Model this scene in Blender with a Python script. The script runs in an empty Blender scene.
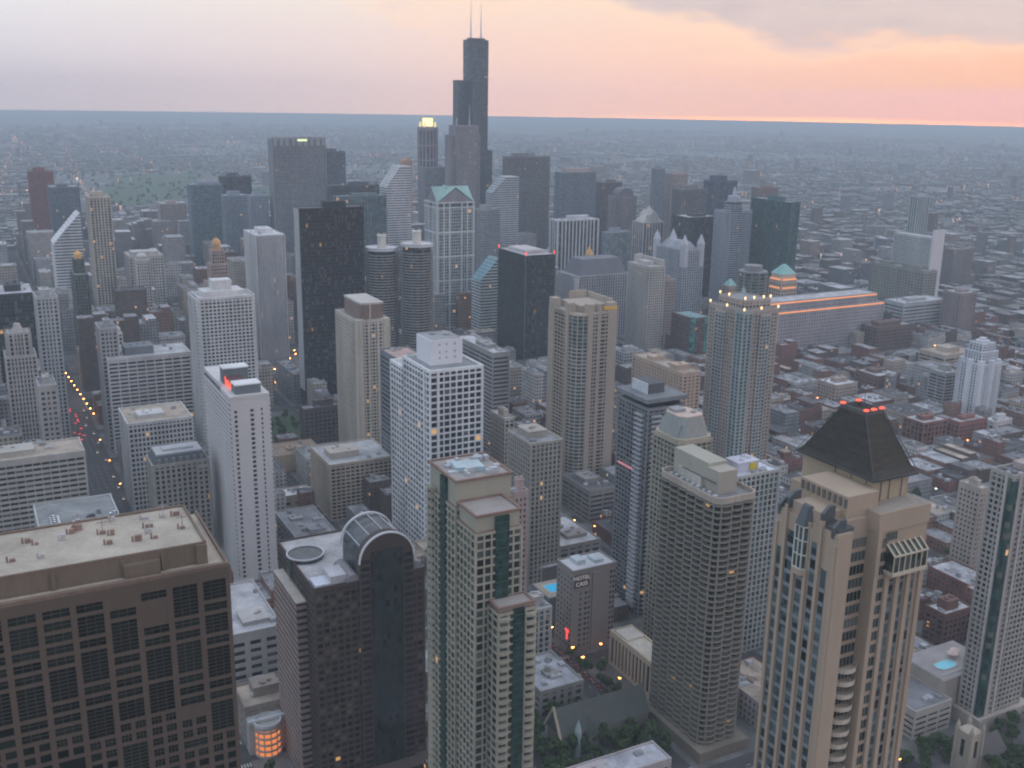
import bpy, math, random
from mathutils import Vector, noise as mnoise
random.seed(7)
R = math.radians
# ------------------------------------------------------------ camera
scene = bpy.context.scene
C = scene.collection
CZ, HEAD, PITCH, ROLL = 314.0, 28.0, 15.28, 0.95
h_, p_, r_ = R(HEAD), R(PITCH), R(ROLL)
FW = Vector((-math.sin(h_)*math.cos(p_), -math.cos(h_)*math.cos(p_), -math.sin(p_)))
RT0 = FW.cross(Vector((0, 0, 1))).normalized()
UP0 = RT0.cross(FW)
RT = RT0*math.cos(r_) + UP0*math.sin(r_)
UP = -RT0*math.sin(r_) + UP0*math.cos(r_)
EYE = Vector((0, 0, CZ))
cd = bpy.data.cameras.new('camera')
cam = bpy.data.objects.new('camera', cd)
C.objects.link(cam)
from mathutils import Matrix
m = Matrix((RT, UP, -FW)).transposed().to_4x4()
m.translation = EYE
cam.matrix_world = m
cd.sensor_width = 36.0
cd.lens = 1050*36/1024
cd.clip_start = 1.0
cd.clip_end = 80000
scene.camera = cam
scene.view_settings.view_transform = 'Standard'
scene.view_settings.look = 'None'
scene.view_settings.exposure = 0.16
scene.view_settings.gamma = 1.0
scene.cycles.max_bounces = 5
scene.cycles.diffuse_bounces = 2
scene.cycles.glossy_bounces = 2
scene.cycles.volume_bounces = 0
scene.cycles.sample_clamp_indirect = 2.0
scene.cycles.sample_clamp_direct = 12.0
scene.cycles.filter_width = 2.1
scene.cycles.use_denoising = True

def proj(P):
    v = Vector(P) - EYE
    z = v.dot(FW)
    if z < 1: return (-9999, -9999, z)
    return (512+1050*v.dot(RT)/z, 384-1050*v.dot(UP)/z, z)

# ------------------------------------------------------------ node helper
class NT:
    def __init__(s, nt): s.nt = nt; nt.nodes.clear()
    def n(s, t, **kw):
        nd = s.nt.nodes.new(t)
        for k, v in kw.items():
            if k == 'ins':
                for a, b in v.items():
                    if isinstance(b, bpy.types.NodeSocket): s.nt.links.new(b, nd.inputs[a])
                    else: nd.inputs[a].default_value = b
            else: setattr(nd, k, v)
        return nd
    def math(s, op, a, b=0.0, c=None, clamp=False):
        d = {0: a, 1: b}
        if c is not None: d[2] = c
        return s.n('ShaderNodeMath', operation=op, use_clamp=clamp, ins=d).outputs[0]
    def vmath(s, op, a, b):
        return s.n('ShaderNodeVectorMath', operation=op, ins={0: a, 1: b})
    def mix(s, f, a, b):
        nd = s.n('ShaderNodeMix', data_type='RGBA')
        for i, v in ((0, f), (6, a), (7, b)):
            if isinstance(v, bpy.types.NodeSocket): s.nt.links.new(v, nd.inputs[i])
            else: nd.inputs[i].default_value = v
        return nd.outputs[2]
    def ramp(s, f, stops, interp='LINEAR'):
        nd = s.n('ShaderNodeValToRGB')
        cr = nd.color_ramp; cr.interpolation = interp
        while len(cr.elements) < len(stops): cr.elements.new(0.5)
        for e, (p, c) in zip(cr.elements, stops):
            e.position = p; e.color = (*c, 1) if len(c) == 3 else c
        s.nt.links.new(f, nd.inputs[0])
        return nd.outputs[0]
    def mapr(s, v, a, b, c, d):
        return s.n('ShaderNodeMapRange', ins={0: v, 1: a, 2: b, 3: c, 4: d}).outputs[0]

# ------------------------------------------------------------ dusk sky
SUN_AZ = 288.0   # compass bearing of the setting sun, degrees
world = bpy.data.worlds.new('World'); scene.world = world; world.use_nodes = True
w = NT(world.node_tree)
gen = w.n('ShaderNodeTexCoord').outputs['Generated']
sep = w.n('ShaderNodeSeparateXYZ', ins={0: gen})
el = sep.outputs[2]
side = w.vmath('DOT_PRODUCT', gen, tuple(RT0)).outputs['Value']
sund = (math.sin(R(SUN_AZ)), math.cos(R(SUN_AZ)), 0.0)
tow = w.vmath('DOT_PRODUCT', gen, sund).outputs['Value']
a = w.mapr(side, -0.55, 0.55, 0.0, 1.0)
low = w.ramp(a, [(0, (.68, .59, .63)), (.35, (.76, .60, .60)), (.6, (.90, .58, .52)), (1, (.96, .51, .33))])
mid = w.ramp(a, [(0, (.76, .66, .68)), (.35, (.86, .68, .66)), (.6, (.97, .65, .56)), (1, (1.0, .52, .38))])
top = w.ramp(a, [(0, (.95, .83, .74)), (.35, (.96, .80, .69)), (.6, (.95, .74, .64)), (1, (.88, .62, .52))])
c1 = w.mix(w.mapr(el, .005, .045, 0, 1), low, mid)
c2 = w.mix(w.mapr(el, .05, .10, 0, 1), c1, top)
# clouds: a grey bank over the right half, thin streaks elsewhere
mp = w.n('ShaderNodeMapping', ins={'Vector': gen, 'Scale': (3.0, 3.0, 12.0)})
no = w.n('ShaderNodeTexNoise', ins={'Vector': mp.outputs[0], 'Scale': 1.6, 'Detail': 7.0, 'Roughness': .55}).outputs[0]
no2 = w.n('ShaderNodeTexNoise', ins={'Vector': mp.outputs[0], 'Scale': 5.0, 'Detail': 5.0, 'Roughness': .6}).outputs[0]
edge = w.math('ADD', w.math('MULTIPLY', el, 9.0), w.math('MULTIPLY', side, 0.9))
edge = w.math('ADD', edge, w.math('MULTIPLY', w.math('SUBTRACT', no, .5), 1.3))
edge = w.math('ADD', edge, w.math('MULTIPLY', w.math('SUBTRACT', no2, .5), .35))
bank = w.mapr(edge, .70, .88, 0, 1)
rim = w.math('MULTIPLY', w.mapr(edge, .52, .70, 0, 1), w.mapr(edge, .72, .86, 1, 0))
c3 = w.mix(w.math('MULTIPLY', rim, .5), c2, (1.05, .72, .56, 1))
cloudc = w.mix(w.mapr(no2, .35, .65, 0, 1), (.60, .50, .55, 1), (.70, .57, .60, 1))
c4 = w.mix(w.math('MULTIPLY', bank, .9), c3, cloudc)
# sky colour brightened to offset the haze in front, most near the horizon
HZ_K, HZ_R, HZ_T = 1.35e-4, 18600.0, 206.0
hxy = w.math('MAXIMUM', w.math('ABSOLUTE', sep.outputs[0]), w.math('ABSOLUTE', sep.outputs[1]))
path = w.math('MINIMUM', w.math('DIVIDE', HZ_R, hxy), w.math('DIVIDE', HZ_T, w.math('MAXIMUM', el, .001)))
T_ = w.math('EXPONENT', w.math('MULTIPLY', path, -HZ_K))
air = w.n('ShaderNodeVectorMath', operation='SCALE', ins={0: (.275, .325, .415), 3: w.math('SUBTRACT', 1.0, T_)}).outputs[0]
c4 = w.n('ShaderNodeVectorMath', operation='SCALE', ins={0: c4, 3: .83}).outputs[0]
dif = w.vmath('MAXIMUM', w.vmath('SUBTRACT', c4, air).outputs[0], (.01, .01, .01)).outputs[0]
c4 = w.n('ShaderNodeVectorMath', operation='SCALE', ins={0: dif, 3: w.math('DIVIDE', 1.0, T_)}).outputs[0]
c4 = w.mix(w.mapr(el, -.030, -.019, 1, 0), c4, (.12, .13, .15, 1))      # below the horizon: dark land
# high deck overhead and the darker eastern side
deck = w.mix(w.mapr(no, .35, .7, 0, 1), (.74, .84, 1.06, 1), (1.0, 1.05, 1.2, 1))
c5 = w.mix(w.mapr(el, .14, .55, 0, 1), c4, deck)
back = w.mix(w.mapr(tow, -.75, .15, 1, 0), c5, w.mix(w.mapr(el, 0, .5, 0, 1), (.68, .80, 1.0, 1), (.74, .85, 1.02, 1)))
bg = w.n('ShaderNodeBackground', ins={'Color': back, 'Strength': 1.0})
nish = w.n('ShaderNodeTexSky', sky_type='NISHITA')
nish.sun_disc = False; nish.sun_elevation = R(3); nish.sun_rotation = R(SUN_AZ); nish.altitude = 200
bg2 = w.n('ShaderNodeBackground', ins={'Color': nish.outputs[0], 'Strength': 0.05})
ad = w.n('ShaderNodeAddShader', ins={0: bg.outputs[0], 1: bg2.outputs[0]})
w.n('ShaderNodeOutputWorld', ins={'Surface': ad.outputs[0]})
sl = bpy.data.lights.new('sun', 'SUN'); sl.energy = 0.45; sl.angle = R(14); sl.color = (1, .72, .55)
so = bpy.data.objects.new('sun', sl); C.objects.link(so)
so.rotation_euler = Vector((sund[0], sund[1], math.tan(R(6)))).to_track_quat('Z', 'Y').to_euler()

# ------------------------------------------------------------ materials
_mats = {}
def new_mat(name):
    mt = bpy.data.materials.new(name); mt.use_nodes = True
    return mt, NT(mt.node_tree)
def wall(col, rough=.85, var=.32, scale=.05, metal=0.0):
    key = ('wall', col, rough, var, scale, metal)
    if key in _mats: return _mats[key]
    mt, t = new_mat('masonry')
    pos = t.n('ShaderNodeNewGeometry').outputs['Position']
    mp = t.n('ShaderNodeMapping', ins={'Vector': pos, 'Scale': (1, 1, .22)}).outputs[0]
    n1 = t.n('ShaderNodeTexNoise', ins={'Vector': mp, 'Scale': scale, 'Detail': 6.0, 'Roughness': .65}).outputs[0]
    n2 = t.n('ShaderNodeTexNoise', ins={'Vector': mp, 'Scale': .9, 'Detail': 3.0}).outputs[0]
    f = t.math('ADD', t.math('MULTIPLY', n1, .7), t.math('MULTIPLY', n2, .3))
    f = t.mapr(f, .3, .7, 1-var, 1+var)
    cc = t.n('ShaderNodeVectorMath', operation='SCALE', ins={0: col, 3: f}).outputs[0]
    b = t.n('ShaderNodeBsdfPrincipled', ins={'Base Color': cc, 'Roughness': rough, 'Metallic': metal})
    t.n('ShaderNodeOutputMaterial', ins={'Surface': b.outputs[0]})
    _mats[key] = mt; return mt
def glass(col, lit=.012, per='cell', rough=.22, cell=(4.1, 4.1, 3.5), var=.6):
    key = ('glass', col, lit, per, rough, cell)
    if key in _mats: return _mats[key]
    mt, t = new_mat('window_glass')
    geo = t.n('ShaderNodeNewGeometry')
    if per == 'cell':
        v = t.vmath('ADD', geo.outputs['Position'], (.371, .613, .217)).outputs[0]
        v = t.vmath('DIVIDE', v, cell).outputs[0]
        v = t.vmath('FLOOR', v, (0, 0, 0)).outputs[0]
        rnd = t.n('ShaderNodeTexWhiteNoise', ins={0: v})
        r1 = rnd.outputs['Value']; r2 = t.n('ShaderNodeSeparateColor', ins={0: rnd.outputs['Color']}).outputs[2]
    else:
        o = t.n('ShaderNodeObjectInfo').outputs['Random']
        r1 = t.math('FRACT', t.math('ADD', t.math('MULTIPLY', o, 7.31), t.math('MULTIPLY', geo.outputs['Random Per Island'], 3.77)))
        r2 = t.math('FRACT', t.math('MULTIPLY', r1, 91.7))
    f = t.mapr(r1, 0, 1, 1-var, 1+var)
    cc = t.n('ShaderNodeVectorMath', operation='SCALE', ins={0: col, 3: f}).outputs[0]
    cur = t.math('GREATER_THAN', r2, .86)     # drawn blinds
    cc = t.mix(t.math('MULTIPLY', cur, .45 if lit > .001 else .0), cc, (.25, .23, .2, 1))
    on = t.math('GREATER_THAN', r1, 1-lit*.3)
    wob = t.n('ShaderNodeTexWhiteNoise', noise_dimensions='1D', ins={1: t.math('MULTIPLY', r1, 913.7)}).outputs['Color']
    wob = t.n('ShaderNodeVectorMath', operation='SCALE', ins={0: t.vmath('SUBTRACT', wob, (.5, .5, .5)).outputs[0], 3: .09}).outputs[0]
    nn = t.vmath('NORMALIZE', t.vmath('ADD', geo.outputs['Normal'], wob).outputs[0], (0, 0, 0)).outputs[0]
    b = t.n('ShaderNodeBsdfPrincipled', ins={'Base Color': cc, 'Roughness': rough, 'Specular IOR Level': .5, 'Normal': nn,
            'Emission Color': (1, .55, .2, 1), 'Emission Strength': t.math('MULTIPLY', on, .55)})
    t.n('ShaderNodeOutputMaterial', ins={'Surface': b.outputs[0]})
    mt.cycles.emission_sampling = 'NONE'
    _mats[key] = mt; return mt
def glow(col, s, sample=False):
    key = ('glow', col, s, sample)
    if key in _mats: return _mats[key]
    mt, t = new_mat('lamp_glow')
    e = t.n('ShaderNodeEmission', ins={'Color': (*col, 1), 'Strength': s})
    t.n('ShaderNodeOutputMaterial', ins={'Surface': e.outputs[0]})
    if not sample: mt.cycles.emission_sampling = 'NONE'
    _mats[key] = mt; return mt
def city_mat(cols, roofs, bay=3.4, fh=3.4, ww=.5, wh=.5, win=(.035, .04, .045), lit=.01, jit=30.):
    """small buildings: wall colour per island, windows as openings of darker glass, flat roofs"""
    mt, t = new_mat('small_building')
    geo = t.n('ShaderNodeNewGeometry'); pos = geo.outputs['Position']; nor = geo.outputs['Normal']
    r0 = t.n('ShaderNodeObjectInfo').outputs['Random']
    r = t.math('FRACT', t.math('ADD', geo.outputs['Random Per Island'], t.math('MULTIPLY', r0, 5.3)))
    n = len(cols)
    wc = t.ramp(r, [((i)/n, c) for i, c in enumerate(cols)], 'CONSTANT')
    rr = t.math('FRACT', t.math('MULTIPLY', r, 17.3))
    rc = t.ramp(rr, [((i)/len(roofs), c) for i, c in enumerate(roofs)], 'CONSTANT')
    sp = t.n('ShaderNodeSeparateXYZ', ins={0: pos}); sn = t.n('ShaderNodeSeparateXYZ', ins={0: nor})
    isx = t.math('GREATER_THAN', t.math('ABSOLUTE', sn.outputs[0]), .5)
    u = t.math('ADD', t.math('MULTIPLY', sp.outputs[1], isx), t.math('MULTIPLY', sp.outputs[0], t.math('SUBTRACT', 1., isx)))
    uu = t.math('DIVIDE', u, bay); zz = t.math('DIVIDE', sp.outputs[2], fh)
    fu = t.math('ABSOLUTE', t.math('SUBTRACT', t.math('FRACT', uu), .5)); fz = t.math('ABSOLUTE', t.math('SUBTRACT', t.math('FRACT', zz), .5))
    m1 = t.math('MULTIPLY', t.math('LESS_THAN', fu, ww/2), t.math('LESS_THAN', fz, wh/2))
    roof = t.math('GREATER_THAN', sn.outputs[2], .5)
    vec = t.n('ShaderNodeCombineXYZ', ins={0: t.math('FLOOR', uu), 1: t.math('FLOOR', zz), 2: isx}).outputs[0]
    wn = t.n('ShaderNodeTexWhiteNoise', ins={0: vec}).outputs[0]
    ns = t.n('ShaderNodeTexNoise', ins={'Vector': pos, 'Scale': .12, 'Detail': 6.0}).outputs[0]
    sc = t.mapr(ns, .3, .7, .75, 1.25)
    wcol = t.n('ShaderNodeVectorMath', operation='SCALE', ins={0: wc, 3: sc}).outputs[0]
    pv = t.n('ShaderNodeTexVoronoi', distance='CHEBYCHEV', ins={'Vector': pos, 'Scale': .14}).outputs['Color']
    pv = t.mapr(t.n('ShaderNodeSeparateColor', ins={0: pv}).outputs[1], 0, 1, .62, 1.3)
    fn = t.n('ShaderNodeTexNoise', ins={'Vector': pos, 'Scale': .9, 'Detail': 4.0}).outputs[0]
    rcol = t.n('ShaderNodeVectorMath', operation='SCALE', ins={0: rc, 3: t.math('MULTIPLY', t.math('MULTIPLY', sc, pv), t.mapr(fn, .3, .7, .8, 1.2))}).outputs[0]
    wincol = t.n('ShaderNodeVectorMath', operation='SCALE', ins={0: win, 3: t.mapr(wn, 0, 1, .4, 2.2)}).outputs[0]
    cc = t.mix(m1, wcol, wincol); cc = t.mix(roof, cc, rcol)
    on = t.math('MULTIPLY', t.math('MULTIPLY', t.math('GREATER_THAN', wn, 1-lit), m1), t.math('SUBTRACT', 1., roof))
    b = t.n('ShaderNodeBsdfPrincipled', ins={'Base Color': cc, 'Roughness': t.math('SUBTRACT', .85, t.math('MULTIPLY', m1, .5)),
            'Emission Color': (1, .5, .2, 1), 'Emission Strength': t.math('MULTIPLY', on, .9)})
    t.n('ShaderNodeOutputMaterial', ins={'Surface': b.outputs[0]})
    mt.cycles.emission_sampling = 'NONE'
    return mt

WHITE=(.58,.57,.57); OFFW=(.48,.46,.44); CREAM=(.43,.39,.33); BEIGE=(.36,.32,.27); TAN=(.33,.25,.18); PINKG=(.36,.30,.28)
BROWN=(.115,.072,.055); BRICK=(.17,.085,.06); GREY=(.27,.27,.28); LGREY=(.38,.38,.39); DGREY=(.11,.11,.12); BLACK=(.022,.021,.022)
CONC=(.33,.32,.30); BLUEG=(.22,.26,.30); GREENC=(.20,.42,.37); TEAL=(.09,.16,.16); BRONZE=(.06,.045,.04)
G_DARK=(.022,.027,.03); G_TEAL=(.045,.085,.085); G_BLUE=(.06,.085,.11); G_BRZ=(.035,.024,.02); G_PALE=(.15,.18,.19); G_BLK=(.012,.012,.013)
R_PALE=(.42,.42,.43); R_TAN=(.36,.30,.24); R_GREY=(.24,.24,.25); R_DARK=(.09,.09,.095); R_WHITE=(.6,.6,.62)

# ------------------------------------------------------------ mesh builder
class MB:
    def __init__(s): s.v = []; s.f = []; s.mi = []; s.cur = 0
    def quad_box(s, x0, x1, y0, y1, z0, z1):
        i = len(s.v)
        s.v += [(x0,y0,z0),(x1,y0,z0),(x1,y1,z0),(x0,y1,z0),(x0,y0,z1),(x1,y0,z1),(x1,y1,z1),(x0,y1,z1)]
        s.f += [(i,i+3,i+2,i+1),(i+4,i+5,i+6,i+7),(i,i+1,i+5,i+4),(i+1,i+2,i+6,i+5),(i+2,i+3,i+7,i+6),(i+3,i,i+4,i+7)]
        s.mi += [s.cur]*6
    box = quad_box
    def prism(s, pts, z0, z1, top=None, cap=True):
        """pts counter-clockwise; top: optional outline for the upper ring"""
        i = len(s.v); n = len(pts); top = top or pts
        s.v += [(x, y, z0) for x, y in pts] + [(x, y, z1) for x, y in top]
        for k in range(n): s.f.append((i+k, i+(k+1) % n, i+n+(k+1) % n, i+n+k)); s.mi.append(s.cur)
        if cap: s.f += [tuple(range(i+n, i+2*n)), tuple(range(i+n-1, i-1, -1))]; s.mi += [s.cur]*2
    def ring(s, pts, inner, z0, z1):
        """hollow prism between two outlines of the same count"""
        i = len(s.v); n = len(pts)
        for q, z in ((pts, z0), (pts, z1), (inner, z0), (inner, z1)): s.v += [(x, y, z) for x, y in q]
        for k in range(n):
            j = (k+1) % n
            s.f += [(i+k, i+j, i+n+j, i+n+k), (i+2*n+j, i+2*n+k, i+3*n+k, i+3*n+j), (i+n+k, i+n+j, i+3*n+j, i+3*n+k), (i+j, i+k, i+2*n+k, i+2*n+j)]
            s.mi += [s.cur]*4
    def cyl(s, x, y, z0, z1, r, n=12, r1=None):
        pts = [(x+r*math.cos(2*math.pi*k/n), y+r*math.sin(2*math.pi*k/n)) for k in range(n)]
        r1 = r if r1 is None else r1
        s.prism(pts, z0, z1, [(x+r1*math.cos(2*math.pi*k/n), y+r1*math.sin(2*math.pi*k/n)) for k in range(n)])
    def poly(s, vs, fs):
        i = len(s.v); s.v += vs; s.f += [tuple(i+q for q in f) for f in fs]; s.mi += [s.cur]*len(fs)
    def build(s, name, mat, parent=None, loc=None):
        me = bpy.data.meshes.new(name); me.from_pydata(s.v, [], s.f); me.update()
        mats = mat if isinstance(mat, (list, tuple)) else [mat]
        for q in mats: me.materials.append(q)
        if len(mats) > 1: me.polygons.foreach_set('material_index', s.mi)
        o = bpy.data.objects.new(name, me); C.objects.link(o)
        if parent is not None: o.parent = parent
        if loc: o.location = loc
        return o
def tag(o, label, cat, group=None, kind=None):
    if label: o['label'] = label
    if cat: o['category'] = cat
    if group: o['group'] = group
    if kind: o['kind'] = kind
    return o
def empty(name, loc, label, cat, group=None):
    o = bpy.data.objects.new(name, None); C.objects.link(o); o.location = loc; o.empty_display_size = 5
    return tag(o, label, cat, group)
def child(o, parent, name, loc=(0, 0, 0)):
    c = o.copy(); c.name = name; C.objects.link(c); c.parent = parent; c.location = loc
    return c

FOOT = []      # footprints (x0,x1,y0,y1)
LAND = []      # landmarks for describing the small buildings
PANES = []     # deferred individual windows

def facade(mb, W, D, z0, z1, st, cx=0., cy=0., faces='NESW', panes=None, corner=True, parapet=1.0):
    bay, fh, pw, sh, p = st
    c = max(.5, min(pw, 2.2)) if corner else 0.0
    nf = max(1, round((z1-z0)/fh)); fh = (z1-z0)/nf
    for F in faces:
        L = W if F in 'NS' else D
        half = L/2
        def B(u0, u1, dn0, dn1, za, zb):
            if F == 'N': mb.box(cx+u0, cx+u1, cy+D/2+dn0, cy+D/2+dn1, za, zb)
            elif F == 'S': mb.box(cx+u0, cx+u1, cy-D/2-dn1, cy-D/2-dn0, za, zb)
            elif F == 'E': mb.box(cx+W/2+dn0, cx+W/2+dn1, cy+u0, cy+u1, za, zb)
            else: mb.box(cx-W/2-dn1, cx-W/2-dn0, cy+u0, cy+u1, za, zb)
        n = max(1, round((L-c)/bay)); b = (L-c)/n
        if pw > 0:
            for i in range(1, n):
                u = -half+c/2+i*b
                B(u-pw/2, u+pw/2, -.05, p, z0, z1-.02)
        if sh > 0:
            for k in range(nf):
                z = z0+k*fh
                B(-half+c/2-.01, half-c/2+.01, -.07, p*.82, z-.0+(.01 if k == 0 else 0), z+sh)
        B(-half+c/2-.02, half-c/2+.02, -.4, p*.9, z1-max(sh, .8), z1+parapet)
        if panes is not None:
            w0 = b-(pw if pw > 0 else .25); h0 = fh-sh
            for i in range(n):
                u = -half+c/2+(i+.5)*b
                for k in range(nf):
                    if k == nf-1 and sh < .8: hh = h0-(.8-sh)
                    else: hh = h0
                    panes.append((F, cx, cy, W, D, u, z0+k*fh+sh+hh/2, w0, hh))
    if corner:
        for sx in (-1, 1):
            for sy in (-1, 1):
                x, y = cx+sx*W/2, cy+sy*D/2
                q = c/2; e = p+.03
                mb.box(min(x-sx*q, x+sx*e), max(x-sx*q, x+sx*e), min(y-sy*q, y+sy*e), max(y-sy*q, y+sy*e), z0, z1+parapet+.06)

def rooftop(root, W, D, z, seed, wallmat, ph=None, roofcol=R_GREY, cx=0., cy=0., units=5):
    rn = random.Random(seed)
    mb = MB(); mb.box(cx-W/2+.15, cx+W/2-.15, cy-D/2+.15, cy+D/2-.15, z-.3, z+.12)
    mb.build('roof', wall(roofcol, .9, .5, .09), root)
    if ph is None: ph = [(rn.uniform(-.1, .1), rn.uniform(-.1, .1), rn.uniform(.35, .55), rn.uniform(.35, .55), rn.uniform(3.5, 6.5))]
    for q in ph:
        fx, fy, fw, fd, hh = q[:5]
        pm = q[5] if len(q) > 5 else wallmat
        mb = MB(); X, Y = cx+fx*W, cy+fy*D
        mb.box(X-fw*W/2, X+fw*W/2, Y-fd*D/2, Y+fd*D/2, z+.12, z+.12+hh)
        mb.box(X-fw*W/2-.25, X+fw*W/2+.25, Y-fd*D/2-.25, Y+fd*D/2+.25, z+hh-.5, z+hh+.2)
        for k in range(3):
            ux = X+rn.uniform(-.3, .3)*fw*W; uy = Y+rn.uniform(-.3, .3)*fd*D
            mb.box(ux-1, ux+1, uy-.8, uy+.8, z+hh+.2, z+hh+1.2)
        mb.build('penthouse', pm, root)
    for k in range(units):
        ux = cx+rn.uniform(-.42, .42)*W; uy = cy+rn.uniform(-.42, .42)*D
        mb = MB(); s1 = rn.uniform(.8, 2.2); s2 = rn.uniform(.8, 1.8); hh = rn.uniform(.9, 2.2)
        mb.box(ux-s1, ux+s1, uy-s2, uy+s2, z+.12, z+.12+hh)
        mb.cyl(ux, uy, z+.12+hh, z+.4+hh, min(s1, s2)*.7, 10)
        mb.build('roof_unit', wall(LGREY if k % 2 else GREY, .6), root)

def tower(name, label, cat, T, st, wc, gc, roofc=R_GREY, ph=None, units=4, short=None, near=None, group=None, z0=0., base=None, lit=.012, faces='NESW', deep=None):
    x, y, W, D, H = T
    if deep: D = deep
    root = empty(name, (x-W/2, y-D/2, 0), label, cat, group)
    dist = math.hypot(x, y)
    if near is None: near = dist < 700
    FOOT.append((x-W, x, y-D, y))
    if short: LAND.append((short, x-W/2, y-D/2))
    wm = wall(wc)
    core = MB(); core.box(-W/2, W/2, -D/2, D/2, 0, H)
    fr = MB(); panes = [] if near else None
    facade(fr, W, D, 0., H, st, faces=faces, panes=panes)
    if near:
        core.v and fr.box(-W/2+.01, W/2-.01, -D/2+.01, D/2-.01, 0, H-.35)
        fr.build('wall', wm, root)
        PANES.append((root, gc, panes, lit))
    else:
        core = MB(); core.box(-W/2, W/2, -D/2, D/2, 0, H-.35)
        core.build('window', glass(gc, lit, cell=(st[0]*.97, st[0]*.97, st[1])), root)['kind'] = 'stuff'
        fr.build('wall', wm, root)
    rooftop(root, W, D, H, hash(name+label[:9]) if False else len(label)*7+int(abs(x)), wm, ph, roofc, units=units)
    return root

def comb(axis, a0, a1, face, zs, h, depth, ztop):
    """one connected strip of projecting floor bands; axis N: face is y, axis E: face is x"""
    prof = [(face-.12, zs)]
    z = zs
    while z < ztop:
        prof += [(face+depth, z+.001), (face+depth, z+h), (face-.1, z+h+.001)]; z += 3.9
        prof.append((face-.1, z))
    prof[-1] = (face-.12, z)
    i = len(prof); mb = MB()
    P = lambda u, q: (u, q[0], q[1]) if axis == 'N' else (q[0], u, q[1])
    mb.v = [P(a0, q) for q in prof]+[P(a1, q) for q in prof]
    for k in range(i-1): mb.f.append((k, k+1, i+k+1, i+k)); mb.mi.append(0)
    return mb

def street_sign_text(root, s, size, loc, rot, mat, name='sign_lettering', depth=.06):
    cu = bpy.data.curves.new(name, 'FONT'); cu.body = s; cu.size = size; cu.extrude = depth; cu.align_x = 'CENTER'; cu.align_y = 'CENTER'
    tmp = bpy.data.objects.new(name, cu)
    C.objects.link(tmp); bpy.context.view_layer.update()
    me = bpy.data.meshes.new_from_object(tmp.evaluated_get(bpy.context.evaluated_depsgraph_get()))
    bpy.data.objects.remove(tmp)
    me.materials.clear(); me.materials.append(mat)
    o = bpy.data.objects.new(name, me); C.objects.link(o); o.parent = root; o.location = loc; o.rotation_euler = rot
    return o

# ------------------------------------------------------------ ground, streets, water
def flat(name, polys, z, mat, kind='structure'):
    mb = MB()
    for pts in polys: mb.poly([(x, y, z) for x, y in pts], [tuple(range(len(pts)))])
    o = mb.build(name, mat); o['kind'] = kind
    return o
def ground_mat():
    mt, t = new_mat('city_ground')
    pos = t.n('ShaderNodeNewGeometry').outputs['Position']
    v1 = t.n('ShaderNodeTexVoronoi', distance='CHEBYCHEV', ins={'Vector': pos, 'Scale': 1/34.}).outputs['Color']
    rv = t.n('ShaderNodeSeparateColor', ins={0: v1}).outputs[0]
    cc = t.ramp(rv, [(0, (.030, .042, .030)), (.22, (.05, .06, .045)), (.38, (.09, .075, .065)), (.55, (.14, .13, .13)), (.74, (.18, .18, .19)), (.93, (.30, .29, .29))], 'CONSTANT')
    big = t.n('ShaderNodeTexNoise', ins={'Vector': pos, 'Scale': 1/900., 'Detail': 7.0, 'Roughness': .7}).outputs[0]
    green = t.mapr(big, .47, .60, 0, .85)
    cc = t.mix(green, cc, (.045, .055, .050, 1))
    ind = t.n('ShaderNodeTexNoise', ins={'Vector': t.vmath('ADD', pos, (5000, 900, 0)).outputs[0], 'Scale': 1/1500., 'Detail': 6.0, 'Roughness': .75}).outputs[0]
    cc = t.mix(t.mapr(ind, .58, .68, 0, .65), cc, (.32, .32, .33, 1))
    sp = t.n('ShaderNodeSeparateXYZ', ins={0: pos})
    lines = None
    for o, per, wd in ((0, 201., 9.), (1, 101., 8.), (0, 804., 26.), (1, 808., 26.)):
        fr = t.math('ABSOLUTE', t.math('SUBTRACT', t.math('FRACT', t.math('DIVIDE', sp.outputs[o], per)), .5))
        l = t.math('LESS_THAN', fr, wd/per/2)
        lines = l if lines is None else t.math('MAXIMUM', lines, l)
    cc = t.mix(lines, cc, (.13, .125, .125, 1))
    dist = t.vmath('LENGTH', pos, (0, 0, 0)).outputs['Value']
    fine = t.n('ShaderNodeTexNoise', ins={'Vector': pos, 'Scale': .15, 'Detail': 6.0}).outputs[0]
    asp = t.ramp(fine, [(.3, (.045, .045, .047)), (.7, (.075, .073, .073))])
    cc = t.mix(t.mapr(dist, 2300, 2900, 1, 0), cc, asp)
    b = t.n('ShaderNodeBsdfPrincipled', ins={'Base Color': cc, 'Roughness': .9})
    t.n('ShaderNodeOutputMaterial', ins={'Surface': b.outputs[0]})
    return mt
N = 256
flat('ground', [[(18500*math.cos(2*math.pi*k/N), 18500*math.sin(2*math.pi*k/N)) for k in range(N)]], 0.0, ground_mat())
XS = [(250, 16), (140, 16), (30, 16), (-84, 30), (-226, 10), (-283, 13), (-385, 13), (-490, 14), (-595, 13)] + [(-700-105*i, 13) for i in range(14)]
YS = [(-60, 14), (-130, 14), (-230, 16), (-340, 14), (-458, 15), (-545, 14), (-642, 14), (-745, 14), (-845, 14), (-935, 14), (-1025, 14), (-1160, 20)] + [(-1260-105*i, 14) for i in range(11)]
RIVER = (-640, 300, -1150, -1108)
blocks = []
for i in range(len(XS)-1):
    for j in range(len(YS)-1):
        x1 = XS[i][0]-XS[i][1]/2; x0 = XS[i+1][0]+XS[i+1][1]/2
        y1 = YS[j][0]-YS[j][1]/2; y0 = YS[j+1][0]+YS[j+1][1]/2
        if y0 < RIVER[3] and y1 > RIVER[2] and x0 > RIVER[0]: y0 = RIVER[3]+2
        blocks.append((x0, x1, y0, y1))
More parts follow.
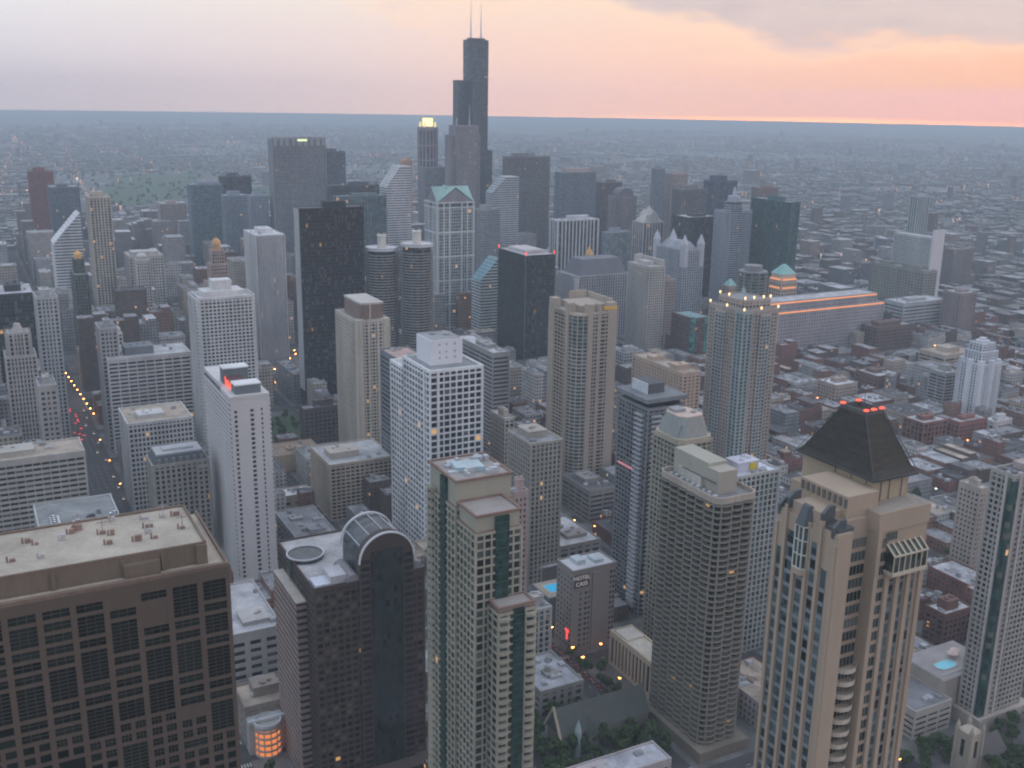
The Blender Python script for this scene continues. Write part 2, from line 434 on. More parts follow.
def pave_mat():
    mt, t = new_mat('pavement')
    pos = t.n('ShaderNodeNewGeometry').outputs['Position']
    n = t.n('ShaderNodeTexNoise', ins={'Vector': pos, 'Scale': .06, 'Detail': 8.0, 'Roughness': .7}).outputs[0]
    cc = t.ramp(n, [(.3, (.07, .07, .07)), (.5, (.13, .125, .12)), (.62, (.18, .175, .17)), (.75, (.10, .095, .09))])
    b = t.n('ShaderNodeBsdfPrincipled', ins={'Base Color': cc, 'Roughness': .9})
    t.n('ShaderNodeOutputMaterial', ins={'Surface': b.outputs[0]}); return mt
mb = MB()
for (x0, x1, y0, y1) in blocks: mb.box(x0, x1, y0, y1, -.5, .14)
mb.build('pavement', pave_mat())['kind'] = 'structure'
mb = MB()
paint = wall((.55, .54, .50), .8, .2)
for i, (x, wd) in enumerate(XS[2:12]):
    y = -100.
    while y > -1600:
        if all(abs(y-yy) > 14 for yy, _ in YS):
            for dx in ((-7.5, -2.5, 2.5, 7.5) if wd > 20 else (0,)): mb.box(x+dx-.12, x+dx+.12, y-3, y, .0, .006)
        y -= 9
for (y, wd) in YS[1:10]:
    x = 100.
    while x > -1200:
        if all(abs(x-xx) > 14 for xx, _ in XS): mb.box(x-3, x, y-.12, y+.12, .0, .006)
        x -= 9
for (x, wx) in XS[2:9]:
    for (y, wy) in YS[2:8]:
        for k in range(int(wx//1.4)):
            u = x-wx/2+.7+k*1.4
            mb.box(u-.3, u+.3, y+wy/2+1, y+wy/2+4, 0, .006); mb.box(u-.3, u+.3, y-wy/2-4, y-wy/2-1, 0, .006)
mb.build('road_markings', paint)['kind'] = 'structure'
mt, t = new_mat('river_water')
nz = t.n('ShaderNodeTexNoise', ins={'Scale': .8, 'Detail': 3.0, 'Vector': t.n('ShaderNodeNewGeometry').outputs['Position']}).outputs[0]
bp = t.n('ShaderNodeBump', ins={'Strength': .25, 'Height': nz})
b = t.n('ShaderNodeBsdfPrincipled', ins={'Base Color': (.03, .06, .055, 1), 'Roughness': .12, 'Normal': bp.outputs[0]})
t.n('ShaderNodeOutputMaterial', ins={'Surface': b.outputs[0]})
flat('river_water', [[(RIVER[0], RIVER[2]), (RIVER[1], RIVER[2]), (RIVER[1], RIVER[3]), (RIVER[0], RIVER[3])]], .012, mt)
grass = wall((.045, .085, .035), .95, .4, .05)
flat('park_lawn', [[(-620, -3350), (-330, -3100), (-560, -4300), (-900, -4400)], [(-760, -3500), (-700, -3150), (-900, -3300), (-980, -3700)]], .02, grass)
flat('riverside_lawn', [[(-238, -925), (-275, -925), (-285, -1000), (-240, -1010)]], .15, grass)

r = empty('river_bridge', (-84, -1129, 0), 'stone bridge that carries the wide avenue over the river', 'bridge')
mb = MB(); mb.box(-15, 15, -24, 24, -.4, .03); mb.build('deck', wall((.07,.07,.07)), r)
for sx in (-1, 1):
    mb = MB(); mb.box(sx*15-.4, sx*15+.4, -24, 24, -.3, 1.2); mb.build('balustrade', wall((.35,.33,.3)), r)

# ------------------------------------------------------------ the towers, far to near
P_ = lambda bay, fh, pw, sh, p=.5: (bay, fh, pw, sh, p)
tower('office_tower', 'plain dull red office tower at far left in the haze', 'office tower', (-130.7,-2146,40.6,50.9,167.4), P_(3.2,3.7,1.2,1.4), (.21,.085,.075), (.08,.035,.035), R_DARK, short='the dull red tower')
tower('office_tower', 'dark slate office tower between the dull red tower and the diamond-topped tower', 'office tower', (-148.1,-1944.4,45.5,57.1,154.2), P_(3,3.7,1,.9), (.12,.14,.17), G_BLUE, R_GREY)
tower('office_tower', 'slim pale tower with a column of lit balconies, right of the diamond-topped tower', 'apartment tower', (-148.9,-1392.1,24.3,41.1,186.5), P_(4,3.3,1.3,.9), CREAM, G_DARK, R_TAN, lit=.06)
tower('office_tower', 'grey green glass office tower left of the dark flat topped block in the haze', 'office tower', (-356.8,-1835.6,53.3,25,162.8), P_(3,3.8,.3,.7), BLUEG, G_TEAL, R_PALE, ph=[(-.1,0,.7,.6,4)])
tower('office_tower', 'dark flat topped office block behind the grey green glass tower', 'office tower', (-425.8,-1902.9,51.3,23.2,169.9), P_(3,3.8,.5,.9), DGREY, G_DARK, R_DARK)
tower('office_tower', 'blue grey office block in front of the dark flat topped block', 'office tower', (-383.6,-1707.4,36.6,20.8,155), P_(3,3.6,.4,1.1), BLUEG, G_BLUE, R_PALE)
tower('office_tower', 'small pale blue block just left of the big ribbed grey tower', 'office tower', (-446.8,-1795.2,30.7,20.2,145.6), P_(3,3.6,.8,1), (.3,.33,.38), G_BLUE, R_PALE)
tower('office_tower', 'hazy beige block far behind the pale courtyard block', 'office building', (-337.2,-2022.1,46.5,31,114.4), P_(3.4,3.8,1.2,1.3), PINKG, G_DARK, R_PALE)
tower('office_building', 'wide pale block with two roof levels behind the slender white tower', 'office building', (-196,-1436.7,42.8,43.2,105.2), P_(3.6,3.8,1.4,1.4), OFFW, G_DARK, R_PALE, ph=[(0,.1,.8,.5,5)], short='the wide pale block')
tower('office_tower', 'white slab tower with fine vertical ribs and teal band under its roof', 'office tower', (-313.2,-1239.2,33.6,57.1,150.9), P_(1.6,3.8,.75,0,.7), WHITE, G_BLUE, R_WHITE, short='the white ribbed slab tower')
tower('office_tower', 'dark wing attached to the right of the big ribbed grey tower', 'office tower', (-579.6,-1809.4,41.9,25,216.5), P_(2.4,3.8,.8,.6), (.13,.14,.17), G_BLUE, R_DARK, units=2)
r = tower('office_tower', 'big grey ribbed tower with a lit sign and notched top, tallest left of centre', 'office tower', (-485.9,-1785.1,92,25.1,239.8), P_(3.1,3.8,1.0,.9,.8), (.27,.27,.29), G_DARK, R_GREY, ph=[(0,0,.9,.7,3)], short='the big ribbed grey tower')
mb = MB()
for k in range(9): mb.box(-46+k*10.6, -46+k*10.6+5.5, 12.5, 13.9, 228, 242.6)
mb.build('top_pier', wall((.27,.27,.29)), r)
mb = MB(); mb.box(-14, 3, 13.95, 14.4, 236, 239.6); mb.build('lit_sign', glow((.9, 1, .55), 1.1), r)
tower('office_tower', 'low wide dark slab behind the black glass tower, topmost of the two dark slabs', 'office tower', (-513.3,-1568.1,79.4,14.5,178.6), P_(3.2,3.8,.5,1), (.08,.09,.1), G_DARK, R_PALE)
tower('office_tower', 'dark teal glass slab directly right of the black tower, behind the twin round towers', 'office tower', (-474.1,-1423.1,74.2,13.1,175.8), P_(4.6,3.8,.8,.5), (.13,.17,.19), G_TEAL, R_PALE)
tower('office_tower', 'narrow pale tower with a sunlit orange side behind the white slanted tower', 'office tower', (-766,-1901.5,20.5,10.2,195.2), P_(3.4,3.8,1,1.2), (.62,.36,.26), G_DARK, R_PALE)  # orange evening glow is put into the wall colour on every side
tower('office_tower', 'wide grey office block low between the green gabled tower and the slanted glass tower', 'office tower', (-657.7,-1348.1,35,16.3,159), P_(2.6,3.4,.8,1.1), (.25,.26,.28), G_BLUE, R_GREY)
tower('office_tower', 'dark finely striped office slab right of the tallest black tower', 'office tower', (-972.4,-1861.3,94.7,21.4,200.8), P_(3,3.8,.6,1.2), (.17,.165,.17), G_DARK, R_PALE, short='the dark striped slab')
tower('office_tower', 'blue glass office tower with pale rooftop box, right of the dark striped slab', 'office tower', (-962.5,-1638.1,73.3,21.3,185.4), P_(3.2,3.8,.9,.8), (.20,.22,.25), G_BLUE, R_PALE, ph=[(0,0,.7,.7,7,wall(PINKG))])
tower('office_tower', 'dark brown flat topped tower left of the barrel roofed tower', 'office tower', (-1077.3,-1685,46.9,17.5,161.8), P_(3.2,3.8,1,.9), (.14,.115,.11), G_DARK, R_GREY)
tower('office_building', 'white ribbed block with dark strips between tall white fins', 'office building', (-833.7,-1423.9,73.7,22,128.6), P_(6.6,4,2.2,0,1.5), (.5,.5,.52), G_DARK, R_PALE, short='the white finned block', near=False)
tower('office_building', 'glass box with white roof left of the pyramid topped tower', 'office building', (-817.4,-1257.7,39.1,10.5,130.2), P_(2.6,3.6,.25,.4), (.25,.3,.33), G_PALE, R_WHITE)
tower('office_tower', 'slim blue grey tower, left one of the two thin towers beyond the pyramid top', 'office tower', (-1162.2,-1627.7,18.1,16,189.8), P_(2.6,3.6,.7,.8), (.25,.27,.3), G_BLUE, R_GREY)
tower('office_tower', 'pinkish tower just right of the slim blue grey tower', 'office tower', (-1214.5,-1651.5,37.5,22.5,178.1), P_(3,3.6,1.1,1), PINKG, G_DARK, R_PALE)
tower('office_tower', 'dark grid tower in front of the pinkish tower', 'office tower', (-1080.8,-1439.4,52.1,25.2,168.9), P_(3.2,3.6,.6,1.1), (.17,.16,.16), G_DARK, R_GREY)
tower('office_tower', 'black glass block with pale roof below the dark grid tower', 'office tower', (-940.5,-1232.1,50.8,38.8,149.4), P_(3.2,3.7,.4,.7), (.06,.065,.07), G_DARK, R_PALE)
tower('office_tower', 'deep blue flat topped tower behind the curved top tower', 'office tower', (-1215.1,-1525.1,52.5,28.9,172.7), P_(3,3.8,.2,.5), (.06,.08,.12), G_BLUE, R_DARK, ph=[(.1,0,.5,.6,10)])
tower('office_building', 'wide dark green glass block right of the curved top tower', 'office building', (-1015.7,-1103.8,14.4,82.8,180.5), P_(2.7,3.8,.2,.6), (.07,.13,.13), G_TEAL, R_PALE, short='the dark green glass block')
tower('office_building', 'low brown block far behind the dark green glass block', 'office building', (-1506.9,-1737.6,49.2,25.5,137.9), P_(3.4,3.8,1,1.2), (.22,.14,.11), G_DARK, R_GREY)
tower('apartment_tower', 'thin white edged dark tower behind the white gridded slab at right', 'apartment tower', (-1428.2,-1253,28.4,14.8,163.9), P_(4.2,3.2,1.4,.4), (.42,.43,.45), G_TEAL, R_GREY)
tower('factory_building', 'long low grey green complex in front of the white gridded slab', 'industrial building', (-1307.7,-1117.3,26.2,109.4,65.6), P_(6,4.5,2.5,2.6), (.22,.21,.18), G_DARK, R_GREY, ph=[(0,.2,.6,.3,6),(0,-.3,.5,.2,4)])
tower('apartment_tower', 'hazy brown grey block at right edge behind the white blank wall', 'apartment building', (-1549.2,-1265,48.7,23.7,67.5), P_(3.4,3.2,1.2,1.3), (.22,.19,.18), G_DARK, R_GREY)
tower('apartment_building', 'brown slab with pale end walls right of the banded grey block', 'apartment building', (-1217.6,-975.2,32.3,28.7,61.9), P_(4,3.2,1.6,1.4), (.25,.2,.19), G_DARK, R_PALE)
tower('parking_garage', 'grey white block with dark horizontal openings at the end of the long warehouse', 'parking garage', (-1159.8,-1020.2,84,34.5,44.3), P_(40,5,1.5,3.2,.6), LGREY, G_BLK, R_PALE, short='the banded grey block')
tower('brick_building', 'dark brown brick mill with stepped roof in front of the banded grey block', 'brick building', (-1044.8,-957.8,65.7,26,32.1), P_(4.4,4.4,1.8,2), (.13,.085,.075), G_DARK, R_GREY, ph=[(.1,.1,.6,.5,6),(-.3,-.2,.2,.3,4)], short='the dark brown mill')
tower('office_building', 'long beige low building with striped windows above the white stepped tower', 'office building', (-1035.1,-840.2,54.4,37.7,22.4), P_(20,4.2,1.2,2.2), (.40,.34,.28), G_DARK, R_TAN)
tower('office_building', 'mid grey banded block left of the white stepped tower', 'office building', (-901.4,-727.5,22.7,20.8,41.6), P_(12,3.6,.8,1.6), (.3,.3,.3), G_DARK, R_PALE, short='the banded mid grey block')
tower('brick_building', 'beige square block with white roof among the low houses, right of the lamp-topped tower', 'office building', (-813,-792.7,30.4,26.9,22.3), P_(4.2,4,2,2), (.36,.3,.26), G_DARK, R_WHITE, short='the beige square block')
tower('brick_building', 'red brick loft with tall dark windows behind the pyramid roof, left of a similar loft', 'brick building', (-785.7,-651.4,31,24,23.8), P_(4.6,4.6,1.6,1), (.2,.09,.07), G_DARK, R_PALE, near=False, short='the red brick loft')
tower('brick_building', 'second red brick loft, wider, adjoining the tall windowed loft on its right', 'brick building', (-830.1,-647.1,38,14,20.1), P_(4.2,4.2,2,1.9), (.22,.10,.085), G_DARK, R_PALE, near=False)
tower('brick_building', 'brown brick warehouse with flat pale roof below the dark brown mill', 'brick building', (-885.1,-802.6,33.9,32.7,21.9), P_(4.2,4.4,2.2,2.2), (.15,.09,.075), G_DARK, R_PALE)
tower('office_building', 'small pink beige block tucked right of the slim pale tower', 'office building', (-798.6,-1088.5,15.8,12,90.7), P_(3.2,3.6,1.3,1.3), PINKG, G_DARK, R_PALE)
tower('office_building', 'low pale gridded block behind the tan crowned tower, right of it', 'office building', (-618.7,-909.5,24.6,15.6,51.7), P_(3.6,3.8,.7,.9), LGREY, G_TEAL, R_DARK)
tower('office_building', 'dark grey block with two red lights behind the white grid tower', 'office building', (-470.5,-1027.4,22,20,60), P_(3.4,3.8,.7,.8), DGREY, G_DARK, R_GREY)
tower('office_tower', 'grey banded slab partly hidden behind the right side of the white grid tower', 'office tower', (-398.2,-784.7,15.6,73.7,100.2), P_(24,3.7,.8,2.0,.5), (.30,.29,.29), G_DARK, R_PALE, ph=[(0,.1,.6,.3,3.5)])
tower('office_tower', 'dark grey banded block with pink roof behind the left side of the white grid tower', 'office tower', (-279.7,-706.7,21.7,35.1,124.7), P_(30,3.7,.8,1.7,.5), (.17,.18,.2), G_DARK, (.42,.30,.26), ph=[], near=False)
tower('apartment_building', 'tan stepped block with blank side walls left of the lamp-topped tower', 'apartment building', (-585,-761.2,19.7,82.6,67.8), P_(4.4,3.4,2.6,1.9), (.46,.34,.26), G_DARK, R_TAN, ph=[(0,.28,.8,.14,5),(0,-.2,.7,.12,4)], near=False)
tower('apartment_tower', 'thin beige block with regular dark windows left of the right-edge tower', 'apartment tower', (-560.6,-414.9,8.5,16.2,77.1), P_(2.7,3.3,1.5,1.7,.3), (.36,.31,.27), G_DARK, R_PALE, units=2, near=True)
tower('office_tower', 'near black block with pale roof edge at the left frame edge', 'office tower', (-20,-1079.8,39.3,60,127.5), P_(3,3.8,.3,.6), (.05,.05,.055), G_DARK, R_PALE)
tower('office_tower', 'tall pale grey tower right of the near black block at left', 'office tower', (-55.9,-998.4,17.1,34.2,136.2), P_(3.2,3.7,1.7,1.2), (.36,.36,.36), G_DARK, R_GREY)
tower('office_tower', 'grey stone tower with small windows in front of the tall pale grey tower', 'office tower', (-38.6,-759,10.7,25.9,118), P_(3.0,3.7,1.6,1.8), (.33,.31,.30), G_DARK, R_GREY, near=False)
tower('office_tower', 'narrow stone tower on the left side of the wide avenue', 'office tower', (-105.6,-1416.1,15.2,39.5,66), P_(3.0,3.7,1.3,1.4), (.36,.34,.33), G_DARK, R_GREY)
tower('office_tower', 'grey stone block on the right side of the wide avenue behind the gridded hotel slab', 'office building', (-102,-962,13.9,29.4,112), P_(3.0,3.7,1.4,1.5), (.34,.33,.33), G_DARK, R_GREY)
tower('office_building', 'wide grey slab with dark horizontal window bands at left below the avenue', 'office building', (24.6,-699.6,82.6,30,87.6), P_(5.2,3.5,.5,1.7,.7), (.40,.37,.33), G_DARK, R_TAN, ph=[(.1,0,.5,.5,3.5)], short='the wide banded slab', near=True)
tower('office_tower', 'wide white office slab with gridded dark windows and dark rooftop box at left', 'office tower', (-105.8,-954.2,70.2,39.6,86), P_(7.4,3.6,.9,1.6,.7), (.50,.48,.47), G_DARK, R_PALE, ph=[(.1,.0,.35,.5,7,wall((.16,.17,.18)))], short='the white gridded slab')
tower('office_building', 'pale building with tall narrow windows in front of the wide white slab', 'office building', (-98,-794,46.7,45.8,73.2), P_(2.9,3.9,1.0,1.3,.6), (.50,.49,.48), G_DARK, R_TAN, ph=[(.1,.1,.4,.3,3)], near=False)
tower('apartment_building', 'beige hotel block with regular windows and white parapet right of the white hotel slab', 'hotel', (-229.6,-720.9,50.6,47.2,44.4), P_(3.9,3.0,.9,1.1,.6), (.46,.39,.31), G_DARK, R_PALE, ph=[(.18,.05,.45,.35,5,wall((.5,.44,.38)))], short='the beige hotel block', near=True)
tower('brick_building', 'dark brown block beside the dark glass tower foot, right of the small lawn', 'office building', (-260.9,-890.4,33.9,12.3,38.1), P_(4,3.8,1.6,1.6), (.11,.085,.08), G_DARK, R_GREY)
tower('low_building', 'tan flat roofed low building behind the white hotel slab', 'low building', (-208.8,-842.3,52.7,33.3,14.4), P_(60,14,2,12,.3), (.40,.31,.22), G_DARK, (.3,.23,.18), ph=[(-.1,.1,.25,.2,2.5)], near=False, units=6)
tower('low_building', 'low building with bright white roof in front of the tan roofed one', 'low building', (-187.1,-761.1,40.7,18,9.1), P_(8,4.5,4,2,.3), (.36,.29,.22), G_DARK, R_WHITE, ph=[], units=6, near=False)
tower('low_building', 'grey store with roof vents left of the beige hotel foot', 'low building', (-185.3,-653.9,28.6,62.7,16.4), P_(7,4.2,1.8,1.8,.4), (.33,.33,.34), G_DARK, R_GREY, ph=[(-.1,.2,.4,.15,2.5),(.15,-.2,.3,.12,2)], units=9, near=False)
tower('parking_garage', 'grey garage at the foot of the tan crowned tower', 'parking garage', (-404,-631,23.5,40.4,26.1), P_(9,3.6,1.4,2.2,.4), (.22,.21,.2), G_BLK, R_DARK, near=False, short='the grey garage')
tower('apartment_tower', 'white apartment block with green window bays right behind the green striped tower foot', 'apartment building', (-263.1,-466.3,12.3,14.3,35.2), P_(3.2,3.4,1.4,.7,.5), (.46,.45,.43), G_TEAL, R_PALE, near=True, short='the green bayed block')
tower('apartment_tower', 'narrow pink block with square windows behind the green striped tower', 'apartment tower', (-245.8,-458.2,8.4,6,112), P_(2.8,3.3,1.3,1.5,.3), (.36,.28,.26), G_DARK, R_DARK, units=1, near=True)
tower('apartment_tower', 'thin stone tower left of the white capped tower in the centre', 'apartment tower', (-320,-611.3,7,21.5,99.8), P_(2.6,3.3,1.1,1.1,.3), (.40,.37,.33), G_DARK, R_PALE, units=1, near=False)
tower('apartment_tower', 'stone tower with white cornice and green window strips, centre, above the round white roof', 'apartment tower', (-311.7,-558.9,23,31.9,98.8), P_(3.2,3.3,1.3,.9,.5), (.35,.32,.28), G_TEAL, R_GREY, ph=[(0,-.1,.6,.5,4.5)], near=True, short='the white capped stone tower')
tower('low_building', 'white roofed low building with skylight frames beside the round white roof', 'low building', (-338.7,-563.9,32,46.8,20), P_(6,5,2,2,.4), (.25,.23,.22), G_DARK, R_PALE, ph=[(-.1,.2,.5,.2,2.5),(.1,-.2,.4,.2,2)], units=10, near=False)
tower('office_building', 'low white flat roofed building below the white hotel slab, beside the red granite tower', 'low building', (-103.3,-506.9,28.2,60,38), P_(9,4.5,3,2.4,.4), (.42,.40,.39), G_DARK, R_PALE, ph=[(-.1,.25,.5,.25,2.5)], units=9, near=False)
tower('low_building', 'low brown building between the red granite tower and the arched tower', 'low building', (-100.2,-462,26,22,22), P_(6,4.5,2,2,.4), (.25,.21,.18), G_DARK, R_TAN, units=6, near=False)
tower('apartment_building', 'small gallery block with flat white roof above the churchyard trees', 'low building', (-242.6,-418.7,25.5,34,16), P_(5,4,2.6,1.5,.4), (.27,.26,.24), G_DARK, (.35,.36,.39), ph=[(0,.1,.25,.2,2)], units=12, near=False, short='the gallery block')
tower('row_building', 'long white roofed low building at the bottom edge below the church', 'low building', (-222,-345.5,50,15,13), P_(3.4,3.6,1.8,1.6,.3), (.42,.38,.38), G_DARK, (.42,.42,.46), ph=[(.25,0,.3,.7,1.5)], units=3, near=True)
tower('brick_building', 'dark brick apartment block with white roof left of the right-edge tower foot', 'apartment building', (-492.4,-376.4,23.2,14,22.4), P_(3.6,3.5,1.8,1.6,.3), (.14,.075,.06), G_DARK, R_PALE, near=False)
tower('parking_garage', 'low garage with open decks between the pyramid roof tower and the right-edge tower', 'parking garage', (-404,-318,26,26,16), P_(8,3.4,1.2,1.9,.3), (.36,.33,.30), G_BLK, (.2,.2,.21), ph=[], units=4, near=False)

# ------------------------------------------------------------ towers with shapes of their own
def root_at(name, label, cat, x, y, W, D, short=None, group=None):
    FOOT.append((x-W, x, y-D, y))
    if short: LAND.append((short, x-W/2, y-D/2))
    return empty(name, (x-W/2, y-D/2, 0), label, cat, group)
def block(root, W, D, z0, z1, st, wc, gc, near=False, cx=0., cy=0., lit=.012, faces='NESW', roofc=None, corner=True, parapet=1.0, wname='wall'):
    """one volume of a stepped building"""
    fr = MB(); panes = [] if near else None
    facade(fr, W, D, z0, z1, st, cx, cy, faces, panes, corner, parapet)
    if near:
        fr.box(cx-W/2+.01, cx+W/2-.01, cy-D/2+.01, cy+D/2-.01, z0, z1-.1)
        PANES.append((root, gc, panes, lit))
    else:
        co = MB(); co.box(cx-W/2, cx+W/2, cy-D/2, cy+D/2, z0, z1-.1)
        co.build('window', glass(gc, lit, cell=(st[0]*.97, st[0]*.97, st[1])), root)['kind'] = 'stuff'
    fr.build(wname, wall(wc), root)
    if roofc:
        mb = MB(); mb.box(cx-W/2+.1, cx+W/2-.1, cy-D/2+.1, cy+D/2-.1, z1-.3, z1+.1); mb.build('roof', wall(roofc, .9, .5, .09), root)

# --- nine-tube black tower
cx, cy = -976., -2040.
r = root_at('black_skyscraper', 'tallest black stepped skyscraper with two white antennas on its roof', 'skyscraper', cx+34.5, cy+34.5, 69, 69, 'the tallest black tower')
hts = {(-1,0):425,(0,0):425,(0,1):345,(0,-1):345,(1,0):345,(1,1):255,(-1,-1):255,(-1,1):205,(1,-1):205}
blackw = wall((.035,.037,.045), .5, .1)
for (i, j), H in hts.items():
    mb = MB(); X, Y = i*23., j*23.
    co = MB(); co.box(X-11.45, X+11.45, Y-11.45, Y+11.45, 0, H-.2)
    co.build('window', glass((.035,.045,.06), .003, cell=(4.6,4.6,3.9)), r)['kind'] = 'stuff'
    facade(mb, 22.9, 22.9, 0, H, (4.6, 3.9, .9, 1.0, .3), X, Y)
    for zb in (118, 258, 340, 412):
        if zb+9 < H: mb.box(X-11.9, X+11.9, Y-11.9, Y+11.9, zb, zb+8)
    mb.build('tube', blackw, r)
for X, hh in ((-23, 500), (0, 503)):
    mb = MB(); mb.cyl(X, 0, 425, 440, 2.2, 10, 1.6); mb.cyl(X, 0, 440, 470, 1.5, 8, 1.0); mb.cyl(X, 0, 470, hh, .8, 8, .35)
    mb.build('antenna', wall((.6,.6,.62)), r)
mb = MB(); mb.box(-30, 6, -6, 6, 425, 429.5); mb.build('penthouse', blackw, r)

# --- crowned tower left of it
def ngon(cx, cy, r, n=8, ph=.5): return [(cx+r*math.cos(2*math.pi*(k+ph)/n), cy+r*math.sin(2*math.pi*(k+ph)/n)) for k in range(n)]
r = root_at('crowned_tower', 'octagonal grey tower with a glowing yellow crown, left of the tallest black tower', 'skyscraper', -879.6, -2070.9, 38.5, 30, 'the crowned tower')
mb = MB(); mb.prism(ngon(0, 0, 21), 0, 246); mb.build('window', glass((.06,.055,.07), .004, cell=(3,3,3.8)), r)['kind'] = 'stuff'
mb = MB()
for k in range(16):
    a_ = 2*math.pi*k/16+.2; mb.box(20.2*math.cos(a_)-1.2, 20.2*math.cos(a_)+1.2, 20.2*math.sin(a_)-1.2, 20.2*math.sin(a_)+1.2, 0, 247)
for k in range(8): mb.ring(ngon(0, 0, 21.6), ngon(0, 0, 20.5), 30*k+2, 30*k+5)
mb.prism(ngon(0, 0, 21.8), 244, 251); mb.build('wall', wall((.28,.23,.25)), r)
crown = glow((1, .86, .38), 1.9)
mb = MB(); mb.cyl(0, 0, 253, 268, 10.5, 16); mb.build('lit_crown', crown, r)
mb = MB(); mb.cyl(0, 0, 268, 269.5, 11.6, 16)
for k in range(4):
    a_ = math.pi/4+k*math.pi/2; mb.cyl(16.5*math.cos(a_), 16.5*math.sin(a_), 251, 261, 2.6, 8)
mb.build('crown_turret', glow((1, .83, .36), 1.0), r)
block(r, 61.5, 30, 0, 170, (3,3.8,1,1,.5), (.24,.23,.26), G_DARK, cx=-8, cy=26, roofc=R_GREY, wname='lower_wing')

# --- stepped pink granite tower with spires
r = root_at('stepped_tower', 'stepped grey pink tower with thin spires, standing in front of the tallest black tower', 'skyscraper', -811.6, -1773.1, 58.2, 34, 'the stepped granite tower')
block(r, 44, 30, 0, 262, (2.9,3.8,1.3,.9,.6), (.27,.235,.25), G_DARK, roofc=R_GREY, cx=-2)
block(r, 58.2, 24, 0, 245, (2.9,3.8,1.3,.9,.6), (.25,.225,.24), G_DARK, roofc=R_GREY, wname='shoulder')
block(r, 84, 34, 0, 150, (2.9,3.8,1.2,1,.6), (.22,.22,.25), G_DARK, cx=18, cy=-5, roofc=R_GREY, wname='lower_wing')
for X in (-14, 12):
    mb = MB(); mb.cyl(X, 0, 262, 276, 1.6, 8, .9); mb.cyl(X, 0, 276, 299 if X < 0 else 268, .9, 8, .3); mb.build('spire', wall(LGREY), r)

# --- green gabled tower
r = root_at('gabled_tower', 'pale gridded tower with green copper gables on each side of its roof', 'office tower', -524.5, -1189.5, 50.2, 37.1, 'the green gabled tower')
W, D, H = 50.2, 37.1, 188.
gw = glass(G_TEAL, .008, cell=(3.1,3.1,3.8))
mb = MB(); mb.box(-W/2, W/2, -D/2, D/2, 0, H); mb.build('window', gw, r)['kind'] = 'stuff'
mb = MB(); facade(mb, W, D, 0, H-6, (3.1,3.8,.45,.55,.3), parapet=0)
for L, F in ((W, 'N'), (W, 'S'), (D, 'E'), (D, 'W')):
    for u in (-.5, -.33, -.17, .17, .33, .5):
        U = u*(L-2)
        if F in 'NS': s_ = 1 if F == 'N' else -1; mb.box(U-.8, U+.8, s_*D/2-(.8 if s_ < 0 else 0), s_*D/2+(.8 if s_ > 0 else 0), 0, H)
        else: s_ = 1 if F == 'E' else -1; mb.box(s_*W/2-(.8 if s_ < 0 else 0), s_*W/2+(.8 if s_ > 0 else 0), U-.8, U+.8, 0, H)
for z in (30, 60, 90, 120, 150, H-7.5, H-1.5): mb.box(-W/2-.9, W/2+.9, -D/2-.9, D/2+.9, z, z+1.7)
mb.build('wall', wall((.50,.51,.52)), r)
gcop = wall((.25,.39,.355), .7)
mb = MB(); hz = 206.
for s_ in (1, -1):
    mb.poly([(-W/2, s_*D/2, H), (W/2, s_*D/2, H), (0, s_*D/2, hz), (0, 0, hz)], [(0, 3, 2), (1, 2, 3)])
    mb.poly([(s_*W/2, -D/2, H), (s_*W/2, D/2, H), (s_*W/2, 0, hz), (0, 0, hz)], [(0, 3, 2), (1, 2, 3)])
mb.build('roof', gcop, r)
mb = MB()
for s_ in (1, -1):
    mb.poly([(-W/2+2, s_*(D/2-.4), H+.3), (W/2-2, s_*(D/2-.4), H+.3), (0, s_*(D/2-.4), hz-1.2)], [(0, 1, 2)])
    mb.poly([(s_*(W/2-.4), -D/2+2, H+.3), (s_*(W/2-.4), D/2-2, H+.3), (s_*(W/2-.4), 0, hz-1.2)], [(0, 1, 2)])
mb.build('gable', wall((.22,.21,.22)), r)

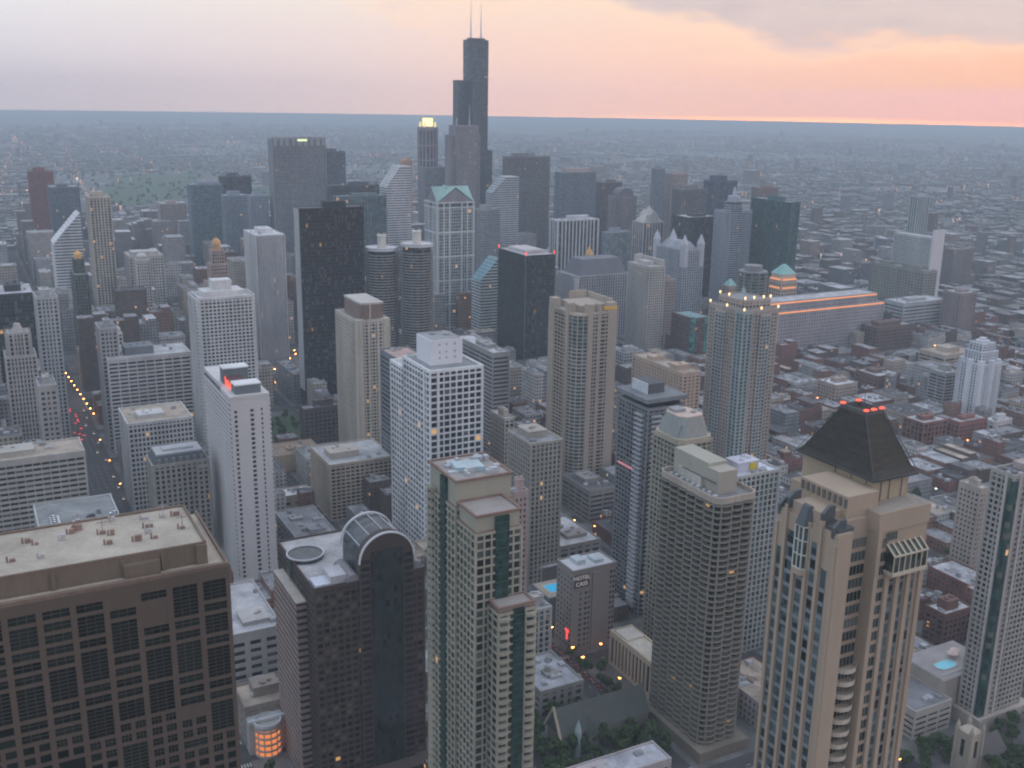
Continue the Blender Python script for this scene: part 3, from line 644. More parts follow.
# --- tower with slanted stepped glass roof
def slanted(name, label, cat, T, zlow, frac, wc, gc, st, roofc, short=None, steps=False, side='E'):
    x, y, W, D, H = T
    r = root_at(name, label, cat, x, y, W, D, short)
    xm = W/2-frac*W
    mb = MB(); mb.box(-W/2, xm, -D/2, D/2, 0, H)
    def wedge(m, e, top):
        m.poly([(xm, -D/2-e, 0), (W/2+e, -D/2-e, 0), (W/2+e, D/2+e, 0), (xm, D/2+e, 0), (xm, -D/2-e, top), (W/2+e, -D/2-e, zlow), (W/2+e, D/2+e, zlow), (xm, D/2+e, top)],
               [(0,3,2,1),(4,5,6,7),(0,1,5,4),(1,2,6,5),(2,3,7,6),(3,0,4,7)])
    wedge(mb, 0, H)
    mb.build('window', glass(gc, .01, cell=(3,3,st[1])), r)['kind'] = 'stuff'
    mb = MB(); z = 0.
    while z < H:
        xr = W/2 if z < zlow else W/2-frac*W*(z-zlow)/(H-zlow)
        mb.box(-W/2-.4, xr+.4, -D/2-.4, D/2+.4, z, min(H, z+st[3])); z += st[1]
    for k in range(int(W/st[0])+1):
        X = -W/2+k*st[0]
        if st[2] > 0: mb.box(X-st[2]/2, X+st[2]/2, D/2-.1, D/2+.3, 0, H-.5 if X < xm else max(zlow, H-(H-zlow)*(X-xm)/(W/2-xm))-.5)
    mb.build('wall', wall(wc), r)
    mb = MB(); e = .5
    mb.poly([(xm, -D/2-e, H+.2), (W/2+e, -D/2-e, zlow+.2), (W/2+e, D/2+e, zlow+.2), (xm, D/2+e, H+.2), (xm, -D/2-e, H+1), (W/2+e, -D/2-e, zlow+1), (W/2+e, D/2+e, zlow+1), (xm, D/2+e, H+1)],
            [(0,3,2,1),(4,5,6,7),(0,1,5,4),(1,2,6,5),(2,3,7,6),(3,0,4,7)])
    mb.build('sloping_roof', roofc, r)
    mb = MB(); mb.box(-W/2-.3, xm-.05, -D/2-.3, D/2+.3, H-.5, H+1.2); mb.build('roof', wall(R_PALE), r)
    return r
slanted('slanted_roof_tower', 'white banded tower with diagonal cut roof, left among the hazy buildings beside the avenue', 'office tower', (-109.4,-1462.1,34.4,42.8,160), 122, .97, (.62,.62,.64), G_BLUE, (3,3.9,0,2.1,.4), wall(WHITE), 'the diamond topped tower')
slanted('slanted_roof_tower', 'grey blue striped tower with slanted stepped glass shoulder, right of the tallest black tower', 'office tower', (-788.9,-1562.1,48.3,26,185.6), 160, .5, (.42,.43,.46), G_BLUE, (12,3.7,0,1.8,.4), glass(G_PALE, 0), 'the slanted glass tower')
slanted('stair_topped_building', 'white striped building with sloping blue glass edge beside the dark glass box', 'office building', (-556.1,-1130.6,24.4,25,124), 98, .95, (.48,.50,.50), G_TEAL, (12,3.7,0,1.7,.4), wall((.14,.29,.34),.4))
r = slanted('white_slant_tower', 'white horizontally striped tower with slanted white ribs on its left top', 'office tower', (-611.3,-1586.3,42.7,26,204), 170, .55, (.60,.59,.60), G_BLUE, (40,3.9,0,2.0,.4), glass(G_PALE, 0), 'the white slanted tower')
mb = MB()
for yy in (-13.3, -4, 5, 13.3):
    mb.poly([(-2.4, yy-.8, 205), (-2.4, yy+.8, 205), (22.2, yy+.8, 171), (22.2, yy-.8, 171), (-2.4, yy-.8, 207), (-2.4, yy+.8, 207), (22.2, yy+.8, 173.5), (22.2, yy-.8, 173.5)],
            [(0,1,2,3),(7,6,5,4),(0,3,7,4),(1,5,6,2),(0,4,5,1),(3,2,6,7)])
mb.build('sloping_rib', wall((.72,.72,.72)), r)

# --- vaulted, pyramid, pinnacle and curved tops
r = root_at('barrel_roofed_tower', 'brown grey tower with a dark barrel vaulted roof, right of the flat brown tower', 'office tower', -1018.6, -1544.3, 43.7, 22)
block(r, 43.7, 22, 0, 150, (3.2,3.7,1.1,.9,.5), (.25,.22,.23), G_DARK, roofc=R_GREY)
arc = [(15*math.cos(math.pi*k/10), 150+15*math.sin(math.pi*k/10)) for k in range(11)]
mb = MB(); n = len(arc); mb.v = [(x_, -11.5, z_) for x_, z_ in arc]+[(x_, 11.5, z_) for x_, z_ in arc]
mb.f = [tuple(range(n)), tuple(range(2*n-1, n-1, -1))]+[(k+1, k, n+k, n+k+1) for k in range(n-1)]+[(0, n-1, 2*n-1, n)]; mb.mi = [0]*len(mb.f)
mb.build('vaulted_roof', wall((.10,.10,.11), .5), r)
r = root_at('pyramid_topped_tower', 'light stone tower with pointed pale pyramid roof right of the small glass box', 'office tower', -893.2, -1279, 35.8, 23.4, 'the pyramid topped tower')
block(r, 35.8, 26, 0, 139, (5.1,3.7,1.8,.4,.8), (.38,.36,.36), G_DARK, roofc=R_GREY)
mb = MB(); mb.prism([(-16,-11),(16,-11),(16,11),(-16,11)], 140, 162, [(-.4,-.4),(.4,-.4),(.4,.4),(-.4,.4)]); mb.build('pyramid_roof', wall((.40,.37,.33)), r)
mb = MB(); mb.box(-8,8,-13.5,13.5,140,150); mb.prism([(-8,-13.5),(8,-13.5),(8,13.5),(-8,13.5)],150,156,[(-.5,-13.5),(.5,-13.5),(.5,13.5),(-.5,13.5)]); mb.build('dormer', wall((.33,.32,.33)), r)
r = root_at('pinnacled_tower', 'pale stone tower with a small pointed pinnacle on each roof corner', 'office tower', -846.1, -1115.4, 32.8, 68, 'the pinnacled tower')
block(r, 32.8, 68, 0, 122, (3.4,3.6,1.1,.7,.6), (.36,.37,.40), G_BLUE, roofc=R_GREY)
for X in (-13.5, 13.5):
    for Y in (-31, 31):
        mb = MB(); mb.cyl(X, Y, 100, 130, 5.0, 12); mb.cyl(X, Y, 130, 143, 5.6, 12, .2); mb.build('pinnacle', wall((.42,.43,.46)), r)
mb = MB(); mb.prism([(-11,-27),(11,-27),(11,27),(-11,27)], 122.5, 132, [(-4,-20),(4,-20),(4,20),(-4,20)]); mb.build('hipped_roof', wall((.30,.31,.34)), r)
r = root_at('curved_top_tower', 'blue grey apartment tower with rounded stepped top left of the dark green glass block', 'apartment tower', -950.5, -1160.4, 44.3, 26.3, 'the rounded stepped tower')
block(r, 44.3, 26.3, 0, 165, (3.0,3.2,1.0,1.2,.5), (.30,.32,.36), G_BLUE, roofc=R_GREY)
mb = MB(); mb.cyl(5, 6, 0, 178, 12, 20); mb.build('curved_bay', glass(G_BLUE, .01, cell=(3,3,3.2)), r)
mb = MB()
for k in range(55): mb.cyl(5, 6, k*3.2+.1, k*3.2+1.3, 12.5, 20)
mb.cyl(5, 6, 178, 186, 9, 16); mb.cyl(5, 6, 186, 198, 3.4, 12, 1.2); mb.build('floor_band', wall((.34,.36,.40)), r)
# --- white blank wall beside a gridded slab
r = root_at('blank_wall_tower', 'white gridded slab with a tall blank white end wall, standing alone at right', 'apartment tower', -1335, -1131.4, 19.9, 77.6, 'the white blank walled slab')
block(r, 16, 77.6, 0, 114, (4.6,3.3,.7,1.3,.6), (.5,.5,.5), G_TEAL, roofc=R_PALE, cx=2)
mb = MB(); mb.box(-10, 14.5, 38.9, 42, 0, 127); mb.build('end_wall', wall((.60,.56,.57), .9, .06), r)
# --- the long wholesale warehouse with lit cornices
r = root_at('long_warehouse', 'very long stone warehouse with glowing orange lights along its two roof edges', 'warehouse', -851.4, -987.5, 233, 54, 'the long warehouse')
block(r, 233, 54, 0, 58.4, (4.2,4.5,2.2,1.9,.5), (.34,.32,.33), (.10,.10,.11), roofc=R_GREY, parapet=1.2)
block(r, 212, 30, 58.4, 70.5, (4.2,4.2,2.3,1.7,.4), (.33,.31,.32), (.10,.10,.11), roofc=R_PALE, cy=8, wname='attic')
og = glow((1, .34, .12), 1.25)
for (a0, a1, yy, z) in ((-116, 116, 27.75, 57.9), (-105.5, 105.5, 23.55, 69.6)):
    mb = MB(); mb.box(a0, a1, yy-.05, yy+.2, z-1.1, z+.3); mb.build('cornice_light', og, r)
for k in range(17):
    mb = MB(); mb.box(-114+k*14, -114+k*14+3.2, 24.2, 26, 58.6, 59.8); mb.build('roof_unit', wall(GREY), r)
rn = random.Random(3)
for k in range(26):
    X, Y = rn.uniform(-108, 108), rn.uniform(-22, -10); s1, s2 = rn.uniform(1.5, 6), rn.uniform(1.5, 4); mb = MB(); mb.box(X-s1, X+s1, Y-s2, Y+s2, 58.5+k*.01, 58.6+rn.uniform(1.5, 5))
    mb.build('rooftop_shed', wall((.5,.5,.5)), r)
r = root_at('lit_pavilion_tower', 'orange floodlit tower top with pale green pyramid roof behind the long warehouse', 'tower', -954.7, -1044.4, 25.9, 23.4, 'the floodlit green pyramid')
block(r, 25.9, 23.4, 0, 86, (4,4.2,1.6,1.6,.5), (.44,.34,.27), G_DARK, roofc=R_GREY)
mb = MB(); mb.prism([(-12.5,-11.5),(12.5,-11.5),(12.5,11.5),(-12.5,11.5)], 94, 106, [(-2,-2),(2,-2),(2,2),(-2,2)]); mb.build('pyramid_roof', wall((.24,.44,.41)), r)
mb = MB(); mb.box(-11.5, 11.5, -10.5, 10.5, 86, 94); mb.build('loggia', wall((.5,.38,.3)), r)
for z in (86.8, 75.5):
    mb = MB(); mb.box(-11.5, 11.5, 12.3, 12.6, z, z+1.6); mb.build('floodlight', glow((1, .36, .12), 1.1), r)
    mb = MB(); mb.box(13.5, 13.8, -10, 10, z, z+1.6); mb.build('floodlight', glow((1, .36, .12), 1.1), r)
r = root_at('low_building', 'little building with green pyramid roof left of the round dark tower', 'low building', -937, -1128, 15, 15)
block(r, 14, 14, 0, 66, (3.5,4,1.5,1.6,.4), (.40,.32,.26), G_DARK, roofc=R_GREY)
mb = MB(); mb.prism([(-7,-7),(7,-7),(7,7),(-7,7)], 67, 76, [(-.5,-.5),(.5,-.5),(.5,.5),(-.5,.5)]); mb.build('pyramid_roof', wall((.26,.46,.42)), r)
# --- round dark tower behind the lamp-topped one
r = root_at('round_tower', 'dark rounded tower rising behind the tower ringed with roof lamps', 'apartment tower', -693.2, -801.9, 26, 26)
mb = MB(); mb.prism(ngon(0, 0, 14, 12), 0, 148); mb.build('window', glass(G_TEAL, .03, cell=(3,3,3.2)), r)['kind'] = 'stuff'
mb = MB()
for k in range(46): mb.ring(ngon(0, 0, 14.7, 12), ngon(0, 0, 13.5, 12), k*3.2, k*3.2+1.1)
for k in range(12):
    X, Y = ngon(0, 0, 14.2, 12)[k]; mb.box(X-.7, X+.7, Y-.7, Y+.7, 0, 149)
mb.build('wall', wall((.19,.185,.17)), r)
mb = MB(); mb.prism(ngon(0, 0, 14.6, 12), 148, 149.5); mb.prism(ngon(0, 0, 9, 12), 149.5, 155); mb.build('roof', wall(R_GREY), r)

# --- tower ringed with roof lamps
W, D, H = 35.4, 43.5, 157.9
r = root_at('lamp_topped_tower', 'tall pinkish apartment tower ringed by glowing lamps around its roof setbacks', 'apartment tower', -553.3, -645.3, W, D, 'the lamp topped tower')
PK = (.36,.30,.255)
block(r, W, D, 0, 150, (3.3,3.1,1.3,1.35,.5), PK, G_TEAL, near=True, roofc=R_GREY)
block(r, 9, 9, 0, 149, (4.5,3.1,1.5,.7,.5), (.30,.34,.34), G_TEAL, near=False, cx=W/2-3.2, cy=D/2-3.2, roofc=R_GREY, wname='corner_bay')
block(r, 10, 8, 0, 146, (3.3,3.1,.9,1.0,.5), (.34,.33,.32), G_TEAL, cx=-4, cy=D/2-2.5, roofc=R_GREY, wname='projecting_bay')
block(r, 8, 12, 0, 146, (3.3,3.1,.9,1.0,.5), (.34,.33,.32), G_TEAL, cx=W/2-2.5, cy=-6, roofc=R_GREY, wname='projecting_bay')
block(r, W-9, D-11, 150, 157, (3.5,3.5,1.2,1.4,.4), PK, G_TEAL, roofc=R_GREY, cx=-2, cy=-2, wname='setback')
mb = MB(); mb.prism([(-17,-21),(-9,-21),(-9,-13),(-17,-13)], 150.1, 163, [(-13.2,-17.2),(-12.8,-17.2),(-12.8,-16.8),(-13.2,-16.8)]); mb.build('pointed_roof', wall((.28,.34,.33)), r)
for (X, Y, z) in ((W/2, D/2, 151.5), (W/2, 0, 151.5), (W/2, -D/2, 151.5), (0, D/2, 151.5), (-W/2, D/2, 151.5), (W/2-6.5, D/2-7.5, 159), (W/2-6.5, -6, 159), (W/2-6.5, -D/2+4, 159), (2, D/2-7.5, 159), (-8, D/2-7.5, 159), (-W/2+2.5, D/2-7.5, 159)):
    mb = MB(); mb.cyl(X, Y, z-.4, z+.4, .35, 8); mb.cyl(X, Y, z+.4, z+1.9, .75, 8); o = mb.build('roof_lamp', glow((1, .66, .32), 2.2), r)

# --- white stepped tower at right
W, D, H = 29.6, 27.6, 74
r = root_at('white_stepped_tower', 'white apartment tower with stepped rounded crown standing among low houses at right', 'apartment tower', -893.9, -680.8, W, D, 'the white stepped tower')
WT = (.54,.55,.58)
block(r, W, D, 0, 62, (3.2,3.1,1.4,.8,.6), WT, G_BLUE, roofc=R_PALE)
block(r, W-7, D-7, 62, 74, (3.2,3.1,1.3,.8,.5), WT, G_BLUE, roofc=R_PALE, wname='setback')
block(r, W-12, D-12, 74, 82, (3.2,3.1,1.3,.9,.5), WT, G_BLUE, roofc=R_PALE, wname='crown')
mb = MB(); mb.cyl(0, 0, 82, 84.5, 6.5, 16); mb.cyl(0, 0, 84.5, 87, 3.5, 12); mb.build('crown_drum', wall(WT), r)
for (X, Y) in ((W/2-3, D/2-3), (-W/2+3, D/2-3), (W/2-3, -D/2+3), (0, D/2-1), (W/2-1, 0)):
    mb = MB(); mb.cyl(X, Y, 0, 66, 3.6, 12); mb.build('rounded_bay', wall(WT), r)
tower('low_building', 'white annex at the right foot of the white stepped tower', 'low building', (-884,-650,26,12,13), P_(4,4,2,1.8,.3), (.5,.49,.49), G_DARK, R_WHITE, units=3, near=False)

# --- tan crowned tower, centre
W, D, H = 37.3, 42.5, 157.
r = root_at('crowned_apartment_tower', 'tall tan apartment tower with curved glass corner bay between its stone piers, centre', 'apartment tower', -423.5, -690.4, W, D, 'the tan crowned tower')
TN = (.37,.31,.25)
fr = MB(); pn = []
facade(fr, W-12, D, 0, 150, (4.6,3.1,.6,1.15,.6), -6, 0, 'NSW', pn)
facade(fr, W, D-14, 0, 150, (4.6,3.1,.6,1.15,.6), 0, -7, 'SEW', pn)
fr.box(-W/2+.01, W/2-12.01, -D/2+.01, D/2-.01, 0, 149.9); fr.box(-W/2+.02, W/2-.02, -D/2+.02, D/2-14.02, 0, 149.9)
fr.build('wall', wall(TN), r); PANES.append((r, G_DARK, pn, .015))
for (X, Y, a_, b_) in ((W/2-2.5, -D/2+4, 6, 8), (W/2-2.5, D/2-14, 6, 5), (W/2-13, D/2-2.5, 5, 6), (-W/2+4, D/2-2.5, 8, 6), (-W/2+16, D/2-2, 3, 5)):
    mb = MB(); mb.box(X-a_/2, X+a_/2, Y-b_/2, Y+b_/2, 0, 157.5); mb.build('stone_pier', wall(TN, .85, .1), r)
qx, qy = W/2-13, D/2-14
outl = [(qx, qy)]+[(qx+12.6*math.cos(t_)**.8 if math.cos(t_) > 0 else qx, qy+13.6*math.sin(t_)**.8) for t_ in [math.pi/2*k/8*.999 for k in range(9)]]
mb = MB(); mb.prism(outl, 0, 148); mb.build('glass_bay', glass(G_TEAL, .01, cell=(2.6,2.6,3.1)), r)
mb = MB()
for k in range(48):
    o2 = [(qx+(x_-qx)*1.035, qy+(y_-qy)*1.035) for x_, y_ in outl]; mb.prism(o2, k*3.1+.1, k*3.1+.9 if k < 40 else k*3.1+.45)
mb.build('floor_band', wall((.42,.37,.33)), r)
mb = MB()
for k in (2, 4, 6): X, Y = outl[k+1]; mb.box(X-.3, X+.3, Y-.3, Y+.3, 0, 148.5)
mb.prism([(qx+(x_-qx)*1.06, qy+(y_-qy)*1.06) for x_, y_ in outl], 148, 149.6); mb.build('bay_mullion', wall(TN), r)
mb = MB(); mb.box(-W/2+2, W/2-9, -D/2+2, D/2-9, 150, 155); mb.build('penthouse', wall(TN), r)
mb = MB(); mb.box(-W/2-.3, -W/2+12, D/2-1.5, D/2+.8, 152, 154.5); mb.build('yellow_panel', wall((.62,.36,.07)), r)
mb = MB(); mb.box(-W/2+3, 1, -D/2-.2, -D/2+1.5, 150, 161); mb.box(-W/2-.2, -W/2+1.5, -D/2, D/2-6, 150, 159.5); mb.build('crown_wall', wall(TN), r)

# --- black steel and glass slab by the river
W, D, H = 66, 16, 205.
r = root_at('black_glass_slab', 'big black steel and glass slab tower left of the twin round towers', 'office tower', -299.7, -1013.9, W, D, 'the big black slab')
block(r, W, D, 0, H, (1.9,3.9,.4,1.0,.35), (.028,.025,.025), (.012,.012,.012), roofc=(.12,.11,.12), lit=.008, parapet=.5)
mb = MB(); mb.box(-16, 6, -5, 5, H, H+6); mb.build('penthouse', wall(BLACK), r)
mb = MB(); mb.box(W/2+.4, W/2+.9, -D/2, D/2+.2, 20, H); mb.build('end_panel', wall((.36,.36,.37), .6), r)
# --- dark glass box
W, D, H = 37.6, 68, 142.
r = root_at('dark_glass_box', 'dark glass box tower with small red lights on its roof corners, centre', 'office tower', -564.2, -1032.6, W, D, 'the dark glass box')
block(r, W, D, 8, H, (1.7,3.8,.25,.6,.25), (.035,.04,.042), (.018,.024,.026), roofc=(.42,.40,.40), lit=.004, parapet=.4)
mb = MB(); mb.box(-12, 12, -22, 22, H, H+4); mb.build('penthouse', wall((.45,.42,.42)), r)
mb = MB(); mb.box(-W/2+3, W/2-3, -D/2+3, D/2-3, 0, 8.2); mb.build('lobby', glass((.05,.06,.06), .2), r)
mb = MB(); mb.box(W/2+.3, W/2+.7, D/2+.3, D/2+.7, 8, H); mb.build('corner_mullion', wall((.2,.2,.21)), r)
for (X, Y) in ((W/2, D/2), (-W/2+1, D/2), (W/2, -D/2+1), (0, -D/2+10)):
    mb = MB(); mb.cyl(X, Y, H, H+2.6, .5, 8); mb.cyl(X, Y, H+2.6, H+4.2, .95, 8); mb.build('warning_light', glow((1, .1, .06), 1.6), r)
# --- mansard building
W, D, H = 82.5, 48.2, 94.
r = root_at('mansard_building', 'large pale stone building with a dark sloping mansard roof behind the tan crowned tower', 'office building', -693.3, -1135, W, D, 'the mansard building')
block(r, W, D, 0, H, (3.6,3.9,1.6,.8,.7), (.34,.34,.36), G_DARK, roofc=R_GREY)
mb = MB(); mb.prism([(-W/2+4,-D/2+3),(W/2-9,-D/2+3),(W/2-9,D/2-3),(-W/2+4,D/2-3)], H, H+20, [(-W/2+10,-D/2+10),(W/2-15,-D/2+10),(W/2-15,D/2-10),(-W/2+10,D/2-10)]); mb.build('mansard_roof', wall((.13,.13,.15), .6), r)
mb = MB(); mb.box(W/2-4, W/2+1.5, D/2-4, D/2+1.5, 0, H-1.2); mb.build('corner_pier', wall((.45,.45,.46)), r)
mb = MB(); mb.cyl(W/2-50, -D/2-2, H, H+20, 5.5, 12, 5.5); mb.cyl(W/2-50, -D/2-2, H+20, H+31, 5.5, 12, .3); mb.build('gold_cupola', wall((.62,.36,.14)), r)
# --- pale stepped tower
W, D, H = 22.1, 45.3, 124.5
r = root_at('pale_apartment_tower', 'slim pale beige tower with open roof frame right of the mansard building', 'apartment tower', -738, -1038.2, W, D, 'the slim pale tower')
block(r, W, D, 0, 118, (3.0,3.2,1.2,1.2,.5), (.42,.39,.36), G_DARK, roofc=R_PALE)
for q in ((-W/2, -W/2+3, -D/2, D/2, 118, 126), (-W/2+3.02, W/2-8, -D/2, -D/2+3, 118, 128), (-4, 7, -10, 10, 118, 123)):
    mb = MB(); mb.box(*q); mb.build('penthouse', wall((.42,.39,.36)), r)
# --- brown office block with green glass strip
W, D, H = 27.1, 42.5, 59.7
r = root_at('green_striped_block', 'dark brown block with a green glass corner strip left of the lamp topped tower', 'office building', -774.3, -994.6, W, D, 'the green striped brown block')
block(r, W, D, 0, H, (3.4,3.8,1.1,1.2,.5), (.14,.085,.075), G_DARK, roofc=(.20,.30,.31))
mb = MB(); mb.box(W/2-3.5, W/2+1.3, D/2-3.5, D/2+1.3, 0, H+1.5); mb.box(-W/2+4, -W/2+9, D/2-.5, D/2+.9, 0, H+1.2); mb.build('green_glass_strip', glass((.05,.20,.18), .01), r)

# --- classical left group
def stepped(name, label, cat, x, y, tiers, wc, gc, st, short=None, capc=None, caph=0, finial=0, near=False, roofc=R_GREY):
    W, D, _ = tiers[0]
    r = root_at(name, label, cat, x, y, W, D, short)
    z = 0
    for k, (W_, D_, z1) in enumerate(tiers):
        block(r, W_, D_, z, z1, st, wc, gc, near and k == 0, roofc=roofc, wname='wall' if k == 0 else 'setback'); z = z1
    if capc:
        mb = MB(); rr = tiers[-1][0]*.42
        mb.cyl(0, 0, z, z+caph*.45, rr*.8, 12); 
        for q in range(5):
            t0, t1 = q/5*math.pi/2, (q+1)/5*math.pi/2
            mb.cyl(0, 0, z+caph*(.45+.55*math.sin(t0)), z+caph*(.45+.55*math.sin(t1)), rr*math.cos(t0), 12, max(.1, rr*math.cos(t1)))
        mb.build('cupola', wall(capc), r)
        if finial:
            mb = MB(); mb.cyl(0, 0, z+caph-.5, z+caph+finial, .7, 8, .2); mb.build('finial', wall(capc), r)
    return r
stepped('gold_capped_tower', 'dark green stone tower with small gold cap in front of the diamond topped tower', 'office tower', -112.6, -1265.0, [(14.7,42,112),(11,13,128)], (.09,.10,.085), G_DARK, (2.6,3.7,1.0,.9,.4), 'the gold capped tower', (.65,.38,.12), 9, 5)
stepped('slender_white_tower', 'slender white stone shaft rising from a low pale block, left of the white gridded tower', 'office tower', -182, -1310, [(26,26,60),(15,15.3,118)], (.52,.49,.45), G_DARK, (2.5,3.6,1.1,1.1,.4), 'the slender white tower', (.5,.48,.45), 8, 4)
stepped('domed_tower', 'pinkish stone tower with orange domed top behind the white gridded rounded tower', 'office tower', -238.1, -1155.7, [(26,26,112),(18.2,18,132),(13,13,147)], (.42,.32,.28), G_DARK, (2.6,3.7,1.1,1.2,.4), 'the domed pink tower', (.60,.34,.16), 13, 4)
o_ = stepped('gothic_tower', 'grey gothic stone tower with buttressed crown at far left, above the wide banded slab', 'office tower', -24, -899.5, [(22,26,108),(14.5,16,126)], (.36,.34,.32), G_DARK, (2.7,3.7,1.3,.9,.6), 'the gothic tower')
for k in range(8):
    a_ = 2*math.pi*(k+.5)/8; mb = MB(); X, Y = 9.6*math.cos(a_), 10.5*math.sin(a_)
    mb.box(X-.7, X+.7, Y-.7, Y+.7, 108, 124); mb.cyl(X, Y, 124, 129, .8, 6, .1); mb.build('buttress', wall((.38,.36,.34)), o_)
mb = MB(); mb.cyl(0, 0, 126, 133, 4, 8, 2.2); mb.build('lantern', wall((.38,.36,.34)), o_)
stepped('clock_tower', 'small white tiered clock tower with pointed top beside the avenue, right side', 'tower', -118, -1060, [(24,24,50),(11,11,72),(7,7,84)], (.56,.54,.50), G_DARK, (2.4,3.6,1,1,.3), 'the white clock tower', (.5,.48,.44), 7, 6)
W, D, H = 49.3, 37.1, 147.
r = root_at('rounded_white_tower', 'big white gridded apartment tower with rounded corners, left, behind the white hotel slab', 'apartment tower', -170.8, -883.6, W, D, 'the big white gridded tower')
block(r, W-6, D, 0, H, (3.3,3.05,1.0,1.15,.6), (.56,.55,.54), G_DARK, near=True, roofc=R_PALE, corner=False)
block(r, W, D-6, 0, H-.1, (3.3,3.05,1.0,1.15,.6), (.56,.55,.54), G_DARK, corner=False)
for X in (-W/2+3, W/2-3):
    for Y in (-D/2+3, D/2-3):
        mb = MB()
        for k in range(48): mb.cyl(X, Y, k*3.06, k*3.06+1.15, 3.6, 12)
        mb.cyl(X, Y, 0, H, 2.9, 12); mb.build('rounded_corner', wall((.56,.55,.54)), r)
mb = MB(); mb.box(-8, 8, -8, 6, H, H+13); mb.box(-17, 17, -12, 10, H, H+4.5); mb.build('penthouse', wall((.58,.57,.56)), r)
# gothic revival block with dark mansard
W, D, H = 36, 24, 76.
r = root_at('mansard_hotel', 'grey stone hotel with dark mansard roof left of the white hotel slab', 'hotel', -97.5, -683.6, W, D, 'the dark mansard hotel')
block(r, W, D, 0, H, (3.3,3.5,1.6,1.1,.6), (.30,.28,.25), G_DARK, near=True, roofc=R_GREY)
block(r, 7, D+1.5, 0, H-4, (3.3,3.5,1.6,1.1,.5), (.34,.31,.27), G_DARK, near=False, cx=-W/2+4, roofc=R_TAN, wname='end_wing')
mb = MB(); mb.prism([(-W/2+1,-D/2+1),(W/2-1,-D/2+1),(W/2-1,D/2-1),(-W/2+1,D/2-1)], H, H+6, [(-W/2+3,-D/2+3),(W/2-3,-D/2+3),(W/2-3,D/2-3),(-W/2+3,D/2-3)])
mb.build('mansard_roof', wall((.085,.10,.115), .6), r)
mb = MB(); mb.box(-W/2+3.1, W/2-3.1, -D/2+3.1, D/2-3.1, H+5.9, H+7); mb.box(-10, 10, -4, 4, H+7, H+8.5); mb.build('roof', wall(R_PALE), r)
for k in range(7):
    mb = MB(); X = -W/2+4+k*4.6; mb.box(X-1, X+1, D/2-2.6, D/2-.3, H+.2, H+4); mb.build('dormer', wall((.2,.2,.2)), r)

# --- twin round towers
def marina(x, y, H, label, short):
    r = root_at('round_balcony_tower', label, 'apartment tower', x+17.5, y+17.5, 35, 35, short, 'twin round towers by the river')
    mb = MB(); mb.cyl(0, 0, 0, H-1, 14.2, 32); mb.build('window', glass((.03,.035,.035), .02, cell=(3,3,2.9)), r)['kind'] = 'stuff'
    lob = [((15.6+1.9*abs(math.cos(8*t_)))*math.cos(t_), (15.6+1.9*abs(math.cos(8*t_)))*math.sin(t_)) for t_ in [2*math.pi*k/64 for k in range(64)]]
    inn = [(14.*math.cos(2*math.pi*k/64), 14.*math.sin(2*math.pi*k/64)) for k in range(64)]
    mb = MB(); mb.ring(lob, inn, 0, .35); mb.ring(lob, [(a_*.985, b_*.985) for a_, b_ in lob], .35, 1.2)
    first = mb.build('balcony', wall((.27,.265,.25)), r, (0, 0, 1.5))
    n = int((H-4)/2.9)
    for k in range(1, n):
        child(first, r, 'balcony', (0, 0, 1.5+2.9*k))
    mb = MB(); mb.cyl(0, 0, H-1, H+1, 16.8, 48); mb.build('roof', wall((.55,.55,.57)), r)
    mb = MB(); mb.ring([(16.9*math.cos(2*math.pi*k/48), 16.9*math.sin(2*math.pi*k/48)) for k in range(48)], [(16.4*math.cos(2*math.pi*k/48), 16.4*math.sin(2*math.pi*k/48)) for k in range(48)], H+1, H+2.1); mb.build('parapet', wall((.5,.5,.5)), r)
    mb = MB(); mb.cyl(0, 0, H+1, H+13, 4.6, 20); mb.cyl(0, 0, H+13, H+14, 5.2, 20)
    for k in range(5): mb.cyl(4.5*math.cos(k*1.25), 4.5*math.sin(k*1.25), H+14, H+16, .6, 6)
    mb.build('roof_core', wall((.60,.56,.50)), r)
marina(-387, -1019, 161, 'left one of the twin round towers with scalloped balconies beside the black slab', 'the left round tower')
marina(-418, -1000, 166, 'right one of the twin round towers with scalloped balconies, nearer the gabled tower', 'the right round tower')

# ------------------------------------------------------------ the nearer towers
# beige balcony apartment tower
W, D, H = 27.9, 53.2, 134.7
r = root_at('beige_apartment_tower', 'slim beige apartment tower with brown rooftop box in front of the big black slab', 'apartment tower', -282, -801.9, W, D, 'the slim beige tower')
BG = (.47,.425,.36)
block(r, W, D, 0, H, (3.1,2.9,.8,1.15,.7), BG, G_DARK, near=True, roofc=R_GREY, lit=.03)
mb = MB()
for sx in (-1, 1):
    mb.cyl(sx*(W/2-3), D/2-3, 0, H+1.2, 3.9, 14)
for X in (-W/2+10, -W/2+18): mb.box(X-1, X+1, D/2-.1, D/2+1.2, 0, H+1.4)
mb.build('pier', wall(BG), r)
mb = MB(); mb.box(-W/2+4, W/2-5, -D/2+8, D/2-3, H, H+14); mb.build('penthouse', wall((.20,.14,.11)), r)
mb = MB(); mb.box(-W/2+3.6, W/2-4.6, -D/2+7.6, D/2-2.6, H+13, H+14.6); mb.box(1, 2, D/2-3, D/2-2.4, H, H+14.2); mb.build('penthouse_rim', wall((.45,.42,.38)), r)
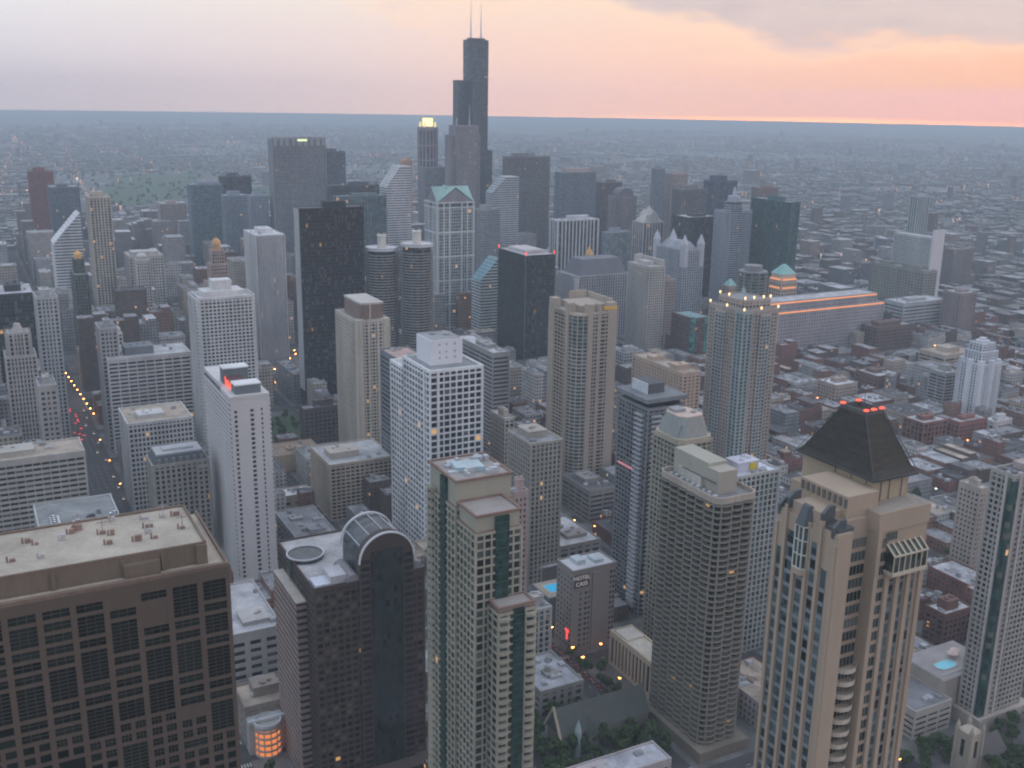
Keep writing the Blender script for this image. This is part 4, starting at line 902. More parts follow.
# white grid tower
W, D, H = 37.3, 68.3, 142.5
r = root_at('white_grid_tower', 'bright white gridded apartment tower with plain white rooftop box, centre left', 'apartment tower', -260.2, -602, W, D, 'the white grid tower')
WG = (.68,.69,.70)
block(r, W, D-24, 0, H, (4.7,4.3,.85,1.15,.8), WG, G_DARK, near=True, cy=12, roofc=R_GREY, lit=.03)
block(r, W, 24, 0, H-8, (4.7,4.3,.85,1.15,.8), WG, G_DARK, cy=-D/2+12, roofc=R_PALE, wname='rear_wing')
mb = MB(); mb.box(W/2-6.2, W/2-4.6, D/2+.5, D/2+1.3, 0, H+.6); mb.box(W/2+.7, W/2+1.2, D/2-8.5, D/2-7, 0, H+.6); mb.build('tall_pier', wall(WG), r)
mb = MB(); mb.box(-11, 12, -4, 20, H+.1, H+17); mb.build('penthouse', wall((.66,.66,.69), .9, .07), r)
mb = MB(); mb.box(-10, 11, -3, 19, H+17, H+17.5); mb.cyl(-4, 10, H+17.5, H+18.6, 2.2, 12); mb.cyl(4, 4, H+17.5, H+18.6, 2.2, 12); mb.build('roof_unit', wall(GREY), r)
for z in (H+4, H+8, H+13):
    for X in (-6, 0, 5):
        if (z+X) % 2 < 1.6: mb = MB(); mb.box(X, X+1.2, 20, 20.12, z, z+1.4); mb.build('vent', wall((.3,.3,.32)), r)
# white hotel of two slabs with red sign
r = root_at('white_hotel_slab', 'white slab hotel of two staggered wings with a glowing red rooftop sign', 'hotel', -138.3, -632.9, 26, 98, 'the white hotel slab')
HW = (.55,.52,.51)
def blankslab(X, Y, W, D, H, cols):
    mb = MB(); mb.box(X-W/2, X+W/2, Y-D/2, Y+D/2, 0, H)
    mb.box(X-W/2-.3, X+W/2+.3, Y-D/2-.3, Y+D/2+.3, H-1.2, H+.9)
    z = 3.
    while z < H-4: mb.box(X+W/2-.05, X+W/2+.9, Y-D/2+.4, Y+D/2-.4, z, z+1.5); mb.box(X-W/2-.9, X-W/2+.05, Y-D/2+.4, Y+D/2-.4, z, z+1.5); z += 3.1
    mb.build('wall', wall(HW, .85, .08), r)
    pn = []
    nf = int((H-12)/3.1)
    for k in range(nf):
        for (u, wd) in cols: pn.append(('N', X, Y, W, D, u, 7+k*3.1, wd, 1.7))
    PANES.append((r, G_DARK, pn, .01))
    mb = MB()
    mb.box(X+W/2+.02, X+W/2+.08, Y-D/2+.5, Y+D/2-.5, 4.6, H-2); mb.box(X-W/2-.08, X-W/2-.02, Y-D/2+.5, Y+D/2-.5, 4.6, H-2)
    o = mb.build('window_strip', glass(G_BLUE, .01, cell=(3.5,3.5,3.1)), r)
    mb = MB(); mb.box(X-W/2+.3, X+W/2-.3, Y-D/2+.3, Y+D/2-.3, H+.05, H+.3); mb.build('roof', wall(R_PALE), r)
blankslab(0, 36, 24.4, 24.4, 131, [(9.2, 1.7), (-1.0, 2.2), (-7.2, 1.0)])
blankslab(2, -8, 16, 56, 130.2, [(5, 1.8)])
mb = MB(); mb.box(-8, 8, 34, 45, 131.3, 137.5); mb.build('penthouse', wall((.13,.15,.16)), r)
mb = MB(); mb.box(-8.4, 8.4, 33.6, 45.4, 137.5, 138.3); mb.build('penthouse_roof', wall((.6,.6,.6)), r)
mb = MB(); mb.box(-8, 8, 4, 14, 130.5, 141); mb.build('penthouse', wall((.13,.15,.16)), r)
mb = MB(); mb.box(-8.4, 8.4, 3.6, 14.4, 141, 141.8); mb.build('penthouse_roof', wall((.6,.6,.6)), r)
mb = MB(); mb.box(-3, 7, 14, 34, 130.5, 136.5); mb.build('sign_screen', wall((.10,.04,.04)), r)
mb = MB(); yy = 15.2     # red neon strokes, unreadable at this distance
for k, hh in enumerate((5.2, 3.2, 3.4, 4.4, 2.9, 3.2, 4.2, 3.0)):
    z = 131.6; mb.box(7.1, 7.5, yy, yy+.55, z, z+hh); mb.box(7.1, 7.5, yy+1.35, yy+1.85, z, z+hh*.8); mb.box(7.1, 7.5, yy+.56, yy+1.34, z+(0 if k % 2 else hh*.45), z+.6+(0 if k % 2 else hh*.45)); yy += 2.35
mb.build('red_sign', glow((1, .09, .05), 2.0), r)
# low podium of the hotel
mb = MB(); mb.box(-16, 20, -30, 54, 0, 9); mb.build('podium', wall((.35,.34,.33)), r)
# dark tower, upper centre
W, D, H = 29.9, 33.2, 143
r = root_at('dark_balcony_tower', 'dark apartment tower with overhanging roof slab, left of the sloping crown tower', 'apartment tower', -349.6, -487.7, W, D, 'the dark balcony tower')
block(r, W-4, D-2, 0, 136, (3.6,3.05,.5,.9,.6), (.20,.20,.21), (.03,.038,.042), near=True, cx=-1, cy=-1, roofc=R_DARK, lit=.015)
mb = MB(); mb.box(-W/2, W/2, -D/2, D/2, 140.5, 143); mb.build('roof_slab', wall((.17,.18,.19)), r)
mb = MB(); mb.box(-W/2+3, W/2-4, -D/2+3, D/2-4, 136, 140.6); mb.build('top_floor', glass((.03,.035,.04), 0), r)
mb = MB(); mb.box(-5, 7, -10, 6, 143, 149); mb.build('penthouse', wall((.09,.09,.10)), r)
mb = MB(); mb.box(7, 7.6, -10, 6, 143, 149.4); mb.build('penthouse_screen', wall((.55,.57,.6)), r)
mb = MB()
for k in range(42): mb.box(W/2-3.2, W/2-.4, D/2-13, D/2-5, 6+k*3.05, 6+k*3.05+1.1); mb.box(W/2-12, W/2-5, D/2-2.2, D/2-.3, 6+k*3.05, 6+k*3.05+1.1)
mb.build('balcony_stack', wall((.40,.41,.43)), r)['kind'] = 'stuff'
mb = MB(); mb.box(W/2-2.85, W/2-2.3, -D/2+2, D/2-14, 94, 95.2); mb.build('pink_light_band', glow((.9, .35, .42), .55), r)
# faceted top tower
W, D, H = 23.8, 26.3, 135.3
r = root_at('faceted_top_tower', 'beige apartment tower with sloping glazed green grey crown and flat pink deck', 'apartment tower', -335.6, -435.8, W, D, 'the sloping crown tower')
block(r, W-2, D-2, 0, H-3, (3.6,3.1,.8,.8,.5), (.33,.29,.22), G_TEAL, near=True, roofc=R_GREY)
mb = MB(); ch = 3.
def oct_(w_, d_, c_): return [(w_/2-c_,-d_/2),(w_/2,-d_/2+c_),(w_/2,d_/2-c_),(w_/2-c_,d_/2),(-w_/2+c_,d_/2),(-w_/2,d_/2-c_),(-w_/2,-d_/2+c_),(-w_/2+c_,-d_/2)]
mb.prism(oct_(W+.6, D+.6, 4), H-3, H); mb.build('cornice', wall((.38,.33,.25)), r)
mb = MB(); mb.prism(oct_(W-2, D-2, 4), H, H+11, oct_(W-8, D-8, 3)); mb.build('sloping_crown', wall((.24,.25,.23), .45), r)
mb = MB(); mb.prism(oct_(W-8, D-8, 3), H+11, H+11.5); mb.build('roof', wall((.52,.40,.34)), r)
mb = MB(); mb.box(-1, 6, -7, 0, H+11.5, H+13.2); mb.cyl(-4, 3, H+11.5, H+12.4, 1.6, 12); mb.build('roof_unit', wall(GREY), r)
for k in range(5):
    mb = MB(); Y = -8+k*4; mb.prism([(W/2-2.4,Y-.9),(W/2-1.4,Y-.9),(W/2-1.4,Y+.9),(W/2-2.4,Y+.9)], H+1, H+7, [(W/2-4.6,Y-.9),(W/2-3.6,Y-.9),(W/2-3.6,Y+.9),(W/2-4.6,Y+.9)]); mb.build('crown_window', glass(G_PALE, .05), r)
# block behind the balcony tower
r = tower('office_tower', 'gridded block with white roof and yellow panel behind the scalloped balcony tower', 'apartment tower', (-362.6,-426.7,37.4,22,111.5), P_(3.2,3.5,1.0,.7,.6), (.38,.38,.36), G_TEAL, (.52,.54,.60), ph=[(-.02,0,.4,.5,6,wall((.50,.50,.56)))], near=True, short='the white roofed gridded block')
mb = MB(); mb.box(-6.6, -1.5, 5.6, 5.95, 112.5, 116.5); mb.build('yellow_panel', wall((.55,.42,.04)), r)

# ---- scalloped balcony tower
W, D, H = 23.4, 45.7, 134.5
r = root_at('scalloped_balcony_tower', 'beige tower wrapped in curved scalloped balconies, left of the pyramid roofed tower', 'apartment tower', -297.7, -355.6, W, D, 'the scalloped balcony tower')
mb = MB(); mb.box(-W/2+2, W/2-2, -D/2+2, D/2-2, 0, H+.1); mb.build('core_wall', glass((.028,.030,.030), .02, cell=(3,3,3.05), var=.8), r)
def scallop(off, nb_e=6, nb_n=3, c=2.6, bulge=1.3):
    """outline with a bulged arc between piers; counter-clockwise"""
    cs = [(W/2-c, -D/2), (W/2, -D/2+c)]
    def seg(p, q, n, b):
        out = []
        dx, dy = q[0]-p[0], q[1]-p[1]; L = math.hypot(dx, dy); nx, ny = dy/L, -dx/L
        for i in range(n):
            for k in range(6):
                t_ = (i+k/6)/n; s_ = math.sin(math.pi*k/6)*b+off
                out.append((p[0]+dx*t_+nx*s_, p[1]+dy*t_+ny*s_))
        return out
    A = [(W/2-c,-D/2),(W/2,-D/2+c),(W/2,D/2-c),(W/2-c,D/2),(-W/2+c,D/2),(-W/2,D/2-c),(-W/2,-D/2+c),(-W/2+c,-D/2)]
    nb = [1, nb_e, 1, nb_n, 1, nb_e, 1, nb_n]; o = []
    for k in range(8): o += seg(A[k], A[(k+1) % 8], nb[k], bulge if nb[k] > 1 else bulge*.6)
    return o, A, nb
ol, A, nb = scallop(0); il, _, _ = scallop(-.22); dl, _, _ = scallop(-3.2, bulge=0)
BC = wall((.225,.205,.165), .8, .14)
fh = 3.05; nfl = int(H/fh)
mb = MB(); mb.ring(ol, dl, 0, .28); mb.ring(ol, il, .28, .92)
first = mb.build('balcony', BC, r, (0, 0, 1))
for k in range(1, nfl): child(first, r, 'balcony', (0, 0, 1+k*fh))
mb = MB()
for k in range(8):
    p, q = A[k], A[(k+1) % 8]
    for i in range(nb[k]):
        t_ = i/nb[k]; X, Y = p[0]+(q[0]-p[0])*t_, p[1]+(q[1]-p[1])*t_
        mb.box(X-.33, X+.33, Y-.33, Y+.33, 0, H+1.2)
mb.build('pier', wall((.22,.20,.16)), r)
mb = MB(); mb.ring(scallop(.5, bulge=.35)[0], scallop(-.3, bulge=.35)[0], H-1.0, H+2.2); mb.build('parapet', wall((.38,.32,.27)), r)
mb = MB(); mb.prism(scallop(-.6, bulge=.5)[0], H-.6, H+.2); mb.build('roof', wall((.20,.19,.19)), r)
mb = MB(); mb.box(-6.5, 4.5, -21, 6, H+.2, H+13); mb.build('penthouse', wall((.36,.34,.28), .9, .12), r)
mb = MB(); mb.box(-5.5, 5.2, 6.01, 15, H+.2, H+11.5); mb.build('penthouse', wall((.36,.33,.27), .9, .12), r)
mb = MB(); mb.box(4.6, 6.6, -15, 3, H+.2, H+5.5); mb.build('penthouse_step', wall((.44,.42,.38)), r)
mb = MB(); mb.box(4.51, 4.62, -8, -7.4, H+8, H+8.6); mb.box(6.0, 6.5, -12, 14, H+5.5, H+6.1); mb.build('railing', wall(DGREY), r)
for k in range(9):
    mb = MB(); Y = -18+k*4.3; mb.cyl(8.2, Y, H+.2, H+1.3+.4*(k % 2), .8+.2*(k % 3), 10); mb.build('roof_vent', wall((.42,.43,.45)), r)
mb = MB(); mb.box(-W/2-3, W/2+4, -D/2-6, D/2+5, 0, 6); mb.build('podium', wall((.19,.165,.13)), r)

# ---- green striped tower (stepped, red cornices)
r = root_at('stepped_cream_tower', 'stepped cream tower with dark green glass strips and red cornices, bottom centre', 'apartment tower', -143.5, -287, 26, 48, 'the green striped cream tower')
ox, oy = r.location.x, r.location.y
CR = (.335,.315,.25)
GS = (.022,.055,.048)
redw = wall((.21,.13,.105))
def cpblock(xe, yn, W, D, H, strips, flat_faces='NE', near=True, top_blank=7.5):
    X, Y = xe-W/2-ox, yn-D/2-oy
    st = (3.0, 3.15, .6, .7, .45)
    fr = MB(); pn = [] if near else None
    facade(fr, W, D, 0, H-top_blank, st, X, Y, 'NESW', pn, parapet=.3)
    fr.box(X-W/2+.01, X+W/2-.01, Y-D/2+.01, Y+D/2-.01, 0, H-top_blank)
    fr.build('wall', wall(CR), r)
    if pn: PANES.append((r, (.04,.055,.05), pn, .01))
    mb = MB(); mb.box(X-W/2+.5, X+W/2-.5, Y-D/2+.5, Y+D/2-.5, H-top_blank+.3, H); mb.build('top_storey', wall(CR, .85, .08), r)
    mb = MB()
    for z, e in ((H-top_blank-.2, .8), (H, .65)): mb.ring([(X-W/2-e+.4,Y-D/2-e+.4),(X+W/2+e-.4,Y-D/2-e+.4),(X+W/2+e-.4,Y+D/2+e-.4),(X-W/2-e+.4,Y+D/2+e-.4)], [(X-W/2+.6,Y-D/2+.6),(X+W/2-.6,Y-D/2+.6),(X+W/2-.6,Y+D/2-.6),(X-W/2+.6,Y+D/2-.6)], z, z+.7)
    mb.build('red_cornice', redw, r)
    mb = MB(); mb.box(X-W/2+.6, X+W/2-.6, Y-D/2+.6, Y+D/2-.6, H, H+.15); mb.build('roof', wall((.30,.27,.25)), r)
    for (F, u, wd) in strips:
        mb = MB()
        if F == 'N': mb.box(X+u-wd/2, X+u+wd/2, Y+D/2-.3, Y+D/2+.62, 0, H-.8)
        else: mb.box(X+W/2-.3, X+W/2+.62, Y+u-wd/2, Y+u+wd/2, 0, H-.8)
        mb.build('green_glass_strip', glass(GS, .0, cell=(1.6,1.6,3.15), rough=.15, var=.45), r)
        mb = MB(); z = 1.
        while z < H-1:
            if F == 'N': mb.box(X+u-wd/2+.02, X+u+wd/2-.02, Y+D/2+.6, Y+D/2+.7, z, z+.3)
            else: mb.box(X+W/2+.6, X+W/2+.7, Y+u-wd/2+.02, Y+u+wd/2-.02, z, z+.3)
            z += 3.15
        mb.build('strip_mullion', wall((.04,.075,.065)), r)['kind'] = 'stuff'
    return X, Y
X0, Y0 = cpblock(-143.5, -310, 22.3, 24, 185, [('E', 2.0, 4.5)], top_blank=9.5)
cpblock(-144.0, -295, 17.4, 15.0, 177.5, [('N', -1.2, 5.2)], top_blank=6)
cpblock(-149.0, -287, 14.0, 8.0, 146, [('N', -.6, 4.4)], top_blank=1.6)
mb = MB()
for k in range(56):
    mb.prism([(X0+11.3, Y0-10), (X0+12.6, Y0-9.2), (X0+13.1, Y0-7.5), (X0+12.6, Y0-5.8), (X0+11.3, Y0-5)], 3+k*3.15, 4.1+k*3.15)
mb.build('balcony_stack', wall(CR), r)['kind'] = 'stuff'
Xb, Yb = -149-7-ox, -287-4-oy
for sx in (-5.2, 5.0):
    mb = MB()
    for k in range(45):
        cx_ = Xb+sx; pts = [(cx_+2.4*math.cos(math.pi*q/6), Yb+4.0+1.7*math.sin(math.pi*q/6)) for q in range(7)]
        mb.prism(pts, 3+k*3.15, 4.2+k*3.15)
    mb.build('balcony_stack', wall(CR), r)['kind'] = 'stuff'
rn = random.Random(5)
for k in range(16):
    ux, uy = X0+rn.uniform(-9, 9), Y0+rn.uniform(-9, 9); s1 = rn.uniform(.5, 2); mb = MB(); mb.box(ux-s1, ux+s1, uy-1, uy+1, 185.1+k*.01, 185.1+rn.uniform(.6, 2)); mb.build('roof_unit', wall((.42,.44,.46)), r)
mb = MB(); mb.prism([(X0-4,Y0-2),(X0+6,Y0-4),(X0+7,Y0+3),(X0-3,Y0+6)], 185.2, 187); mb.build('roof_canopy', wall((.35,.45,.48), .4), r)
mb = MB(); mb.box(X0-26, X0+15, Y0-26, Y0+52, 0, 26); mb.build('podium', wall((.42,.36,.27)), r)
mb = MB(); mb.box(X0-25, X0+14, Y0-25, Y0+51, 26, 26.4); mb.build('podium_roof', wall((.34,.29,.23)), r)

# ---- arched dark granite building
W, D, H = 52.4, 57.4, 103.
r = root_at('arched_granite_tower', 'dark brown building with white rimmed half round glass arch on top, bottom left of centre', 'hotel', -122.2, -412.3, W, D, 'the arched dark tower')
DB = (.06,.042,.034)
st = (3.2, 3.3, .9, 1.35, .35)
block(r, W, D, 0, H, st, DB, (.018,.017,.016), near=True, roofc=(.34,.33,.33), lit=.002)
xc = -156+148.4+0.0; xa = xc; RA = 13.0; zs = 112.
# gable block that carries the arch
ya, yb = D/2+1.6, D/2-24
pts = [(RA*math.cos(math.pi*k/20), RA*math.sin(math.pi*k/20)) for k in range(21)]
def arched(rad, y0, y1, z0, name, mat):
    pp = [(rad, z0)]+[(xa*0+rad*math.cos(math.pi*k/20), zs+rad*math.sin(math.pi*k/20)) for k in range(21)]+[(-rad, z0)]
    n = len(pp); mb = MB(); mb.v = [(xa+x_, y0, z_) for x_, z_ in pp]+[(xa+x_, y1, z_) for x_, z_ in pp]
    mb.f = [tuple(range(n)), tuple(range(2*n-1, n-1, -1))]+[((k+1) % n, k, n+k, n+(k+1) % n) for k in range(n)]; mb.mi = [0]*len(mb.f)
    return mb.build(name, mat, r)
arched(RA, ya-5, ya, 0, 'arched_front', wall(DB))
arched(RA-.9, yb, ya-5.01, H, 'barrel_vault', glass((.045,.055,.06), 0, cell=(3,3,3), rough=.3))
for y_ in (ya-.4, yb-.4):
    mb = MB(); po = [((RA+.45)*math.cos(math.pi*k/24), (RA+.45)*math.sin(math.pi*k/24)) for k in range(25)]; pi_ = [((RA-.3)*math.cos(math.pi*k/24), (RA-.3)*math.sin(math.pi*k/24)) for k in range(25)]
    for k in range(24):
        q = [po[k], po[k+1], pi_[k+1], pi_[k]]
        mb.poly([(xa+a_, y_, zs+b_) for a_, b_ in q]+[(xa+a_, y_+.8, zs+b_) for a_, b_ in q], [(0,1,2,3),(7,6,5,4),(0,4,5,1),(2,6,7,3)])
    mb.build('arch_rim', wall((.62,.62,.64), .6, .05), r)
for q in range(1, 6):
    a_ = math.pi*q/6; mb = MB(); X, Z = xa+(RA-.7)*math.cos(a_), zs+(RA-.7)*math.sin(a_); mb.box(X-.15, X+.15, yb, ya-5, Z-.1, Z+.25); mb.build('vault_rib', wall((.5,.5,.52)), r)
mb = MB(); mb.box(xa-7.5, xa+7.5, ya, ya+.5, 3, zs+5); mb.build('central_glass_strip', glass((.022,.028,.028), .0, cell=(1.8,1.8,3.3), rough=.12, var=.5), r)
mb = MB()
for k in range(33):
    for sx in (-1, 1): mb.box(xa+sx*10.4-2, xa+sx*10.4+2, ya-.02, ya+.1, 6+k*3.3, 7.9+k*3.3)
mb.build('window', glass((.018,.018,.018), .0, 'isl'), r)['kind'] = 'stuff'
# left shoulder: little arches and round glass corner, banded east wing
mb = MB(); mb.box(W/2-15.5, W/2-8, D/2-12, D/2-1, H+.1, H+4.5); mb.build('shoulder_block', wall((.42,.42,.44)), r)
mb = MB(); mb.box(W/2-8, W/2-1, D/2-10, D/2-1, H+.1, H+1.6); mb.build('shoulder_block', wall((.5,.52,.58)), r)
mb = MB(); mb.cyl(W/2-7, -D/2+22, H-8, H+2.0, 8.5, 24); mb.build('glass_drum', glass((.03,.035,.036), 0, cell=(2,2,2)), r)
mb = MB(); mb.ring([(W/2-7+8.9*math.cos(t_*math.pi/12), -D/2+22+8.9*math.sin(t_*math.pi/12)) for t_ in range(24)], [(W/2-7+8.2*math.cos(t_*math.pi/12), -D/2+22+8.2*math.sin(t_*math.pi/12)) for t_ in range(24)], H+1.9, H+2.5); mb.build('drum_rim', wall((.45,.45,.47)), r)
for (X, rad) in ((-W/2+4, 3.6), (W/2-18, 3.2)):
    pp = [(rad*math.cos(math.pi*k/12), rad*math.sin(math.pi*k/12)) for k in range(13)]
    n = 13; mb = MB(); mb.v = [(X+x_, D/2-18, H+z_+1) for x_, z_ in pp]+[(X+x_, D/2+.6, H+z_+1) for x_, z_ in pp]
    mb.f = [tuple(range(n)), tuple(range(2*n-1, n-1, -1))]+[((k+1) % n, k, n+k, n+(k+1) % n) for k in range(n)]; mb.mi = [0]*len(mb.f); mb.build('small_vault', wall((.22,.21,.22)), r)
mb = MB(); mb.box(W/2-1, W/2+4.6, -D/2+8, D/2-12, 0, 92); mb.build('window', glass((.03,.028,.028), .0, cell=(3,3,3.3)), r)['kind'] = 'stuff'
mb = MB()
for k in range(28): mb.box(W/2-1.1, W/2+5.0, -D/2+7.7, D/2-11.7, k*3.3, k*3.3+1.7)
mb.build('banded_wing', wall((.25,.185,.165)), r)
mb = MB(); mb.box(W/2-1, W/2+4.9, -D/2+7.8, D/2-11.8, 92, 92.7); mb.build('wing_roof', wall((.42,.38,.34)), r)
mb = MB(); mb.box(-W/2-1, W/2+6, D/2-4, D/2+10, 0, 7); mb.build('podium', wall((.08,.06,.05)), r)

# ---- pyramid roofed stone tower (foreground right)
r = root_at('pyramid_roofed_tower', 'tall tan stone tower with dark steep pyramid roof in the right foreground', 'apartment tower', -191, -180, 38, 36, 'the pyramid roofed tower')
ox, oy = r.location.x, r.location.y
ST = (.375,.29,.215)
stn = wall(ST, .85, .10, .08)
def L(x0, x1, y0, y1): return (x0-ox, x1-ox, y0-oy, y1-oy)
gl = glass((.06,.085,.09), .0, cell=(2.1,2.1,3.4), rough=.14, var=.9)
# joining body
body = MB(); a0 = L(-225, -207, -215.6, -184.5)
body.box(*a0, 0, 208.5); body.box(*L(-207.1, -196.4, -205.5, -184.6), 0, 208.3); b0 = L(-224.9, -206.3, -189.5, -181.3); body.box(*b0, 0, 208.5)
body.build('body_wall', stn, r)
# east wing (left in view) with full height glass strips between ribs
e0 = L(-196.6, -191.6, -203, -180.6)
mb = MB(); mb.box(*e0, 0, 207); mb.build('wing_wall', stn, r)
xe = -191.6-ox
strips = [(-201.6, 1.9), (-197.6, 2.7), (-192.9, 2.7), (-188.4, 2.5), (-184.6, 1.9)]
for i, (yc, wd) in enumerate(strips):
    top = (199, 205, 196, 205, 199)[i]
    mb = MB(); mb.box(xe-.2, xe+.06, yc-oy-wd/2, yc-oy+wd/2, 8, top-3); mb.build('glass_strip', gl, r)
    mb = comb('E', yc-oy-wd/2, yc-oy+wd/2, xe+.02, 10., 1.15, .14, top-6)
    mb.build('strip_spandrel', wall((.20,.22,.24), .4), r)
for i, yc in enumerate((-202.9, -199.6, -195.2, -190.7, -186.5, -181.3)):
    mb = MB(); mb.box(xe-.3, xe+.75, yc-oy-.55, yc-oy+.55, 0, (203, 209, 207, 207, 209, 204)[i]); mb.build('stone_rib', stn, r)
mt_cap0 = wall((.12,.11,.095), .6, .15)
# blocks that close the wing top, with metal capped corners
mb = MB(); mb.box(xe-4.9, xe+.3, -203.1-oy, -199.2-oy, 196, 206.2); mb.build('wing_shoulder', stn, r); mb = MB(); mb.box(xe-4.9, xe+.3, -184.6-oy, -180.5-oy, 196, 206.5); mb.build('wing_shoulder', stn, r)
mb = MB(); mb.box(xe-18.2, xe-7, -203-oy, -185.5-oy, 207, 214.6); mb.build('wing_attic', stn, r)
mb = MB(); mb.box(xe-7.01, xe-.6, -198.6-oy, -187.2-oy, 207, 210.4); mb.build('wing_attic', stn, r)
mb = MB()
for k in range(9): mb.box(xe-7.0, xe-6.6, -202.4-oy+k*2, -201.5-oy+k*2, 211.6, 214)
mb.build('dentil', mt_cap0, r)['kind'] = 'stuff'
mt_cap = wall((.075,.085,.09), .5, .15)
for (yy, zt) in ((-202.6, 206.6), (-199.3, 209.5), (-186.6, 209.5), (-182.4, 207.1)):
    mb = MB(); mb.box(xe-3.6, xe+.5, yy-oy-.5, yy-oy+.5, zt-1.5, zt+1.4); mb.prism([(xe-3.6,yy-oy-.5),(xe+.5,yy-oy-.5),(xe+.5,yy-oy+.5),(xe-3.6,yy-oy+.5)], zt+1.4, zt+3.2, [(xe-3.6,yy-oy-.5),(xe-1.5,yy-oy-.5),(xe-1.5,yy-oy+.5),(xe-3.6,yy-oy+.5)])
    mb.build('metal_cap', mt_cap, r)
mb = MB(); mb.box(xe-6, xe-.4, -185.8-oy, -181.5-oy, 207, 208); mb.build('metal_roof', mt_cap, r)
# central bay window with white frame and dark hood
yb0, yb1 = -195.6-oy, -190.2-oy
bay = [(xe, yb0), (xe+1.7, yb0+1.2), (xe+1.7, yb1-1.2), (xe, yb1)]
mb = MB(); mb.prism(bay, 193.5, 205.5); mb.build('bay_window', glass((.05,.07,.07), 0, cell=(1.3,1.3,2.2), rough=.15), r)
mb = MB()
for z in (193.3, 197.3, 201.3, 205.3): mb.prism([(x_+(.12 if x_ > xe+.1 else 0), y_) for x_, y_ in bay], z, z+.35)
for (x_, y_) in ((xe+1.7, yb0+1.2), (xe+1.7, (yb0+yb1)/2), (xe+1.7, yb1-1.2), (xe+.15, yb0), (xe+.15, yb1)): mb.box(x_-.15, x_+.16, y_-.16, y_+.16, 193.3, 205.6)
mb.build('bay_frame', wall((.55,.54,.48)), r)
mb = MB(); mb.prism([(x_+(.35 if x_ > xe+.1 else 0), y_) for x_, y_ in bay], 205.7, 211, [(xe-1, yb0+1), (xe+.2, yb0+1.6), (xe+.2, yb1-1.6), (xe-1, yb1-1)]); mb.build('bay_hood', mt_cap, r)
mb = MB(); mb.prism([(x_+(.3 if x_ > xe+.1 else 0), y_) for x_, y_ in bay], 191.6, 193.3, None); mb.build('bay_base', stn, r)
# recess with chamfer windows and curved balconies lower down
mb = MB(); c0 = (-199.6-ox, -184.4-oy); c1 = (-206.2-ox, -184.4-oy)
xs_ = -206.3-ox
def winrow(x0, x1, y, z, h, nx, name='window'):
    mb = MB(); mb.box(x0, x1, y, y+.05, z, z+h)
    o = mb.build(name, glass((.035,.045,.042), .01, 'isl', .15, var=.8), r)
    mb = MB(); b = (x1-x0)/nx
    for i in range(nx+1): mb.box(x0+i*b-.07, x0+i*b+.07, y+.02, y+.12, z, z+h)
    mb.build('window_frame', wall((.24,.24,.21)), o)
z = 200.
k = 0
while z > 60:
    winrow(-205.9-ox, -199.3-ox, -184.5-oy, z, 2.6, 5) if k < 28 else None
    mb = MB(); mb.box(xs_-.02, xs_+.07, -189.-oy, -185.-oy, z, z+2.6); o = mb.build('window', glass((.035,.045,.042), .01, 'isl', .15, var=.8), r)
    winrow(-210.4-ox, -207.7-ox, -181.3-oy, z, 2.6, 2)
    z -= 3.9; k += 1
# curved balconies in the recess
first = None
z = 164.
while z > 40:
    pts = [(-199.4-ox, -184.6-oy)]+[(-202.8-ox+3.6*math.cos(t_), -184.5-oy+3.0*math.sin(t_)) for t_ in [math.pi*q/10 for q in range(11)]]+[(-206.2-ox, -184.6-oy)]
    if first is None:
        cxq, cyq = -202.8-ox, -184.5-oy
        P1 = [(cxq+3.6*math.cos(math.pi*q/10), cyq+3.0*math.sin(math.pi*q/10)) for q in range(11)]
        P2 = [(cxq+3.4*math.cos(math.pi*q/10), cyq+2.8*math.sin(math.pi*q/10)) for q in range(11)]
        mb = MB(); mb.prism(P1, 0, .3)
        for q in range(10): mb.poly([(*P1[q], .3), (*P1[q+1], .3), (*P2[q+1], .3), (*P2[q], .3), (*P1[q], 1.3), (*P1[q+1], 1.3), (*P2[q+1], 1.3), (*P2[q], 1.3)], [(0,1,5,4),(4,5,6,7),(2,3,7,6)])
        first = mb.build('balcony', wall((.50,.43,.35)), r, (0, 0, z))
    else: child(first, r, 'balcony', (0, 0, z))
    z -= 3.9
# north face: pilasters and glass strips right of the windows
yn = -181.3-oy
for (xc_, wd) in ((-213.3, 2.0), (-217.2, 2.0), (-221.4, 1.6)):
    mb = MB(); mb.box(xc_-ox-wd/2, xc_-ox+wd/2, yn, yn+.06, 8, 190); mb.build('glass_strip', gl, r)
    mb = comb('N', xc_-ox-wd/2, xc_-ox+wd/2, yn+.02, 9., 1.1, .13, 189)
    mb.build('strip_spandrel', wall((.17,.16,.15), .5), r)
for xc_ in (-206.8, -211.2, -215.3, -219.5, -224.2):
    mb = MB(); mb.box(xc_-ox-.75, xc_-ox+.75, yn-.2, yn+.7, 0, 192.5 if xc_ < -208 else 207); mb.build('stone_rib', stn, r)
mb = MB(); mb.box(-225-ox, -206.-ox, -190-oy, -180.9-oy, 204.8, 210.2); mb.build('terrace_parapet', stn, r)
mb = MB(); mb.box(-224.6-ox, -206.4-ox, -189-oy, -181.4-oy, 210.2, 210.3); mb.build('terrace_floor', wall((.3,.26,.22)), r)
winrow(-213.2-ox, -209.6-ox, -180.9-oy, 202.0, 2.2, 5); 
